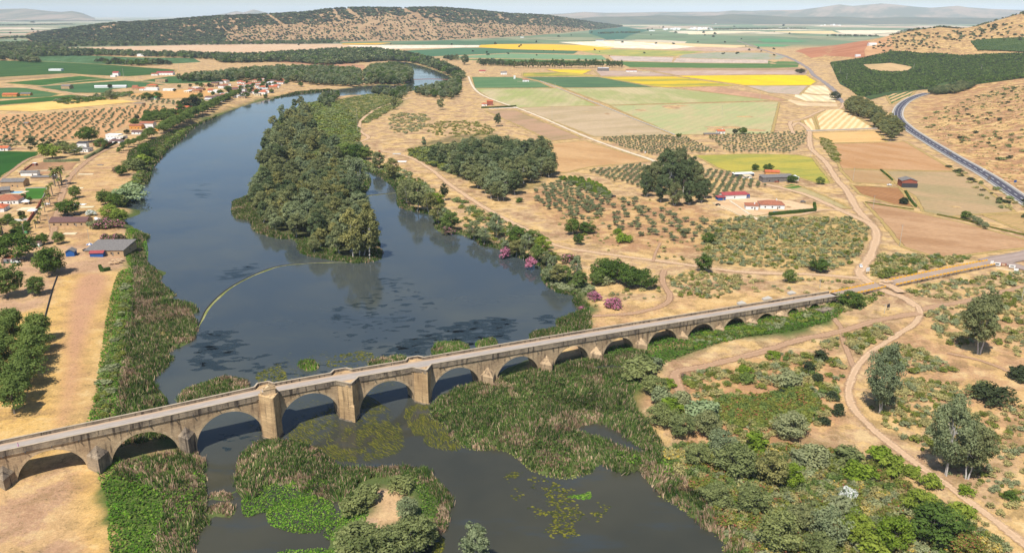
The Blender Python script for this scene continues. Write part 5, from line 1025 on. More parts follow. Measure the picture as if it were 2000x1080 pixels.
# ------------------------------------------------------------------ turn the requests into objects
def merged(name, mats_q, label=None, lod=None):
    """one mass: every remaining plant in a single mesh, colour per leaf"""
    Vs = []; Fs = []; Cs = []; n0 = 0
    for d in mats_q:
        t = TPL[lod or d['kind']][d['i'] % len(TPL[lod or d['kind']])]; V = t['V']; F = t['F']; T = t['T']; s = d['h']/t['h']
        k = max(1, int(round(d.get('dec', 1))))
        if k > 1: sel = np.arange(d['i'] % k, len(F), k); F2 = F[sel]; V = V[F2.ravel()]; T = T[F2.ravel()]; c = V.reshape(-1, 4, 3).mean(1, keepdims=True); V = (c+(V.reshape(-1, 4, 3)-c)*math.sqrt(k)*.95).reshape(-1, 3); F = np.arange(len(V)).reshape(-1, 4)
        ca, sa = math.cos(d['rz']), math.sin(d['rz']); V = V*np.array([s*d['wid'], s*d['wid'], s]); V = np.stack([V[:, 0]*ca-V[:, 1]*sa, V[:, 0]*sa+V[:, 1]*ca, V[:, 2]], 1)+np.array([*d['q'], d['z']])
        a, b = LEAFC[d['mat']]; br = .82+.36*((d['i']*37) % 97)/97; c = (a+(b-a)*T[:, None])*br
        Vs.append(V.astype(np.float32)); Fs.append(F+n0); Cs.append(c); n0 += len(V)
    if not Vs: return
    obj(name, mesh(name, np.concatenate(Vs), np.concatenate(Fs), {'col': np.concatenate(Cs)}, M['mass']), kind='stuff')
M['mass'] = mat_attr('leaf_mass')
PAL = dict(euc=((78,90,56),(166,168,116)), euc2=((88,94,52),(176,170,108)), eucd=((60,76,50),(132,144,98)), eucg=((92,106,74),(168,176,130)), broad=((52,74,36),(116,140,64)), plane=((72,94,44),(140,156,84)), olive=((92,102,70),(166,170,126)), scrub=((136,134,86),(206,190,124)), sage=((118,126,86),(178,180,132)), bright=((84,112,36),(150,170,62)), lime=((96,118,42),(164,176,74)), tamarisk=((90,102,58),(160,166,106)), dark=((46,58,40),(88,98,66)), bram=((96,108,44),(150,152,74)), willow=((98,120,48),(164,178,82)), cane=((116,138,96),(176,190,140)))
LEAFC = {k: (np.array(lin(a)), np.array(lin(b))) for k, (a, b) in PAL.items()}
for name, L in REQ.items():
    Q = np.array([d['q'] for d in L]); Z = np.maximum(hgt(Q), -.1)-.05; size = np.array([d['h'] for d in L])*PXM(Q)
    for d, z in zip(L, Z): d['z'] = float(z)
    px_ = np.array([(1000+FP*q[0]/(q[1]*CS+H*SN)) for q in Q]); vis = (px_ > -60) & (px_ < 2060)
    order = np.argsort(-(size+vis*1000)); keep = order[:290] if len(L) > 300 else order; rest = order[290:] if len(L) > 300 else []
    first = {}
    for j in keep:
        d = L[j]; t = TPL[d['kind']][d['i'] % len(TPL[d['kind']])]; s = d['h']/t['h']; big = d['parts'] and size[j] > 24
        if big:
            r = thing(name, (*d['q'], d['z']), d['label'], d['cat'], d['group'], d['rz'])
            c = obj('crown', tmesh(d['kind'], d['i'], d['mat']), r); k = obj('trunk', trmesh(d['kind'], d['i']), r)
        else: r = obj(name, single(d['kind'], d['i'], d['mat']) if t['limbs'] else tmesh(d['kind'], d['i'], d['mat']), None, (*d['q'], d['z']), d['rz'], label=d['label'], cat=d['cat'], group=d['group'])
        r.scale = (s*d['wid'], s*d['wid'], s)
    if len(rest):
        for j in rest: L[j]['dec'] = {'euc': 5, 'olive': 3, 'scrub': 1 if size[j] > 7 else 3}.get(L[j]['kind'], 2)
        merged({'shrub': 'scrub', 'olive_tree': 'olive_grove', 'riverside_tree': 'woodland', 'eucalyptus_tree': 'eucalyptus_wood'}.get(name, name+'_mass'), [L[j] for j in rest])
# far woods, hill cover and orchards as masses
def mass(name, px, sp, hr, mats, kind='wood', seed=0, keep=1., wid=1.2, ns=80, row=None, q=None, z=None, dec=1):
    g = (rows(px, *row) if row else scatter(px, sp, seed, maxn=9000)) if q is None else q
    n = vnoise(g, ns, seed+3); g = g[n > 1-keep] if keep < 1 else g
    zz = base_h(g)-.1 if z is None else z(g); r = np.random.default_rng(seed)
    return [dict(kind=kind, q=p, z=float(a), h=r.uniform(*hr), mat=mats[r.integers(len(mats))], wid=wid*r.uniform(.8, 1.2), i=int(r.integers(97)), rz=r.uniform(0, 6.28), dec=dec) for p, a in zip(g, zz)]
L = []
for k, (px, sp, keep) in enumerate([([(430,118),(560,108),(700,100),(760,104),(810,112),(860,128),(900,150),(895,160),(860,140),(800,122),(720,122),(640,128),(560,122),(450,124)], 15, .95), ([(-40,100),(60,98),(200,104),(330,108),(470,112),(520,117),(480,121),(330,113),(200,110),(60,112),(-40,114)], 20, .85), ([(150,118),(300,125),(345,128),(320,131),(220,127)], 22, .5), ([(0,88),(200,86),(400,87),(640,84),(640,86),(400,89),(160,92),(0,98)], 26, .8), ([(-40,115),(60,117),(75,124),(0,119)], 25, .8), ([(830,108),(900,118),(1000,128),(1000,131),(900,124)], 24, .5)]):
    L += mass('w', px, sp, (11, 20), ['eucd', 'dark', 'broad', 'eucd', 'euc'], seed=60+k, keep=keep)
for k, px in enumerate([[(0,76),(60,74),(60,75),(0,77.5)],[(1180,66),(1300,64),(1300,65),(1180,67)],[(1400,58),(1560,57),(1560,57.6),(1400,58.8)],[(1230,43),(1450,42),(1450,42.5),(1230,43.7)],[(1450,47),(1700,46),(1700,46.5),(1450,47.8)],[(1600,52),(1780,53),(1780,53.8),(1600,53)],[(0,50),(150,48),(150,48.6),(0,51)],[(20,42),(200,41),(200,41.6),(20,42.8)],[(1300,77),(1420,80),(1420,81),(1300,78)],[(1500,82),(1545,84),(1545,85),(1500,83)],[(1560,70),(1700,72),(1700,72.8),(1560,71)]]):
    L += mass('w', px, 30, (9, 16), ['eucd', 'dark', 'broad'], seed=160+k, keep=.6, ns=300)
merged('far_woodland', L)
L = mass('o', [(1622,125),(1700,112),(1740,102),(1800,106),(2010,106),(2010,152),(1905,165),(1870,160),(1800,175),(1740,180),(1680,192),(1640,160)], 6, (3.8, 5.4), ['broad', 'broad', 'plane', 'dark'], 'wood', 70, wid=1.25, row=(-30, 5.6, 6.4, .9), dec=4)
cl = W(smooth([(1686,128),(1740,125),(1782,133),(1770,141),(1735,142),(1700,138)], 3)); L = [d for d in L if not inside(d['q'][None], cl)[0]]
L += mass('o2', [(1895,82),(2010,76),(2010,104),(1910,100)], 6, (3.5, 4.5), ['broad'], 'wood', 71, wid=1.3, row=(0, 8, 8, .8), dec=4)
merged('orchard', L)
L = mass('b', [(1690,108),(1735,72),(1790,52),(1840,50),(1880,56),(1930,42),(2040,28),(2040,78),(1900,82),(1880,95),(1740,100)], 18, (2.5, 6.5), ['dark', 'eucd', 'olive'], 'oak', 72, .55, 1.2, 90)
merged('hill_scrub', L)
sheet('orchard_ground', [(1622,122),(1700,112),(1738,102),(1800,105),(2010,105),(2010,152),(1905,166),(1870,162),(1800,176),(1742,184),(1700,196),(1640,165)], fm('orchard', (66,86,46), (84,100,54), row=(-30, 6.4), ramt=.2), off=.35)
sheet('clearing', [(1686,128),(1740,125),(1782,133),(1770,141),(1735,142),(1700,138)], fm('gold', (206,170,120), (180,150,104)), off=.7)
sheet('orchard_ground', [(1895,82),(2010,76),(2010,104),(1910,100)], fm('orchard', (66,86,46), (84,100,54), row=(0, 8), ramt=.2), off=.8)
sheet('bare_slope', [(1700,84),(1740,70),(1745,98),(1690,112),(1688,100)], fm('gold3', (206,160,112), (190,140,96)), off=.5)
# ------------------------------------------------------------------ reeds and water plants
def proj(q, z):
    x, y = q[:, 0], q[:, 1]; dz = z-H; dep = y*CS-dz*SN; up = y*SN+dz*CS
    return np.stack([1000+FP*x/dep, 540-FP*up/dep], 1)
GRN = [np.array(lin(c)) for c in [(84,110,48), (104,128,58), (126,142,78), (66,92,42)]]; DRYC = [np.array(lin(c)) for c in [(206,174,142), (184,152,122), (222,192,156), (160,132,104)]]; VIV = [np.array(lin(c)) for c in [(92,136,40), (114,154,50), (80,116,42), (142,168,70)]]
M['reed'] = mat_attr('reed_blade', .3)
def reeds(name, px, dens, hr, dry, ns=11, seed=0, wr=(.11, .24), greens=GRN, world=None, edge=-.8, per=7, dryp=(), near=None):
    w_ = W(smooth(px, 3)) if world is None else world; lo, hi = w_.min(0), w_.max(0); r = np.random.default_rng(seed+200)
    n = int(np.prod(hi-lo)*dens); g = r.uniform(lo, hi, (n, 2)); g = g[inside(g, w_)]; g = g[shore_sd(g) > edge]
    if near: g = g[shore_sd(g) < near]
    if not len(g): return
    v = vnoise(g, ns, seed)*.5+vnoise(g, ns*.3, seed+1)*.5; isd = v < dry
    for dp in dryp: isd |= inside(g, W(smooth(dp, 3)))&(r.random(len(g)) < .8)
    isd = np.where(r.random(len(g)) < .10, ~isd, isd); hmul = .45+.85*vnoise(g, 7, seed+9)
    q = np.repeat(g, per, 0)+r.normal(0, .38, (len(g)*per, 2)); N = len(q); h = r.uniform(*hr, N)*np.repeat(hmul, per); h = np.where(np.repeat(isd, per), h*.85, h)
    a = r.uniform(0, 6.28, N); wd = r.uniform(*wr, N); dx = np.stack([np.cos(a), np.sin(a)], 1)*wd[:, None]; la = np.repeat(vnoise(g, 13, seed+21), per)*12.6; lm = np.repeat(vnoise(g, 8, seed+22), per)**2*.55; ln = r.normal(0, .2, (N, 2))*h[:, None]+np.stack([np.cos(la), np.sin(la)], 1)*(lm*h)[:, None]
    z0 = np.maximum(np.repeat(hgt(g), per), -.05)-.05
    V = np.stack([np.c_[q-dx, z0], np.c_[q+dx, z0], np.c_[q+ln+dx*.35, z0+h], np.c_[q+ln-dx*.35, z0+h*.97]], 1).reshape(-1, 3)
    k = np.repeat(r.integers(0, 4, len(g)), per); gc = np.array(greens)[k]; dc = np.array(DRYC)[k]; tone = .8+.4*np.repeat(vnoise(g, 17, seed+4), per)
    c = np.where((np.repeat(isd, per)^(r.random(len(gc)) < .16))[:, None], dc, gc)*tone[:, None]*r.uniform(.85, 1.15, N)[:, None]; C = np.repeat(c, 4, 0)
    obj(name, mesh(name, V, np.arange(4*N).reshape(N, 4), {'col': C}, M['reed']), kind='stuff')
def lowplants(name, px, dens, cols, seed=0, hr=(.1, .6), sz=(.3, .7), world=None, clip=None, ns=8, keep=0.0):
    w_ = G(smooth(px, 3), .3) if world is None else world; lo, hi = w_.min(0), w_.max(0); r = np.random.default_rng(seed+400)
    g = r.uniform(lo, hi, (int(np.prod(hi-lo)*dens), 2)); d = inside(g, w_); g = g[d]
    if clip is not None: g = g[shore_sd(g) > clip]
    g = g[vnoise(g, ns, seed+3) > keep]; N = len(g); zb = np.maximum(hgt(g), 0); z = zb+r.uniform(*hr, N)*(.4+vnoise(g, 4, seed))
    nn = rdir(r, N)*.7+np.array([0, 0, 1.0]); nn /= np.linalg.norm(nn, axis=1)[:, None]; s = r.uniform(*sz, N)
    V, F = leafquads(r, np.c_[g, z], nn, 1.0, 1.2); V = (V.reshape(-1, 4, 3)-np.c_[g, z][:, None])*s[:, None, None]+np.c_[g, z][:, None]; V = V.reshape(-1, 3); V[:, 2] = np.maximum(V[:, 2], .03)
    k = r.integers(0, len(cols), N); c = np.array(cols)[k]*(.75+.5*vnoise(g, ns, seed+1))[:, None]
    obj(name, mesh(name, V, F, {'col': np.repeat(c, 4, 0)}, M['reed']), kind='stuff')
reeds('reed_bed', [(262,455),(300,462),(300,520),(330,545),(368,575),(400,600),(395,660),(345,690),(340,730),(305,760),(345,800),(340,850),(270,865),(225,870),(232,790),(240,700),(250,620),(262,560),(258,500)], .95, (1.6, 2.8), .33, 13, 1, dryp=[[(262,610),(300,600),(352,600),(345,620),(300,632),(268,630)], [(235,715),(255,700),(250,760),(228,780)], [(262,530),(285,525),(278,560),(262,585)]])
lowplants('waterside_herbs', [(232,545),(262,540),(260,620),(250,700),(240,780),(230,860),(172,862),(188,790),(200,700),(212,620)], 4, VIV[:3]+GRN[1:2]+GRN[2:3], 2, (.2, .9), (.4, .9), ns=9)
reeds('reed_bed', [(255,470),(285,480),(282,520),(258,530)], 1.2, (.8, 1.5), .1, 10, 3, greens=VIV)
reeds('reed_bed', [(232,905),(330,885),(392,880),(402,920),(400,985),(412,1030),(380,1090),(300,1090),(320,1000),(290,950),(235,935)], 1.1, (1.3, 2.3), .52, 10, 4)
lowplants('waterside_herbs', [(190,915),(240,905),(300,945),(345,960),(395,920),(400,1000),(330,1040),(320,1095),(222,1095),(212,1000)], 4, VIV+GRN[:2], 5, (.2, 1.0), (.4, .9), ns=7)
reeds('reed_bed', [(845,785),(905,755),(960,742),(1080,718),(1180,697),(1262,690),(1262,735),(1235,770),(1245,800),(1285,850),(1300,890),(1265,915),(1240,925),(1165,935),(1100,935),(1050,930),(1000,890),(905,885),(850,830)], 1.2, (1.3, 2.4), .33, 20, 6, dryp=[[(1080,815),(1160,800),(1170,825),(1110,850),(1070,835)], [(1205,700),(1245,696),(1235,715),(1200,718)], [(1195,865),(1235,862),(1232,885),(1200,880)], [(1050,880),(1110,895),(1100,915),(1050,905)]])
reeds('reed_bed', [(1250,905),(1300,915),(1360,930),(1400,960),(1440,1000),(1480,1050),(1500,1095),(1425,1100),(1400,1060),(1340,1005),(1290,975)], 1.2, (1.5, 2.5), .5, 10, 7)
lowplants('waterside_herbs', [(1195,893),(1240,885),(1300,900),(1350,915),(1345,935),(1300,935),(1255,915),(1210,905)], 5, VIV, 8, (.2, .8), (.4, .8))
lowplants('waterside_herbs', [(1380,955),(1450,975),(1500,1060),(1480,1095),(1440,1040),(1400,990)], 4, VIV[:3]+GRN[:1], 9, (.2, .8), (.4, .8))
reeds('reed_bed', [(455,385),(500,375),(520,440),(575,470),(560,480),(500,460),(458,430)], 1.2, (1.5, 2.6), .2, 12, 10)
reeds('reed_bed', [(560,465),(640,480),(665,508),(600,505),(575,495)], 1.3, (1.4, 2.4), .05, 12, 11, greens=[GRN[1], VIV[2], GRN[2], VIV[0]])
reeds('reed_bed', [(1060,560),(1095,562),(1130,580),(1150,605),(1150,650),(1098,652),(1085,625),(1115,600)], 1.2, (1.3, 2.4), .08, 12, 12, greens=[GRN[1], VIV[2], GRN[0], GRN[1]])
reeds('reed_bed', [(250,300),(330,262),(420,224),(540,188),(640,176),(642,181),(560,194),(470,212),(375,254),(330,292),(300,330),(290,352),(278,345),(268,330)], .55, (2.0, 3.4), .05, 12, 13, (.3, .6), [GRN[0], GRN[3], GRN[1], GRN[0]], edge=-2.5)
lowplants('riverside_herbs', [(1180,690),(1240,672),(1330,655),(1400,640),(1480,622),(1560,604),(1640,588),(1650,604),(1622,630),(1530,653),(1446,664),(1400,676),(1330,700),(1270,728),(1240,720)], 4, [VIV[2], GRN[1], GRN[0], VIV[0]], 14, (.3, 1.1), (.4, .9))
reeds('reed_bed', [(1180,712),(1262,700),(1270,730),(1235,745),(1190,735)], 1.2, (1.2, 2.2), .35, 8, 15, greens=[GRN[1], VIV[2], GRN[2], VIV[0]])
for k, px in enumerate([[(440,380),(500,360),(600,200),(700,300),(760,330),(800,380),(760,520),(600,520),(460,450)], [(700,310),(760,325),(850,400),(960,455),(1070,500),(1130,560),(1130,640),(1090,640),(1050,550),(950,490),(840,440),(770,420)]]): reeds('shore_reeds', px, .8, (.8, 2.0), .18, 9, 70+k, (.15, .35), [GRN[0], GRN[1], VIV[2], GRN[3]], near=6)
for k, (nm, dry, gr) in enumerate([('clump1', .1, VIV), ('clump2', .4, GRN), ('clump3', .2, [GRN[1], VIV[2], GRN[2], VIV[0]]), ('clump4', .1, [GRN[1], VIV[2], GRN[2], VIV[0]]), ('clump5', .4, GRN), ('clump6', .05, [GRN[1], VIV[2], GRN[0], GRN[1]]), ('clump7', .3, GRN), ('tuft1', 1.0, GRN), ('tuft2', 1.0, GRN)]):
    reeds('reed_clump', None, 1.6, (1.2, 2.2) if k < 7 else (.8, 1.4), dry, 9, 30+k, greens=gr, world=ISW[nm], edge=-.6)
ring = G(smooth([(458,945),(468,892),(500,864),(560,860),(628,880),(658,908),(700,915),(770,910),(835,922),(884,972),(876,1000),(872,1035),(850,1062),(838,1040),(860,1000),(850,975),(810,945),(760,935),(700,945),(668,1000),(640,975),(600,962),(560,945),(515,948),(490,975)], 3), .5)
reeds('reed_bed', None, 1.5, (1.2, 2.2), .42, 8, 50, world=ring)
lowplants('floating_mat', [(470,985),(485,940),(520,915),(570,905),(625,925),(640,960),(612,975),(575,990),(515,1000),(480,1008)], 8, VIV, 51, (.05, .4), (.3, .6))
lowplants('floating_mat', [(532,985),(590,968),(640,972),(655,1005),(630,1035),(600,1040),(570,1038),(530,1025),(520,1005)], 9, VIV, 52, (.05, .4), (.3, .6))
lowplants('floating_mat', [(632,1040),(650,1010),(680,985),(720,1000),(700,1040),(660,1055),(636,1052)], 8, VIV, 53, (.05, .5), (.3, .6))
lowplants('floating_mat', [(545,1075),(600,1070),(650,1072),(660,1100),(560,1100)], 8, VIV, 54, (.05, .4), (.3, .6))
lowplants('floating_mat', [(800,935),(840,950),(870,990),(860,1030),(830,1030),(820,980)], 6, VIV+GRN, 55, (.1, .8), (.3, .7))
for i, p in enumerate([[(250,452),(275,455),(288,480),(285,518),(255,528),(245,500)]]): lowplants('waterside_herbs', p, 5, VIV, 56+i, (.1, .5), (.4, .8))
lowplants('marsh_herbs', [(845,785),(905,755),(1080,718),(1250,695),(1262,735),(1245,800),(1300,890),(1240,925),(1100,935),(1000,890),(905,885),(850,830)], 1.6, [VIV[2], GRN[1], GRN[2], GRN[0]], 61, (1.0, 2.0), (.25, .6), clip=.2, ns=16, keep=.45)
lowplants('shore_scum', [(845,790),(860,765),(880,850),(980,872),(1060,915),(1160,920),(1300,965),(1420,1060),(1440,1090),(1400,1090),(1280,975),(1100,945),(900,895),(840,830)], 3, [np.array(lin((160,160,84))), np.array(lin((130,140,70)))], 62, (.02, .06), (.3, .7), clip=-1.6, ns=10, keep=.3)
# floating weed: short streaks combed by the current, and small round patches
def streaks(name, px, dens, direc, L, cols, seed, keep=.5, ns=9, wd=(.04, .12)):
    w_ = G(smooth(px, 3)); lo, hi = w_.min(0), w_.max(0); r = np.random.default_rng(seed+600); g = r.uniform(lo, hi, (int(np.prod(hi-lo)*dens), 2)); g = g[inside(g, w_)]
    g = g[(shore_sd(g) < -1)&(vnoise(g, ns, seed)*.6+vnoise(g, ns*.3, seed+1)*.4 > keep+r.normal(0, .06, len(g)))]; N = len(g)
    if not N: return
    a0, a1 = G([direc[0]])[0], G([direc[1]])[0]; base = math.atan2(*(a1-a0)[::-1]); a = base+r.normal(0, .25, N); l = r.uniform(*L, N)/2; w2 = r.uniform(*wd, N)
    e = np.stack([np.cos(a), np.sin(a)], 1); n_ = np.stack([-e[:, 1], e[:, 0]], 1); z = r.uniform(.02, .05, N)
    V = np.stack([np.c_[g-e*l[:, None], z], np.c_[g-n_*w2[:, None], z], np.c_[g+e*l[:, None], z], np.c_[g+n_*w2[:, None], z]], 1).reshape(-1, 3)
    c = np.array(cols)[r.integers(0, len(cols), N)]*r.uniform(.8, 1.2, N)[:, None]
    obj(name, mesh(name, V, np.arange(4*N).reshape(N, 4), {'col': np.repeat(c, 4, 0)}, M['reed']), kind='stuff')
WC = [np.array(lin(c)) for c in [(118,116,42), (140,134,50), (90,94,42), (72,80,42)]]
streaks('water_weed', [(560,850),(640,800),(700,770),(760,800),(790,870),(720,900),(640,895)], 3.6, ((660,830),(740,875)), (1.2, 4), WC, 1, .40)
streaks('water_weed', [(790,800),(850,790),(880,850),(900,878),(850,875),(810,850)], 4.6, ((800,800),(830,870)), (1.5, 4), WC, 2, .36)
streaks('water_weed', [(990,925),(1040,925),(1100,950),(1190,975),(1180,1010),(1110,1055),(1060,1040),(1030,1010),(990,960)], 2.0, ((1000,940),(1060,945)), (.5, 1.4), WC, 3, .5, 8, (.2, .5))
streaks('water_weed', [(500,730),(550,715),(560,760),(520,760)], 2.5, ((500,730),(540,725)), (.5, 1.4), WC, 4, .4, 7, (.2, .5)); streaks('water_weed', [(640,700),(720,685),(725,712),(660,735)], 2.0, ((640,700),(700,690)), (.5, 1.4), WC, 5, .5, 7, (.2, .5))
streaks('water_weed', [(1135,965),(1152,960),(1150,975),(1105,970)], 6, ((1105,968),(1150,968)), (.5, 1.2), VIV, 6, .1, 7, (.2, .5)); streaks('water_weed', [(848,1060),(868,1050),(862,1085),(845,1085)], 6, ((848,1060),(850,1085)), (.5, 1.2), WC, 7, .1, 7, (.2, .5))
streaks('water_weed', [(560,690),(760,700),(850,690),(700,800),(560,860),(480,830)], .5, ((600,760),(660,765)), (.6, 2), WC, 8, .5, 9)
def blobs(name, zones, col):
    mb = MB(); r = random.Random(5)
    for px, n, sr in zones:
        w_ = G(px); lo, hi = w_.min(0), w_.max(0); c = 0; t = 0
        while c < n and t < n*30:
            t += 1; q = np.array([r.uniform(lo[0], hi[0]), r.uniform(lo[1], hi[1])])
            if not inside(q[None], w_)[0] or shore_sd(q[None])[0] > -2: continue
            c += 1; s = r.uniform(*sr); k = 13; ph = [r.uniform(0, 6.28) for _ in range(3)]; rot = r.uniform(-.3, .5); P = []
            for j in range(k):
                a = 6.283*j/k; R = s*(1+.3*math.sin(2*a+ph[0])+.25*math.sin(3*a+ph[1])+.2*math.sin(5*a+ph[2])); x, y = R*1.5*math.cos(a), R*.7*math.sin(a); P.append((q[0]+x*math.cos(rot)-y*math.sin(rot), q[1]+x*math.sin(rot)+y*math.cos(rot), .008+.0008*(c % 9)))
            mb.add(P, [tuple(range(k))])
    t = NT(name); P = t.pos(); n = t.noise(P, 1.4, 4, .7); b = t.pbr(t.mix(t.ramp(n, .3, .7), lin((34,44,50)), lin(col)), .12, t.noise(P, 1.1, 3), .05, .04, spec=.35, IOR=1.33)
    b = t.n('ShaderNodeMixShader', Fac=t.ramp(n, .40, .52, .25, 1), i1=t.n('ShaderNodeBsdfTransparent').outputs[0], i2=b).outputs[0]
    mb.build(name, t.out(b), kind='stuff')
blobs('submerged_weed', [([(400,645),(470,650),(465,690),(450,730),(390,735),(375,700)], 60, (1, 3.6)), ([(455,690),(520,690),(560,720),(480,740)], 16, (.8, 2.6)), ([(650,600),(780,560),(860,575),(850,640),(760,680),(650,680)], 110, (.5, 2.4)), ([(840,645),(960,620),(1000,625),(980,665),(900,690),(780,720),(700,720),(800,660)], 190, (.8, 3.2)), ([(1052,620),(1082,612),(1080,630),(1060,636)], 14, (1, 2.4)), ([(880,360),(905,350),(912,385),(885,392)], 1, (1, 2)), ([(378,372),(405,355),(410,385),(385,392)], 12, (1.5, 3.5)), ([(440,520),(500,515),(480,545),(430,545)], 24, (1, 3)), ([(430,845),(500,845),(500,880),(440,885)], 9, (.6, 1.5)), ([(730,545),(800,540),(810,560),(740,565)], 20, (.7, 2)), ([(540,700),(700,720),(720,760),(600,780),(530,760)], 30, (.6, 1.8))], (50,62,62))
# ------------------------------------------------------------------ floating booms
def boom(px, label, r1=.35, weed=1):
    c = G(smooth(px, 6, False)); q = Vector((*c[0], 0)); root = thing('floating_boom', tuple(q), label, 'boom')
    MB().tube([(x-q.x, y-q.y, .15) for x, y in c], r1, 5).build('float_tube', M['darkgrey'] if weed else M['rust'], root)
    if weed:
        L = np.linspace(0, 1, len(c)); t = np.gradient(c, axis=0); t /= np.hypot(*t.T)[:, None]; n_ = np.stack([t[:, 1], -t[:, 0]], 1); wd = (.5+1.3*vnoise(np.c_[L*60, L*0], 4, 2))*np.minimum(1, 6*L+.2)
        a = c+n_*.5-np.array([q.x, q.y]); b = c+n_*(.5+wd)[:, None]-np.array([q.x, q.y]); m = len(c); V = np.r_[np.c_[a, np.full(m, .06)], np.c_[b, np.full(m, .05)]]
        obj('weed_band', mesh('weed_band', V, np.array([(i+m, i+m+1, i+1, i) for i in range(m-1)]), mats=mat_field('boom_weed', (130,134,70), (164,158,112), sc=.3)), root)
boom([(383,643),(392,625),(402,605),(425,580),(455,558),(500,535),(545,520),(600,514),(650,512),(680,512)], 'long curved floating boom trailing weed below the river island')
boom([(700,388),(722,382),(740,380),(778,376)], 'short floating boom across the side channel')
boom([(808,156),(840,155),(878,156)], 'thin pale boom across the far upstream pool', .5, 0)
# ------------------------------------------------------------------ hills and far mountains
def strip_hill(name, crest, D, foot0, foot1, mat, n=220, m=28, nz=60, amp=.1, foot_z=0.5):
    cx = np.array([c[0] for c in crest], float); cy = np.array([c[1] for c in crest], float); xs = np.linspace(cx[0], cx[-1], n); ys = np.interp(xs, cx, cy)
    r = rays(np.c_[xs, ys]); D, foot0, foot1 = [np.interp(xs, [q[0] for q in v], [q[1] for q in v]) if isinstance(v, list) else np.full(n, float(v)) for v in (D, foot0, foot1)]; zc = H+r[:, 2]/r[:, 1]*D; zc = np.maximum(zc, 1)
    ts = np.linspace(0, 1, m); V = []
    for t in ts:
        if t < .62: u = t/.62; Y = foot0+(D-foot0)*u; zz = (1-math.cos(math.pi*min(1, u)))/2*.55+.45*u**1.1
        else: u = (t-.62)/.38; Y = D+(foot1-D)*u; zz = (1+math.cos(math.pi*u))/2
        Yv = Y; X = r[:, 0]/r[:, 1]*Yv; P = np.c_[X, Yv]; z = zc*zz; z = z*(1+amp*(vnoise(P, nz*4, 3)-.5)*2*(1-abs(2*zz-1) if zz < 1 else 0))+amp*zc.mean()*.25*(vnoise(P, nz, 5)-.5)*zz
        V.append(np.c_[P, z+foot_z*(zz > 0)-1.0])
    V = np.concatenate(V); i = np.arange(m*n).reshape(m, n); F = np.stack([i[:-1, :-1], i[:-1, 1:], i[1:, 1:], i[1:, :-1]], -1).reshape(-1, 4)
    obj(name, mesh(name, V, F, mats=mat, smoothf=True), kind='structure'); return V.reshape(m, n, 3)
HC = [(-60,95),(0,86),(40,76),(80,67),(130,58),(180,51),(240,45),(300,43),(360,38),(420,33),(480,31),(540,28),(600,25),(640,19),(680,17),(720,15),(780,17),(840,15),(880,17),(940,22),(1000,28),(1060,30),(1110,37),(1160,45),(1200,50),(1240,54),(1275,57)]
soil = mat_field('hill_soil', (178,146,106), (150,118,84), sc=.01, amt=.8)
FT = [(-60,4300),(400,4500),(700,4650),(850,4900),(950,5350),(1040,6000),(1110,7000),(1180,8600),(1275,11000)]
HV = strip_hill('hill', HC, [(x, v*1.0+1250) for x, v in FT], FT, [(x, v+3600) for x, v in FT], soil, 320, 34, 70, .12)
r_ = np.random.default_rng(12); L = []
HC2 = np.array([(450,60),(480,56),(500,50),(600,47),(650,43),(700,36),(760,31),(800,32),(830,40),(880,46),(950,47),(1040,50),(1100,53),(1150,58),(1275,70)], float)
BRK = [((524,30),(552,50)), ((650,18),(664,41)), ((676,17),(702,36)), ((785,17),(832,41)), ((450,38),(470,72))]
for k in range(15000):
    a = r_.uniform(0, 318.9); b = r_.uniform(0, 22.9); i, fa = int(a), a % 1; j, fb = int(b), b % 1
    p = (HV[j, i]*(1-fa)+HV[j, i+1]*fa)*(1-fb)+(HV[j+1, i]*(1-fa)+HV[j+1, i+1]*fa)*fb
    x, y = proj(p[None, :2], p[2:3])[0]
    if p[2] < 2: continue
    line_ = 200 if x < 440 else np.interp(x, HC2[:, 0], HC2[:, 1]); dense = y < line_+r_.normal(0, 1.2)
    if dense:
        if x < 470 and vnoise(p[None, :2], 120, 8)[0] < .3 and r_.random() < .75: continue
        if any(dist(np.array([[x, y]]), np.array(s_, float), False)[0] < (3.2 if y < 45 else 2.2) for s_ in BRK): continue
        if b < 20 and r_.random() < .0: continue
        h = r_.uniform(7, 12); wd = 1.3
    else:
        if r_.random() < .52: continue
        h = r_.uniform(5, 9); wd = .95
    L.append(dict(kind='oak', q=p[:2], z=float(p[2])-.6, h=h, mat=['dark', 'eucd', 'dark', 'tamarisk'][r_.integers(4)] if not dense else ['dark', 'eucd'][r_.integers(2)], wid=wd*r_.uniform(.8, 1.2), i=int(r_.integers(97)), rz=0, dec=2))
merged('hill_woodland', L)
MT = mat_field('mountain_scrub', (110,110,86), (176,150,124), sc=.0012, amt=.8); MT2 = mat_field('mountain_scrub_dark', (92,98,80), (120,116,92), sc=.002, amt=.6)
strip_hill('mountains', [(-120,24),(-50,20),(0,18),(50,17),(75,20),(105,23),(120,24),(140,22),(160,26),(172,31),(185,36)], 21000, 18500, 26000, MT, 90, 12, 600, .1)
strip_hill('mountains', [(395,34),(420,30),(440,27),(462,22),(475,25),(495,19),(515,24),(545,29),(570,33),(590,36)], 24000, 22000, 28000, MT, 60, 12, 600, .1)
strip_hill('mountains', [(1000,33),(1040,29),(1100,27),(1140,24),(1180,26),(1250,25),(1290,24),(1400,24),(1430,21),(1470,22),(1500,21),(1560,20),(1600,15),(1640,9),(1665,12),(1700,9),(1722,7),(1745,9),(1790,14),(1820,16),(1870,12),(1890,15),(1940,18),(2000,20),(2060,19),(2150,24)], 21000, 17500, 28000, MT, 260, 14, 700, .12)
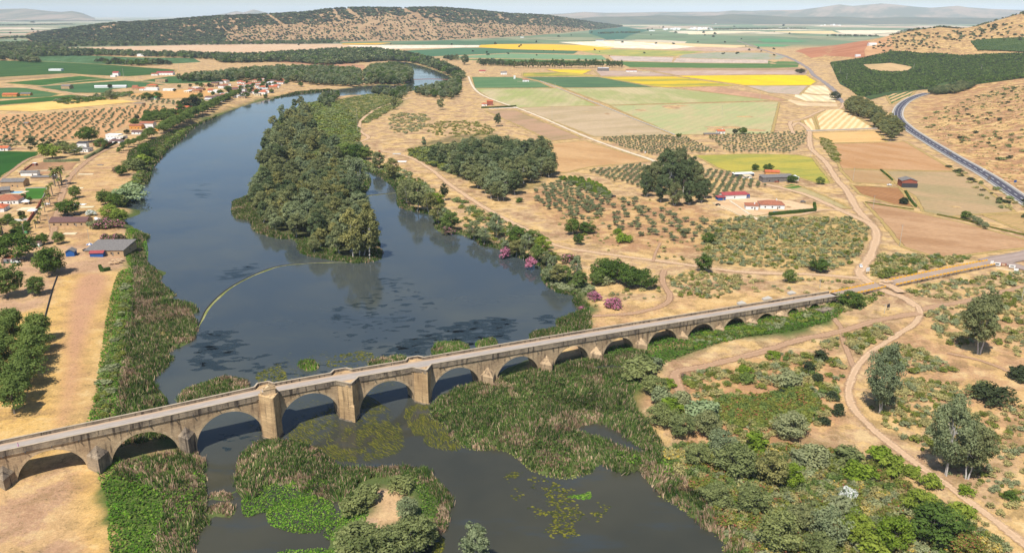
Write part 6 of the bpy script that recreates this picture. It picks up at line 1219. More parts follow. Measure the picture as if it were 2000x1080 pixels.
strip_hill('hills', [(1110,38),(1160,34),(1250,32),(1290,30),(1330,32),(1400,31),(1430,28),(1500,31),(1560,34),(1640,33),(1700,36),(1760,34),(1850,35),(1960,36),(2060,35)], 14000, 12500, 17000, MT2, 160, 12, 400, .1)
# ------------------------------------------------------------------ buildings
def house(name, x, y, w, d, h, rz, wall, roof, rt, rh, label, cat='house', wins=2, door=True, chim=False, group=None, base=None, q=None):
    q = W1(x, y) if q is None else q; z = float(base_h(q[None])[0]); R = thing(name, (*q, z), label, cat, group, math.radians(rz)); o = .45
    m = MB(); W2, D2 = w/2, d/2; v = [(-W2, -D2), (W2, -D2), (W2, D2), (-W2, D2)]; m.prism(v, -1, h)
    if rt == 'gable': m.add([(-W2, -D2, h), (-W2, D2, h), (-W2, 0, h+rh), (W2, -D2, h), (W2, D2, h), (W2, 0, h+rh)], [(0, 2, 1), (3, 4, 5)])
    if rt == 'gabley': m.add([(-W2, -D2, h), (W2, -D2, h), (0, -D2, h+rh), (-W2, D2, h), (W2, D2, h), (0, D2, h+rh)], [(0, 1, 2), (5, 4, 3)])
    if base: m.box((-W2-.03, -D2-.03, -1), (W2+.03, D2+.03, .7), 1)
    m.build('wall', [M[wall], M[base or wall]], R)
    r = MB(); a, b = W2+o, D2+o; th = .16; e = rh*o/D2 if rt == 'gable' else rh*o/W2
    def slab(p): r.add(p+[(i, j, k+th) for i, j, k in p], [(3, 2, 1, 0), (4, 5, 6, 7)] + [(i, (i+1) % 4, 4+(i+1) % 4, 4+i) for i in range(4)] if len(p) == 4 else [(2, 1, 0), (3, 4, 5), (0, 1, 4, 3), (1, 2, 5, 4), (2, 0, 3, 5)])
    h_ = h+.01
    if rt == 'gable': slab([(-a, -b, h_-e), (a, -b, h_-e), (a, 0, h_+rh), (-a, 0, h_+rh)]); slab([(-a, 0, h_+rh), (a, 0, h_+rh), (a, b, h_-e), (-a, b, h_-e)])
    elif rt == 'gabley': slab([(-a, -b, h_-e), (0, -b, h_+rh), (0, b, h_+rh), (-a, b, h_-e)]); slab([(0, -b, h_+rh), (a, -b, h_-e), (a, b, h_-e), (0, b, h_+rh)])
    elif rt == 'hip':
        k = max(.1, a-b); slab([(-a, -b, h_), (a, -b, h_), (k, 0, h_+rh), (-k, 0, h_+rh)]); slab([(a, b, h_), (-a, b, h_), (-k, 0, h_+rh), (k, 0, h_+rh)]); slab([(a, -b, h_), (a, b, h_), (k, 0, h_+rh)]); slab([(-a, b, h_), (-a, -b, h_), (-k, 0, h_+rh)])
    elif rt == 'mono': slab([(-a, -b, h_), (a, -b, h_), (a, b, h_+rh), (-a, b, h_+rh)])
    else: r.box((-a+.3, -b+.3, h_), (a-.3, b-.3, h_+.3))
    rf = r.build('roof', M[roof], R)
    if chim: c = MB(); c.box((W2*.4, .2, h+rh*.3), (W2*.4+.8, 1.0, h+rh+1.0)); c.build('chimney', M['white' if wall == 'white' else 'rust'], rf)
    if wins:
        for i in range(wins):
            xx = -W2+w*(i+.7)/(wins+.4); wn = MB(); wn.box((xx-.55, -D2-.05, min(1.0, h*.3)), (xx+.55, -D2+.02, min(2.2, h*.75))); wn.build('window', M['glass'], R)
        if d > 5: wn = MB(); wn.box((W2-.02, -.6, 1.0), (W2+.05, .6, min(2.2, h*.75))); wn.build('window', M['glass'], R)
    if door: dm = MB(); xx = -W2+w*.72; dm.box((xx-.55, -D2-.07, 0), (xx+.55, -D2-.02, min(2.1, h*.8))); dm.build('door', M['wood'], R)
    return R
HS = [
 ('restaurant',140,439,26,11,3.4,3,'tan','brownroof','gable',2.4,'long low building with a dark brown tiled roof beside the pink oleanders',5),
 ('riverside_bar',218,491,24,20,3.4,2,'tan','grey','mono',1.6,'wide grey corrugated roof building nearest the water on the left bank',5),
 ('kiosk',72,481,5.6,4.4,3.0,4,'white','brownroof','mono',.5,'small white kiosk with a green base and brown roof in the open yard',1),
 ('kiosk',20,512,5.0,4.4,3.0,0,'white','orangeroof','mono',.5,'small white kiosk with a green base half under the big dark tree',1),
 ('marquee_tent',140,499,5.0,5.4,3.2,12,'blue','grey','gabley',1.4,'bright blue tent with a grey top in the dusty yard',0),
 ('canopy',192,500,8,5,2.6,5,'blue','redroof','gable',.9,'blue sided canopy with a red roof at the corner of the grey building',0),
 ('villa',18,396,19,15,3.4,12,'white','roof','hip',3.6,'large terracotta roofed villa beside the blue swimming pool',4),
 ('villa',-8,412,16,12,3.2,12,'white','orangeroof','hip',2.6,'orange roofed wing at the left edge behind the white awnings',3),
 ('barn',31,364,19,11,5,5,'tan','grey','gable',2.2,'grey gabled barn with pale walls beside the lawn',1),
 ('barn',60,343,15,6,3.4,4,'white','grey','gable',1.3,'long white shed with a pale metal roof behind the grey barn',0),
 ('shed',85,350,20,6,2.2,3,'tan','grey','mono',.5,'low open shed with a dull flat roof in front of the white shed',0),
 ('shed',2,378,14,12,3.6,30,'grey','grey','gable',1.8,'grey roofed shed cut by the left edge above the villa',1),
 ('white_house',161,296,19,12,3.4,0,'white','grey','flat',.3,'modern flat roofed white house behind the clipped hedge',4),
 ('upper_storey',163,290,11,6,6.2,0,'white','darkgrey','mono',1.2,'dark roofed upper block standing on the modern white house',2),
 ('brick_house',201,284,17,11,3.2,-4,'rust','brownroof','hip',1.4,'red brick house with a brown roof left of the white compound',3),
 ('country_house',224,270,17,10,4.6,-8,'white','white','flat',.3,'tallest block of the dazzling white compound by the river road',3),
 ('country_house',216,276,10,9,3.2,-8,'white','white','flat',.3,'low front block of the dazzling white compound',2),
 ('country_house',238,271,10,9,3.4,-8,'white','cream','flat',.3,'right-hand block of the dazzling white compound',2),
 ('country_house',230,279,12,9,2.8,-8,'white','brownroof','gable',1.2,'brown roofed outbuilding of the white compound',1),
 ('town_house',290,250,18,11,6.6,0,'white','roof','gable',2,'two storey white house with a terracotta roof in the village grove',4),
 ('town_house',268,252,16,10,4.6,0,'orange','roof','gable',1.6,'ochre house left of the two storey white house',3),
 ('town_house',274,262,18,9,3.2,0,'white','brownroof','gable',1.4,'low brown roofed white house below the ochre house',3),
 ('garage',298,256,17,4,2.6,0,'orange','orange','flat',.2,'long ochre wall-like garage below the two storey white house',0),
 ('cottage',8,294,12,8,3.2,5,'white','orangeroof','gable',1.8,'white cottage with an orange roof above the maize field',1),
 ('hut',69,324,3.4,3.4,2.6,0,'rust','white','flat',.2,'tiny brick hut in the bare yard',0),
 ('warehouse',324,147,40,18,6,4,'white','redroof','gable',3,'long white warehouse with red roof and dark doorways among green fields',5),
 ('shed',303,148,16,10,4,4,'white','roof','gable',2,'small tiled shed left of the long white warehouse',1),
 ('farmhouse',228,149,14,12,8,0,'white','redroof','gable',3,'tall narrow red roofed farmhouse on the vineyard edge',3), ('shed',222,151,12,8,4,0,'white','white','flat',.3,'small white annex in front of the tall vineyard farmhouse',0),
 ('ruin_house',316,161,22,16,6,0,'tan','tan','flat',.5,'flat topped stone farmhouse beside the pale track',3),
 ('barn',132,174,20,12,6,-14,'tan','grey','gable',2.5,'grey stone barn alone among green fields at left',1),
 ('farmhouse',22,189,26,12,4,3,'orange','orangeroof','gable',2.4,'orange walled farmhouse at the far left between green fields',2), ('farmhouse',52,187,18,10,3.4,3,'orange','grey','gable',2,'grey roofed ochre building right of the orange farmhouse',2),
 ('country_house',303,195,14,10,3.6,0,'white','green','hip',2.4,'white house with a green roof behind the little olive plot',2),
 ('hut',273,207,16,10,4.2,-10,'tan','grey','flat',.4,'plain grey block hut at the edge of the wide olive grove',0),
 ('hut',54,245,7,5.5,3.2,-15,'tan','grey','gable',.8,'small pale hut inside the wide olive grove',0),
 ('farm_shed',356,211,16,10,3.4,-8,'white','redroof','mono',.6,'white shed with a pink roof below the gold field',1), ('farmhouse',363,223,22,11,3.4,-6,'orange','roof','gable',2,'low ochre house with a long tiled roof beside the avenue',2),
 ('farmhouse',265,173,10,8,4,0,'tan','roof','gable',2,'little tiled house beside the long white greenhouse, left one',1), ('farmhouse',266,176,14,9,4,0,'tan','roof','gable',2,'tan tiled house at the end of the ochre field',2), ('farmhouse',280,177,12,9,4,0,'white','orangeroof','gable',2,'white house with an orange roof beside the long white wall',2), ('shed',297,177,26,9,5,0,'white','white','flat',.3,'long blank white shed beside the orange roofed house',0), ('farmhouse',298,171,20,12,4.4,0,'tan','orangeroof','hip',2.4,'wide orange hipped roof behind the blank white shed',2), ('shed',331,178,22,10,4,0,'white','white','flat',.3,'white flat shed with dark doors by the brown field',2),
 ('greenhouse',217,172,62,9,3.6,8,'white','white','gable',1.5,'long white plastic tunnel greenhouse among green fields',0),
 ('farm_shed',1431,387,21,8,3.6,8,'white','redroof','gable',1.8,'long shed with a bright red roof in the dusty farmyard',1), ('lean_to',1407,390,6.5,6,2.4,8,'blue','redroof','mono',.4,'little blue sided lean-to with a red roof beside the long red shed',0), ('blue_store',1455,386,5,7.6,3.4,8,'blue','redroof','flat',.1,'blue fronted bay at the end of the red roofed shed',0),
 ('farmhouse',1505,405,19,13,3.3,-6,'white','roof','hip',2.6,'large white farmhouse with a hipped terracotta roof in the yard',3), ('farm_cottage',1467,408,10,7,3.2,-6,'white','roof','mono',.9,'small white cottage with a chimney left of the hipped roof farmhouse',1),
 ('barn',1516,354,31,9,4.4,9,'grey','grey','mono',1.2,'long grey block barn with a green door behind the orchard',3), ('farm_shed',1507,344,13,7,4.6,-8,'orange','orangeroof','gable',1.4,'building with a vivid orange roof behind the grey block barn',0), ('canopy',1546,352,10,8,3,9,'white','white','mono',.8,'white canopy roof at the right end of the grey block barn',0), ('canopy',1451,344,20,6,2.6,10,'darkgrey','white','mono',.4,'low dark canopy with pale panels left of the grey block barn',0), ('shed',1459,348,7,5,2.4,10,'white','cream','mono',.3,'small white shed in front of the dark canopies',1),
 ('brick_barn',1771,364,13,12,6,-8,'rust','grey','gabley',2.0,'brick barn with a pale pitched roof and black netting below the main road',1),
 ('farmhouse',1407,261,10,7,3.4,4,'white','orangeroof','gable',1.6,'small white cottage with an orange roof at the edge of the green field',2), ('shed',1390,265,20,7,2.4,4,'tan','grey','mono',.4,'row of low pale sheds left of the orange roofed cottage',1),
 ('farmhouse',957,206,10,9,7,0,'rust','orangeroof','gable',1.6,'two storey orange-red house beside the pale road',2), ('farmhouse',946,207,9,7,3.2,0,'white','orangeroof','hip',1.6,'low white wing of the orange-red house',1), ('farmhouse',1027,160,15,11,4.6,0,'white','roof','hip',2.2,'white farmhouse in the green crop beside the pale lane',2), ('water_tower',1005,155,4.5,4.5,8,0,'white','white','flat',.3,'narrow white tower left of the farmhouse in the crop',0),
 ('warehouse',1178,139,30,18,8,0,'grey','white','flat',.6,'grey industrial shed with two dark doors at the end of the poplar row',2), ('farmhouse',1233,141,28,12,4.4,0,'white','roof','gable',2.4,'white farmhouse with a red roof right of the grey industrial shed',2), ('shed',1261,142,20,9,3,0,'cream','grey','flat',.3,'long pale shed right of the red roofed farmhouse on the plain',0),
 ('farmhouse',984,146,16,10,5,0,'white','grey','gable',2.5,'white house with a blue-grey roof left of the poplars',2), ('farmhouse',942,143,16,10,5,0,'cream','redroof','gable',2.5,'pinkish roofed house among dark bushes on the plain',1), ('farmhouse',568,151,24,12,6,0,'white','redroof','gable',2.4,'white house on the sandy rise beside the upstream woods',2),
 ('farmhouse',1020,74.5,24,16,6,0,'white','white','flat',.5,'tiny white building at the foot of the long hill',0), ('farm_shed',1172,81,50,18,6,0,'white','grey','gable',3,'pale farm sheds in the straw fields, left block',0), ('farm_shed',1190,81.5,60,18,6,0,'cream','grey','gable',3,'pale farm sheds in the straw fields, right block',0), ('farm_shed',1273,61.5,50,24,9,0,'white','white','flat',.5,'big white shed below the long hill near the far town',0),
 ('farm_shed',1703,90,26,16,7,0,'white','white','gable',2,'white shed at the top of the red soil field',0), ('farm_shed',1675,111,14,10,6,0,'white','white','flat',.5,'small white hut at the lower edge of the red soil field',0), ('farmhouse',286,110.5,60,20,8,0,'white','white','flat',.5,'bright white farmstead beyond the left vineyards',3), ('farmhouse',372,110.5,30,14,7,0,'white','cream','gable',2,'small white farmhouse at the edge of the tree belt',1), ('shed',110,139,34,14,5,0,'white','white','flat',.3,'white shed standing alone in the big vineyard',0)]
for a in HS:
    nm, x, y, w_, d_, h_, rz, wl, rf, rt, rh, lb, wn = a
    house(nm, x, y, w_, d_, h_, rz, wl, rf, rt, rh, lb, {'restaurant': 'restaurant', 'riverside_bar': 'bar', 'kiosk': 'kiosk', 'marquee_tent': 'tent', 'canopy': 'canopy', 'barn': 'barn', 'brick_barn': 'barn', 'shed': 'shed', 'farm_shed': 'shed', 'warehouse': 'warehouse', 'greenhouse': 'greenhouse', 'water_tower': 'tower', 'hut': 'hut', 'garage': 'garage', 'lean_to': 'shed', 'blue_store': 'shed'}.get(nm, 'house'), wn, door=nm not in ('marquee_tent', 'canopy', 'greenhouse', 'shed', 'farm_shed', 'garage'), chim=nm in ('farm_cottage',) or (nm == 'farmhouse' and y > 250), base='green' if nm == 'kiosk' else None)
# netting at the brick barn, pool, awnings, umbrellas
def small(name, mb, mats, x, y, label, cat, rz=0, dz=0, group=None):
    q = W1(x, y); return mb.build(name, mats, None, (*q, float(base_h(q[None])[0])+dz), math.radians(rz), label=label, cat=cat, group=group)
small('shade_netting', MB().box((-6.8, -.2, 0), (6.8, .1, 4.0)), M['darkgrey'], 1776, 367, 'black netting screen hung across the front of the brick barn', 'netting', -8)
pl = MB(); pl.prism([(-9, -5), (8, -5), (9, 5), (-6, 6)], -.5, .45); pr = small('pool_terrace', pl, M['cream'], 31, 377, 'pale paved terrace round the blue swimming pool', 'terrace', 5)
q = W1(31, 377); MB().prism([(-5, -3), (5, -3), (5.5, 2.6), (-3.5, 2.8)], -.1, .5).build('pool_water', M['pool'], None, (*q, float(base_h(q[None])[0])+.01), .1, label='bright blue swimming pool behind the terracotta villa', cat='pool')
small('terrace', MB().prism([(-8, -5), (8, -5), (9, 5), (-7, 5)], -.5, .25), M['cream'], 58, 408, 'sand coloured restaurant terrace beside the red wall', 'terrace', 10)
small('pool_water', MB().box((-7, -1.2, -.5), (7, 1.2, .3)), M['pool'], 1528, 414, 'narrow pale blue pool beside the farm hedge', 'pool', 5)
for x, y, l in ((1,413,'cream awning pyramid at the left edge beside the villa'), (52,399,'small white awning next to the wooden pergola'), (64,417,'white awning nearest the red boundary wall')):
    m = MB(); m.add([(-3, -3, 2.4), (3, -3, 2.4), (3, 3, 2.4), (-3, 3, 2.4), (0, 0, 4.0)], [(0, 1, 4), (1, 2, 4), (2, 3, 4), (3, 0, 4)])
    for sx in (-1, 1):
        for sy in (-1, 1): m.box((sx*2.8-.06, sy*2.8-.06, 0), (sx*2.8+.06, sy*2.8+.06, 2.5))
    small('awning', m, M['cream' if x < 10 else 'white'], x, y, l, 'awning', 10)
pg = MB(); 
for i in range(14): pg.box((-5+i*.74, -3.2, 2.5), (-4.5+i*.74, 3.2, 2.65))
for sx in (-4.6, 4.6):
    for sy in (-3, 3): pg.box((sx-.1, sy-.1, 0), (sx+.1, sy+.1, 2.5))
small('pergola', pg, M['tan'], 65, 397, 'slatted wooden pergola on the restaurant terrace', 'pergola', 8)
def umbrella(x, y, a, b, lb, s=1.0, group=None):
    q = W1(x, y); R = thing('beach_umbrella', (*q, float(base_h(q[None])[0])), lb, 'umbrella', group)
    MB().tube([(0, 0, 0), (0, 0, 2.6*s)], .05, 5).build('pole', M['grey'], R); m = MB(); k = 8
    for j in range(k):
        a0, a1 = 6.283*j/k, 6.283*(j+1)/k; m.add([(2*s*math.cos(a0), 2*s*math.sin(a0), 2.1*s), (2*s*math.cos(a1), 2*s*math.sin(a1), 2.1*s), (0, 0, 2.9*s)], [(0, 1, 2)], j % 2)
    m.build('canopy', [M[a], M[b]], R)
umbrella(176, 484, 'white', 'blue', 'blue and white parasol at the left corner of the grey roofed building', 1.1)
for x, y in ((189,433),(194,432),(190,436),(196,435),(188,430)): umbrella(x, y, 'white', 'white', 'white parasol beside the oleander hedge near the willows', .8, 'white parasols by the willows')
for x, y in ((222,512),(230,511),(238,510),(226,516),(234,514),(216,517)): umbrella(x, y, 'tan', 'tan', 'dull straw parasol in front of the grey roofed bar', .7, 'straw parasols by the bar')
small('water_tank', MB().tube([(0, 0, 0), (0, 0, 3.4)], 1.3, 12).tube([(0, 0, 3.4), (0, 0, 4.2)], [1.3, .3], 12), M['white'], 110, 348, 'round white tank among palms by the village road', 'tank')
# village houses of the strip along the far left bank
r2 = random.Random(21); VH = []
for poly, n, kinds in [([(350,224),(345,214),(395,198),(440,186),(450,196),(400,213),(370,226)], 26, 0), ([(440,186),(470,172),(468,162),(545,150),(562,158),(525,184),(480,192),(450,196)], 60, 0), ([(385,176),(360,178),(362,183),(430,182),(432,177)], 8, 0), ([(400,170),(440,160),(470,158),(460,168),(430,174)], 8, 0)]:
    w_ = W(poly); lo, hi = w_.min(0), w_.max(0); c = 0; t = 0
    while c < n and t < 3000:
        t += 1; q = np.array([r2.uniform(lo[0], hi[0]), r2.uniform(lo[1], hi[1])])
        if not inside(q[None], w_)[0] or any(np.hypot(*(q-p)) < 14 for p in VH): continue
        VH.append(q); c += 1; wl = r2.choice(['white', 'white', 'white', 'cream', 'tan']); rf = r2.choice(['roof', 'orangeroof', 'white', 'brownroof', 'roof', 'grey']); rt = 'flat' if rf in ('white', 'grey') else r2.choice(['gable', 'hip'])
        nm = {'roof': 'terracotta', 'orangeroof': 'orange', 'white': 'flat white', 'brownroof': 'brown', 'grey': 'flat grey'}[rf]; wn = {'white': 'white', 'cream': 'cream', 'tan': 'tan'}[wl]
        house('village_house', 0, 0, r2.uniform(9, 16), r2.uniform(8, 12), r2.uniform(3, 5.5), r2.uniform(-25, 25), wl, rf, rt, r2.uniform(1.4, 2.2), f'{wn} walled house with a {nm} roof in the riverside village', 'house', 2, True, group=f'{wn} village houses with {nm} roofs', q=q)
# the white town far across the plain, houses a few pixels each
for x0, x1, y0, y1, n in [(1288,1328,57,60,20), (1342,1392,56,60,26), (1600,1640,49,51,8), (1510,1540,56,58,5), (1390,1400,46,49,3), (180,200,34,36,3)]:
    for k in range(n):
        x, y = r2.uniform(x0, x1), r2.uniform(y0, y1); q = W1(x, y); s = 2.2; red = r2.random() < .25
        m = MB(); w_, d_, h_ = r2.uniform(8, 16)*s*.9, r2.uniform(8, 12)*s*.8, r2.uniform(4, 8)*1.4; m.box((-w_/2, -d_/2, -1), (w_/2, d_/2, h_)); m.add([(-w_/2-.5, -d_/2-.5, h_), (w_/2+.5, -d_/2-.5, h_), (w_/2+.5, 0, h_+3), (-w_/2-.5, 0, h_+3), (w_/2+.5, d_/2+.5, h_), (-w_/2-.5, d_/2+.5, h_)], [(0, 1, 2, 3), (3, 2, 4, 5)], 1)
        m.build('town_house', [M['white'], M['roof' if red else 'white']], None, (*q, .5), r2.uniform(-.3, .3), label='tiny red roofed house of the white town far across the plain' if red else 'tiny all-white house of the town far across the plain', cat='house', group='red roofed houses of the far town' if red else 'white houses of the far town')
# ------------------------------------------------------------------ palms
def palm(seed, h):
    r = np.random.default_rng(seed); mb = MB(); mb.tube([(0, 0, -.2), (.1, 0, h*.5), (0, .1, h)], [.28, .2, .18], 7); V = []; F = []; T = []
    for k in range(34):
        a = r.uniform(0, 6.28); el = r.uniform(-.5, 1.2); L = r.uniform(1.6, 2.3); e = np.array([math.cos(a), math.sin(a), 0]); s = np.array([-e[1], e[0], 0]); pts = []
        for t in np.linspace(0, 1, 5): pts.append(np.array([0, 0, h])+e*L*t*math.cos(el*.7)+np.array([0, 0, 1])*(L*t*math.sin(el)-1.1*L*.45*t*t))
        for i in range(4):
            w0, w1 = .34*math.sin(math.pi*(i/4*.9+.08)), .34*math.sin(math.pi*((i+1)/4*.9+.08)); n = len(V); V += [pts[i]-s*w0, pts[i]+s*w0, pts[i+1]+s*w1, pts[i+1]-s*w1]; F.append((n, n+1, n+2, n+3)); T += [r.uniform(.2, .9)]*4
    return mesh('crown', np.array(V), np.array(F), {'tint': np.array(T)}, LM['palm']), mb.mesh('trunk', M['wood'])
PM = [palm(s, 5.5) for s in range(4)]
PP = [(121,362,34),(113,358,24),(108,365,28),(116,368,18),(103,381,22),(97,385,20),(93,390,18),(98,399,20),(90,405,18),(88,415,17),(80,423,16),(79,432,15),(75,438,14),(70,447,16),(60,459,14),(103,351,22),(8,468,38),(0,470,30)]
for i, (x, y, hp) in enumerate(PP):
    q = W1(x, y); s = hp/(PXM(q)*.95)/6.9; R = thing('palm_tree', (*q, float(base_h(q[None])[0])), 'tall palm with a bare trunk at the left edge behind the hedge' if i >= 16 else 'short stocky palm in the row beside the village road', 'palm', 'palms at the left edge' if i >= 16 else 'palms along the village road', rnd.uniform(0, 6)); R.scale = (s, s, s)
    obj('crown', PM[i % 4][0], R); obj('trunk', PM[i % 4][1], R)
# ------------------------------------------------------------------ hedges, walls, fences
def hedge(px, w_, h, mat, label, name='hedge', group=None):
    c = W(px); o = c[0]; r = np.random.default_rng(len(label)); C = []; N = []; mb = MB()
    for a, b in zip(c, c[1:]):
        L = np.hypot(*(b-a)); e = (b-a)/L; n_ = np.array([-e[1], e[0]]); k = int(L*26); t = r.uniform(0, L, k); s = r.uniform(-w_/2, w_/2, k); z = r.uniform(.1, h, k); f = r.integers(0, 3, k)
        s = np.where(f == 0, w_/2, np.where(f == 1, -w_/2, s)); z = np.where(f == 2, h, z); C.append(np.c_[a-o+e*t[:, None]+n_*s[:, None], z+base_h(a[None])[0]]); N.append(np.where((f == 2)[:, None], [0, 0, 1.], np.c_[n_[0]*np.sign(s), n_[1]*np.sign(s), 0*s])+r.normal(0, .35, (k, 3)))
        q = [a-o-n_*w_*.42, b-o-n_*w_*.42, b-o+n_*w_*.42, a-o+n_*w_*.42]; mb.prism([tuple(p) for p in q], 0, h*.94+float(base_h(a[None])[0]))
    N = np.concatenate(N); N /= np.linalg.norm(N, axis=1)[:, None]; V, F = leafquads(r, np.concatenate(C), N, .34)
    tv = np.array(mb.v); tf = np.array([f for f in mb.f if len(f) == 4]); obj(name, mesh(name, np.r_[V, tv], np.r_[F, tf+len(V)], {'tint': np.r_[np.repeat(r.uniform(.1, .9, len(F)), 4), np.full(len(tv), .2)]}, LM[mat]), None, (*o, 0), label=label, cat='hedge', group=group)
hedge([(1502,421),(1592,413),(1590,400)], 2.2, 2.6, 'broad', 'clipped green hedge round the corner of the farmhouse yard'); hedge([(86,317),(120,317),(156,315)], 2.2, 2.6, 'sage', 'straight grey-green hedge between the bare yard and the garden'); hedge([(166,311),(185,302),(204,291)], 2.4, 3, 'sage', 'grey-green hedge running up towards the modern white house'); hedge([(-2,481),(25,462),(52,442)], 2.4, 2.8, 'plane', 'bright clipped hedge along the walled garden at the left edge'); hedge([(206,291),(226,281),(246,270)], 1.4, 2.2, 'dark', 'dark fence hedge in front of the white compound')
hedge([(940,212),(975,211),(1008,209)], 2.4, 2.6, 'broad', 'long dark green hedge below the orange-red house'); hedge([(195,522),(199,531),(215,528)], 1.8, 1.8, 'broad', 'low hedge at the corner of the bar garden'); hedge([(130,347),(1,1)][:1]+[(135,345)], 1, 1, 'plane', 'small clipped bush line beside the tank')
hedge([(1720,333),(1732,343),(1743,353)], 1.6, 1.4, 'broad', 'dark green hedge line between two brown fields above the brick barn'); hedge([(1768,375),(1778,392),(1789,405)], 1.8, 1.5, 'broad', 'ragged green hedge running down from the brick barn'); hedge([(1690,396),(1740,404),(1785,410)], 1.2, .9, 'bram', 'low scrubby hedge above the big ploughed field'); hedge([(1830,420),(1880,430),(1940,446),(2010,462)], 1.4, 1.0, 'bram', 'long scrubby hedge below the vine rows')
def wall(px, h, th, mat, label, name='garden_wall'):
    c = W(px); o = c[0]; mb = MB()
    for a, b in zip(c, c[1:]):
        e = (b-a)/np.hypot(*(b-a)); n_ = np.array([-e[1], e[0]])*th/2; z = float(base_h(a[None])[0]); q = [a-o-n_, b-o-n_, b-o+n_, a-o+n_]; mb.prism([tuple(p) for p in q], z-.8, z+h)
    mb.build(name, M[mat], None, (*o, 0), label=label, cat='wall')
wall([(1392,398),(1424,412),(1455,427),(1480,426),(1502,423)], .9, .5, 'cream', 'pale low wall round the lower side of the farmyard'); wall([(52,440),(62,425),(74,408),(82,393)], 2.2, .5, 'rust', 'dark red boundary wall between the terrace and the palms'); wall([(82,392),(88,380),(92,369)], 1.4, .3, 'concrete', 'grey wall between the lawn and the palms'); wall([(50,369),(92,368)], 1.0, .3, 'concrete', 'thin pale wall along the top of the lawn'); wall([(36,338),(78,336),(125,333)], 1.8, .4, 'cream', 'cream wall behind the long white shed'); wall([(38,341),(48,334),(66,320)], 1.4, .3, 'rust', 'brown fence between the lane and the bare yard')
wall([(1055,159),(1115,183),(1175,207),(1245,236),(1317,264)], 1.1, 1.6, 'concrete', 'long straight raised concrete irrigation channel across the fields', 'irrigation_channel'); wall([(1575,257),(1640,255),(1714,252)], 1.6, .8, 'concrete', 'pale concrete aqueduct wall between the golden fields', 'aqueduct_wall'); wall([(112,540),(103,565),(96,590),(88,620)], .9, .3, 'darkgrey', 'dark low fence along the golden meadow edge', 'meadow_fence'); wall([(955,213),(1010,211)], .8, .4, 'white', 'white wall below the orange-red house'); wall([(8,433),(45,432),(58,430)], 1.6, .4, 'white', 'white balustrade below the restaurant terrace'); wall([(1945,524),(1975,530),(2010,541)], .8, .4, 'cream', 'low cream parapet wall beside the roundabout signs')
for k, (x, y) in enumerate([(116,463),(170,432),(157,422)]): pass
for x, y, s in [(160,448,.0)]: pass
# pale concrete slabs lying on the riverside ground
for x, y, w_, d_, c, l in [(157,400,9,4,'white','white slab on the dry ground above the car tree'), (170,405,11,5,'cream','pinkish slab beside the white one'), (137,457,9,4,'cream','pale slab in front of the long brown roof'), (168,341,14,4,'cream','long pale slab on the dry ground beside the river road'), (196,323,6,4,'grey','grey slab on the sandy ground upstream'), (153,368,9,4,'cream','sand coloured pad beside the lone round tree'), (775,301,9,8,'concrete','broken pale concrete pad beside the riverside track'), (785,316,10,6,'white','whitish concrete pad just below the broken one')]:
    small('concrete_slab', MB().prism([(-w_/2, -d_/2), (w_/2, -d_/2*.9), (w_/2*.95, d_/2), (-w_/2, d_/2*.9)], -.3, .32), M[c], x, y, l, 'slab', rnd.uniform(-8, 8))
small('rusty_bin', MB().box((-1, -.8, 0), (1, .8, 1.5)), M['rust'], 741, 297, 'rusty container on the dry ground near the concrete pads', 'container')
# ------------------------------------------------------------------ vehicles, poles, person
def car_parts(col):
    b = MB(); pr = [(-2.1, .35), (-2.1, .75), (-1.95, .95), (-1.35, 1.0), (-.75, 1.42), (.75, 1.45), (1.45, 1.02), (2.05, .9), (2.12, .35)]; n = len(pr)
    v = [(x, -.86 if z < 1.1 else -.68, z) for x, z in pr]+[(x, .86 if z < 1.1 else .68, z) for x, z in pr]; b.add(v, [tuple(range(n)), tuple(range(2*n-1, n-1, -1))]+[(i, n+i, n+(i+1) % n, (i+1) % n) for i in range(n)])
    g = MB(); g.add([(-1.28, -.80, 1.03), (1.38, -.80, 1.05), (.72, -.71, 1.38), (-.74, -.71, 1.36)], [(0, 1, 2, 3)]); g.add([(-1.28, .80, 1.03), (1.38, .80, 1.05), (.72, .71, 1.38), (-.74, .71, 1.36)], [(3, 2, 1, 0)])
    g.add([(1.42, -.7, 1.07), (1.42, .7, 1.07), (.8, .62, 1.43), (.8, -.62, 1.43)], [(0, 1, 2, 3)]); g.add([(-1.34, .7, 1.04), (-1.34, -.7, 1.04), (-.8, -.62, 1.41), (-.8, .62, 1.41)], [(0, 1, 2, 3)])
    g.v = [(x*1.015, y*1.03, z+.012) for x, y, z in g.v]
    w_ = MB().tube([(0, -.1, 0), (0, .1, 0)], .32, 10)
    return b.mesh('body', col), g.mesh('windows', M['glass']), w_.mesh('wheel', M['black'])
def car(x, y, rz, colm, label, group=None):
    q = W1(x, y); R = thing('parked_car', (*q, float(base_h(q[None])[0])+.28), label, 'car', group, math.radians(rz)); b, g, w_ = CP.setdefault(colm, None) or CP.__setitem__(colm, car_parts(M[colm])) or CP[colm]
    obj('body', b, R); obj('windows', g, R)
    for sx in (-1.3, 1.35):
        for sy in (-.8, .8): obj('wheel', w_, R, (sx, sy, .32))
CP = {}
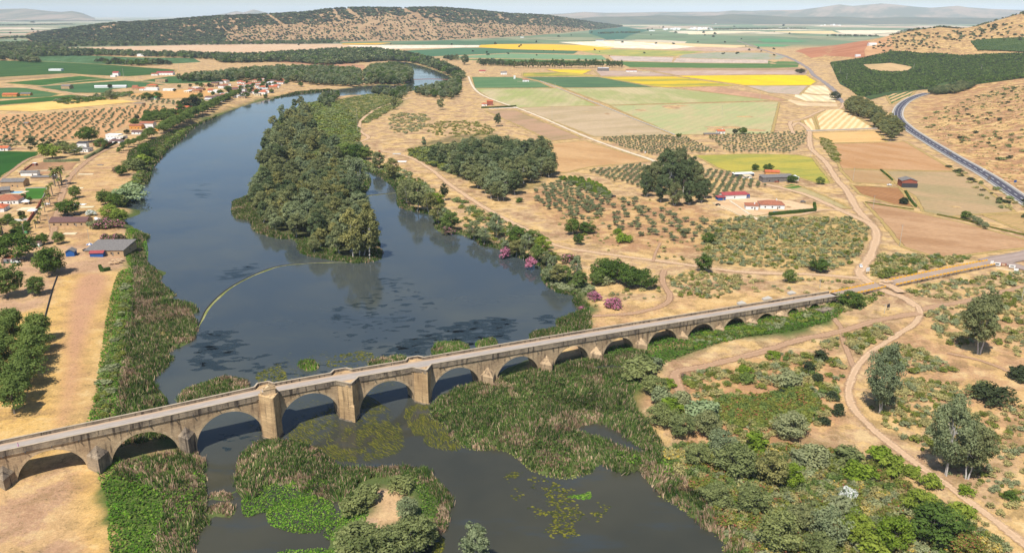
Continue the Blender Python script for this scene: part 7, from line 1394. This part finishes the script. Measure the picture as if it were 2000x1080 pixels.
for x, y, rz, c, l in [(1681,522,75,'white','white car driving on the dirt road near the bridge'),(33,515,12,'white','white car parked beside the left kiosk under the dark tree'),(44,508,20,'grey','pale car behind the white one under the dark tree'),(168,491,-12,'darkgrey','dark car beside the grey roofed building'),(150,422,15,'black','black car at the right of the shade tree'),(127,423,10,'darkgrey','dark grey car at the left under the shade tree'),(137,426,5,'glass','bluish dark car in front of the shade tree'),(127,355,10,'grey','silver car on the village road beyond the palms'),(92,401,15,'white','white car parked among the palms'),(1737,363,5,'white','white van-like car in front of the brick barn'),(73,437,80,'darkgrey','dark car parked beside the red wall'),(1568,396,0,'grey','grey car in the corner of the farmyard'),(1517,357,0,'rust','dark red trailer in front of the grey block barn'),(1402,402,10,'black','black vehicle in the farmyard by the low wall'),(1198,385,20,'darkgrey','dark car by the rubble beside the orchard')]: car(x, y, rz, c, l)
def pole(x, y, hp, label, lamp=False, mat='concrete', group=None, name='utility_pole'):
    q = W1(x, y); h = hp/(PXM(q)*.95); R = thing(name, (*q, float(base_h(q[None])[0])), label, 'pole' if not lamp else 'street lamp', group); r0 = max(.14, .14*0+.2/PXM(q))
    MB().tube([(0, 0, -.5), (0, 0, h)], [r0*1.2, r0*.8], 6).build('shaft', M[mat], R)
    if lamp: MB().tube([(0, 0, h), (1.4, 0, h+.4)], [.07, .07], 5).box((1.2, -.2, h+.3), (2, .2, h+.48)).build('lamp_head', M['grey'], R)
    else: MB().box((-1.1, -.08, h-.6), (1.1, .08, h-.42)).build('crossbar', M['grey'], R)
for x, y, hp, l, lp in [(1757,481,37,'tall lattice-like pole at the lower edge of the big ploughed field',0),(1705,409,24,'pale pole beside the upper corner of the big ploughed field',0),(1666,353,22,'thin pole between the two small brown fields',0),(1583,308,16,'pole with a red and white box beside the dirt road',0),(1601,563,17,'thin wooden pole above the end of the old bridge',0),(1727,612,16,'thin wooden pole inside the grassy triangle by the crossing',0),(132,371,22,'street lamp beside the village road opposite the palms',1),(150,347,16,'street lamp farther up the village road',1),(98,449,22,'pole at the left end of the long brown roof',0),(175,475,24,'leaning pole above the blue and white parasol',0),(98,1,1,'',0),(47,458,18,'pole beside the green bin',0),(699,260,42,'tall lattice mast on the dry riverbank behind the island',0),(887,153,20,'',0),(1078,235,24,'thin pole in the left stubble field',0),(1236,230,20,'thin pole beside the irrigation channel',0),(1410,224,16,'thin pole in the pale green field',0),(1484,195,12,'thin pole at the end of the brown band',0),(1084,171,8,'short pole at the upper end of the irrigation channel',0),(242,154,16,'tall pylon beside the vineyard farmhouse',0),(350,141,14,'tall pole beside the long white warehouse',0),(236,250,14,'pole at the edge of the wide olive grove',0),(1626,141,12,'slim pylon at the left side of the dark orchard',0),(1640,146,11,'slim pylon below the left one at the orchard edge',0),(1653,158,12,'third slim pylon at the orchard edge',0),(1784,137,10,'slim pylon beside the orchard clearing',0),(1916,139,10,'slim pylon in the middle of the dark orchard',0),(1995,588,44,'blue-grey lattice mast at the right edge among scrub',0)]:
    if l: pole(x, y, hp, l, lp)
for x, y, w_, h_, l in [(1855,305,4.5,2.6,'grey backed road sign beside the bend of the main road'),(1931,354,5,3,'larger grey backed road sign lower on the main road'),(1921,337,3.4,2,'white topped sign above the main road dashes'),(1982,360,4,2.2,'small blue sign on the far side of the main road'),(1694,535,3,2.4,'white panel beside the dirt road junction'),(1734,606,2.2,2,'small dark information board in the grassy triangle'),(1260,302,1.5,2,'little white marker beside the pale lane')]: board(x, y, w_, h_, l, 'blue' if 'blue' in l else 'white' if 'white' in l else 'grey' if 'grey' in l else 'darkgrey', rz=.5, z0=1.6)
small('waste_bin', MB().box((-.9, -.7, 0), (.9, .7, 1.5)), M['green'], 51, 456, 'green waste container beside the end of the bright hedge', 'bin')
# person walking on the bridge
def person():
    J = [((0, 0, .95), .13), ((0, 0, 1.15), .12), ((0, 0, 1.38), .15), ((0, 0, 1.50), .06), ((0, .01, 1.60), .09), ((0, .01, 1.70), .08), ((.19, 0, 1.40), .06), ((.24, .05, 1.14), .045), ((.24, .16, .92), .035), ((-.19, 0, 1.40), .06), ((-.25, -.06, 1.14), .045), ((-.25, .02, .90), .035), ((.1, .02, .88), .09), ((.1, .14, .48), .06), ((.1, .2, .06), .045), ((.1, .34, .03), .035), ((-.1, -.02, .88), .09), ((-.1, -.08, .48), .06), ((-.1, -.24, .08), .045), ((-.1, -.12, .02), .035)]
    E_ = [(0, 1), (1, 2), (2, 3), (3, 4), (4, 5), (2, 6), (6, 7), (7, 8), (2, 9), (9, 10), (10, 11), (0, 12), (12, 13), (13, 14), (14, 15), (0, 16), (16, 17), (17, 18), (18, 19)]
    me = bpy.data.meshes.new('body'); me.from_pydata([j[0] for j in J], E_, []); me.materials.append(M['skin']); q = (-166.5, 2.6); u, v = q[0], q[1]; u = onwall(28, 878)[0]+1; v = 2.2
    w_ = (math.cos(BA)*u-math.sin(BA)*v, BB+math.sin(BA)*u+math.cos(BA)*v); R = thing('person', (*w_, road(u)), 'person in a pink dress walking along the old bridge near the parapet', 'person', rz=BA-1.57)
    o = obj('body', me, R); md = o.modifiers.new('skin', 'SKIN'); md.use_smooth_shade = True
    for k, (p, r) in enumerate(J): me.skin_vertices[0].data[k].radius = (r, r*.8)
    me.skin_vertices[0].data[0].use_root = True; o.modifiers.new('sub', 'SUBSURF').levels = 1
    d = MB(); k = 14; rings = [(.55, .34), (.8, .27), (1.0, .2), (1.2, .19), (1.42, .22), (1.47, .1)]
    d.add([(r*math.cos(6.283*j/k), r*.72*math.sin(6.283*j/k), z) for z, r in rings for j in range(k)], [(i*k+j, i*k+(j+1) % k, (i+1)*k+(j+1) % k, (i+1)*k+j) for i in range(len(rings)-1) for j in range(k)]); d.build('dress', M['pink'], R)
    hr = MB(); hr.add([(.1*math.cos(6.283*j/10)*s, .03*0-.015+.11*math.sin(6.283*j/10)*s, z) for z, s in ((1.56, .9), (1.66, 1.12), (1.74, .9), (1.79, .3)) for j in range(10)], [(i*10+j, i*10+(j+1) % 10, (i+1)*10+(j+1) % 10, (i+1)*10+j) for i in range(3) for j in range(10)]+[tuple(30+j for j in range(10))]); hr.build('hair', M['black'], R)
person()
# ------------------------------------------------------------------ camera, light, sky, air
cam = bpy.data.cameras.new('camera'); co = bpy.data.objects.new('camera', cam); COL.objects.link(co)
cam.lens = 36*FP/2000; cam.sensor_width = 36; cam.clip_end = 120000; cam.clip_start = 1
co.location = (0, 0, H); co.rotation_euler = (math.pi/2-TH, 0, 0); SC.camera = co
sd = Vector((-.25, -.57, 1)).normalized()
sun = bpy.data.lights.new('sun', 'SUN'); sun.energy = 5.0; sun.angle = math.radians(.5); sun.color = (1, .965, .91)
so = bpy.data.objects.new('sun', sun); COL.objects.link(so); so.rotation_euler = sd.to_track_quat('Z', 'Y').to_euler()
w = bpy.data.worlds.new('World'); SC.world = w; w.use_nodes = True; nt = w.node_tree; bg = nt.nodes['Background']
sk = nt.nodes.new('ShaderNodeTexSky'); sk.sky_type = 'NISHITA'; sk.sun_disc = False; sk.sun_elevation = math.asin(sd.z); sk.sun_rotation = math.atan2(sd.x, sd.y) % (2*math.pi)
sk.air_density = 1.0; sk.dust_density = .7; sk.ozone_density = 4.0; sk.altitude = 200
nt.links.new(sk.outputs[0], bg.inputs[0]); bg.inputs[1].default_value = .10
hz = NT('haze'); pv = hz.n('ShaderNodeVolumePrincipled', Color=(.74, .86, 1.0), Density=2.6e-5, Anisotropy=-.35)
on = hz.n('ShaderNodeOutputMaterial'); hz.t.links.new(pv.outputs[0], on.inputs['Volume'])
MB().box((-46000, -3500, -3.5), (46000, 48000, 540)).build('haze', hz.m, kind='stuff')
SC.view_settings.view_transform = 'Standard'; SC.view_settings.look = 'None'; SC.view_settings.exposure = .36; SC.view_settings.gamma = 1
cy = SC.cycles; cy.max_bounces = 6; cy.diffuse_bounces = 2; cy.glossy_bounces = 2; cy.transmission_bounces = 2; cy.transparent_max_bounces = 6; cy.volume_bounces = 1
cy.use_denoising = True; cy.use_fast_gi = False
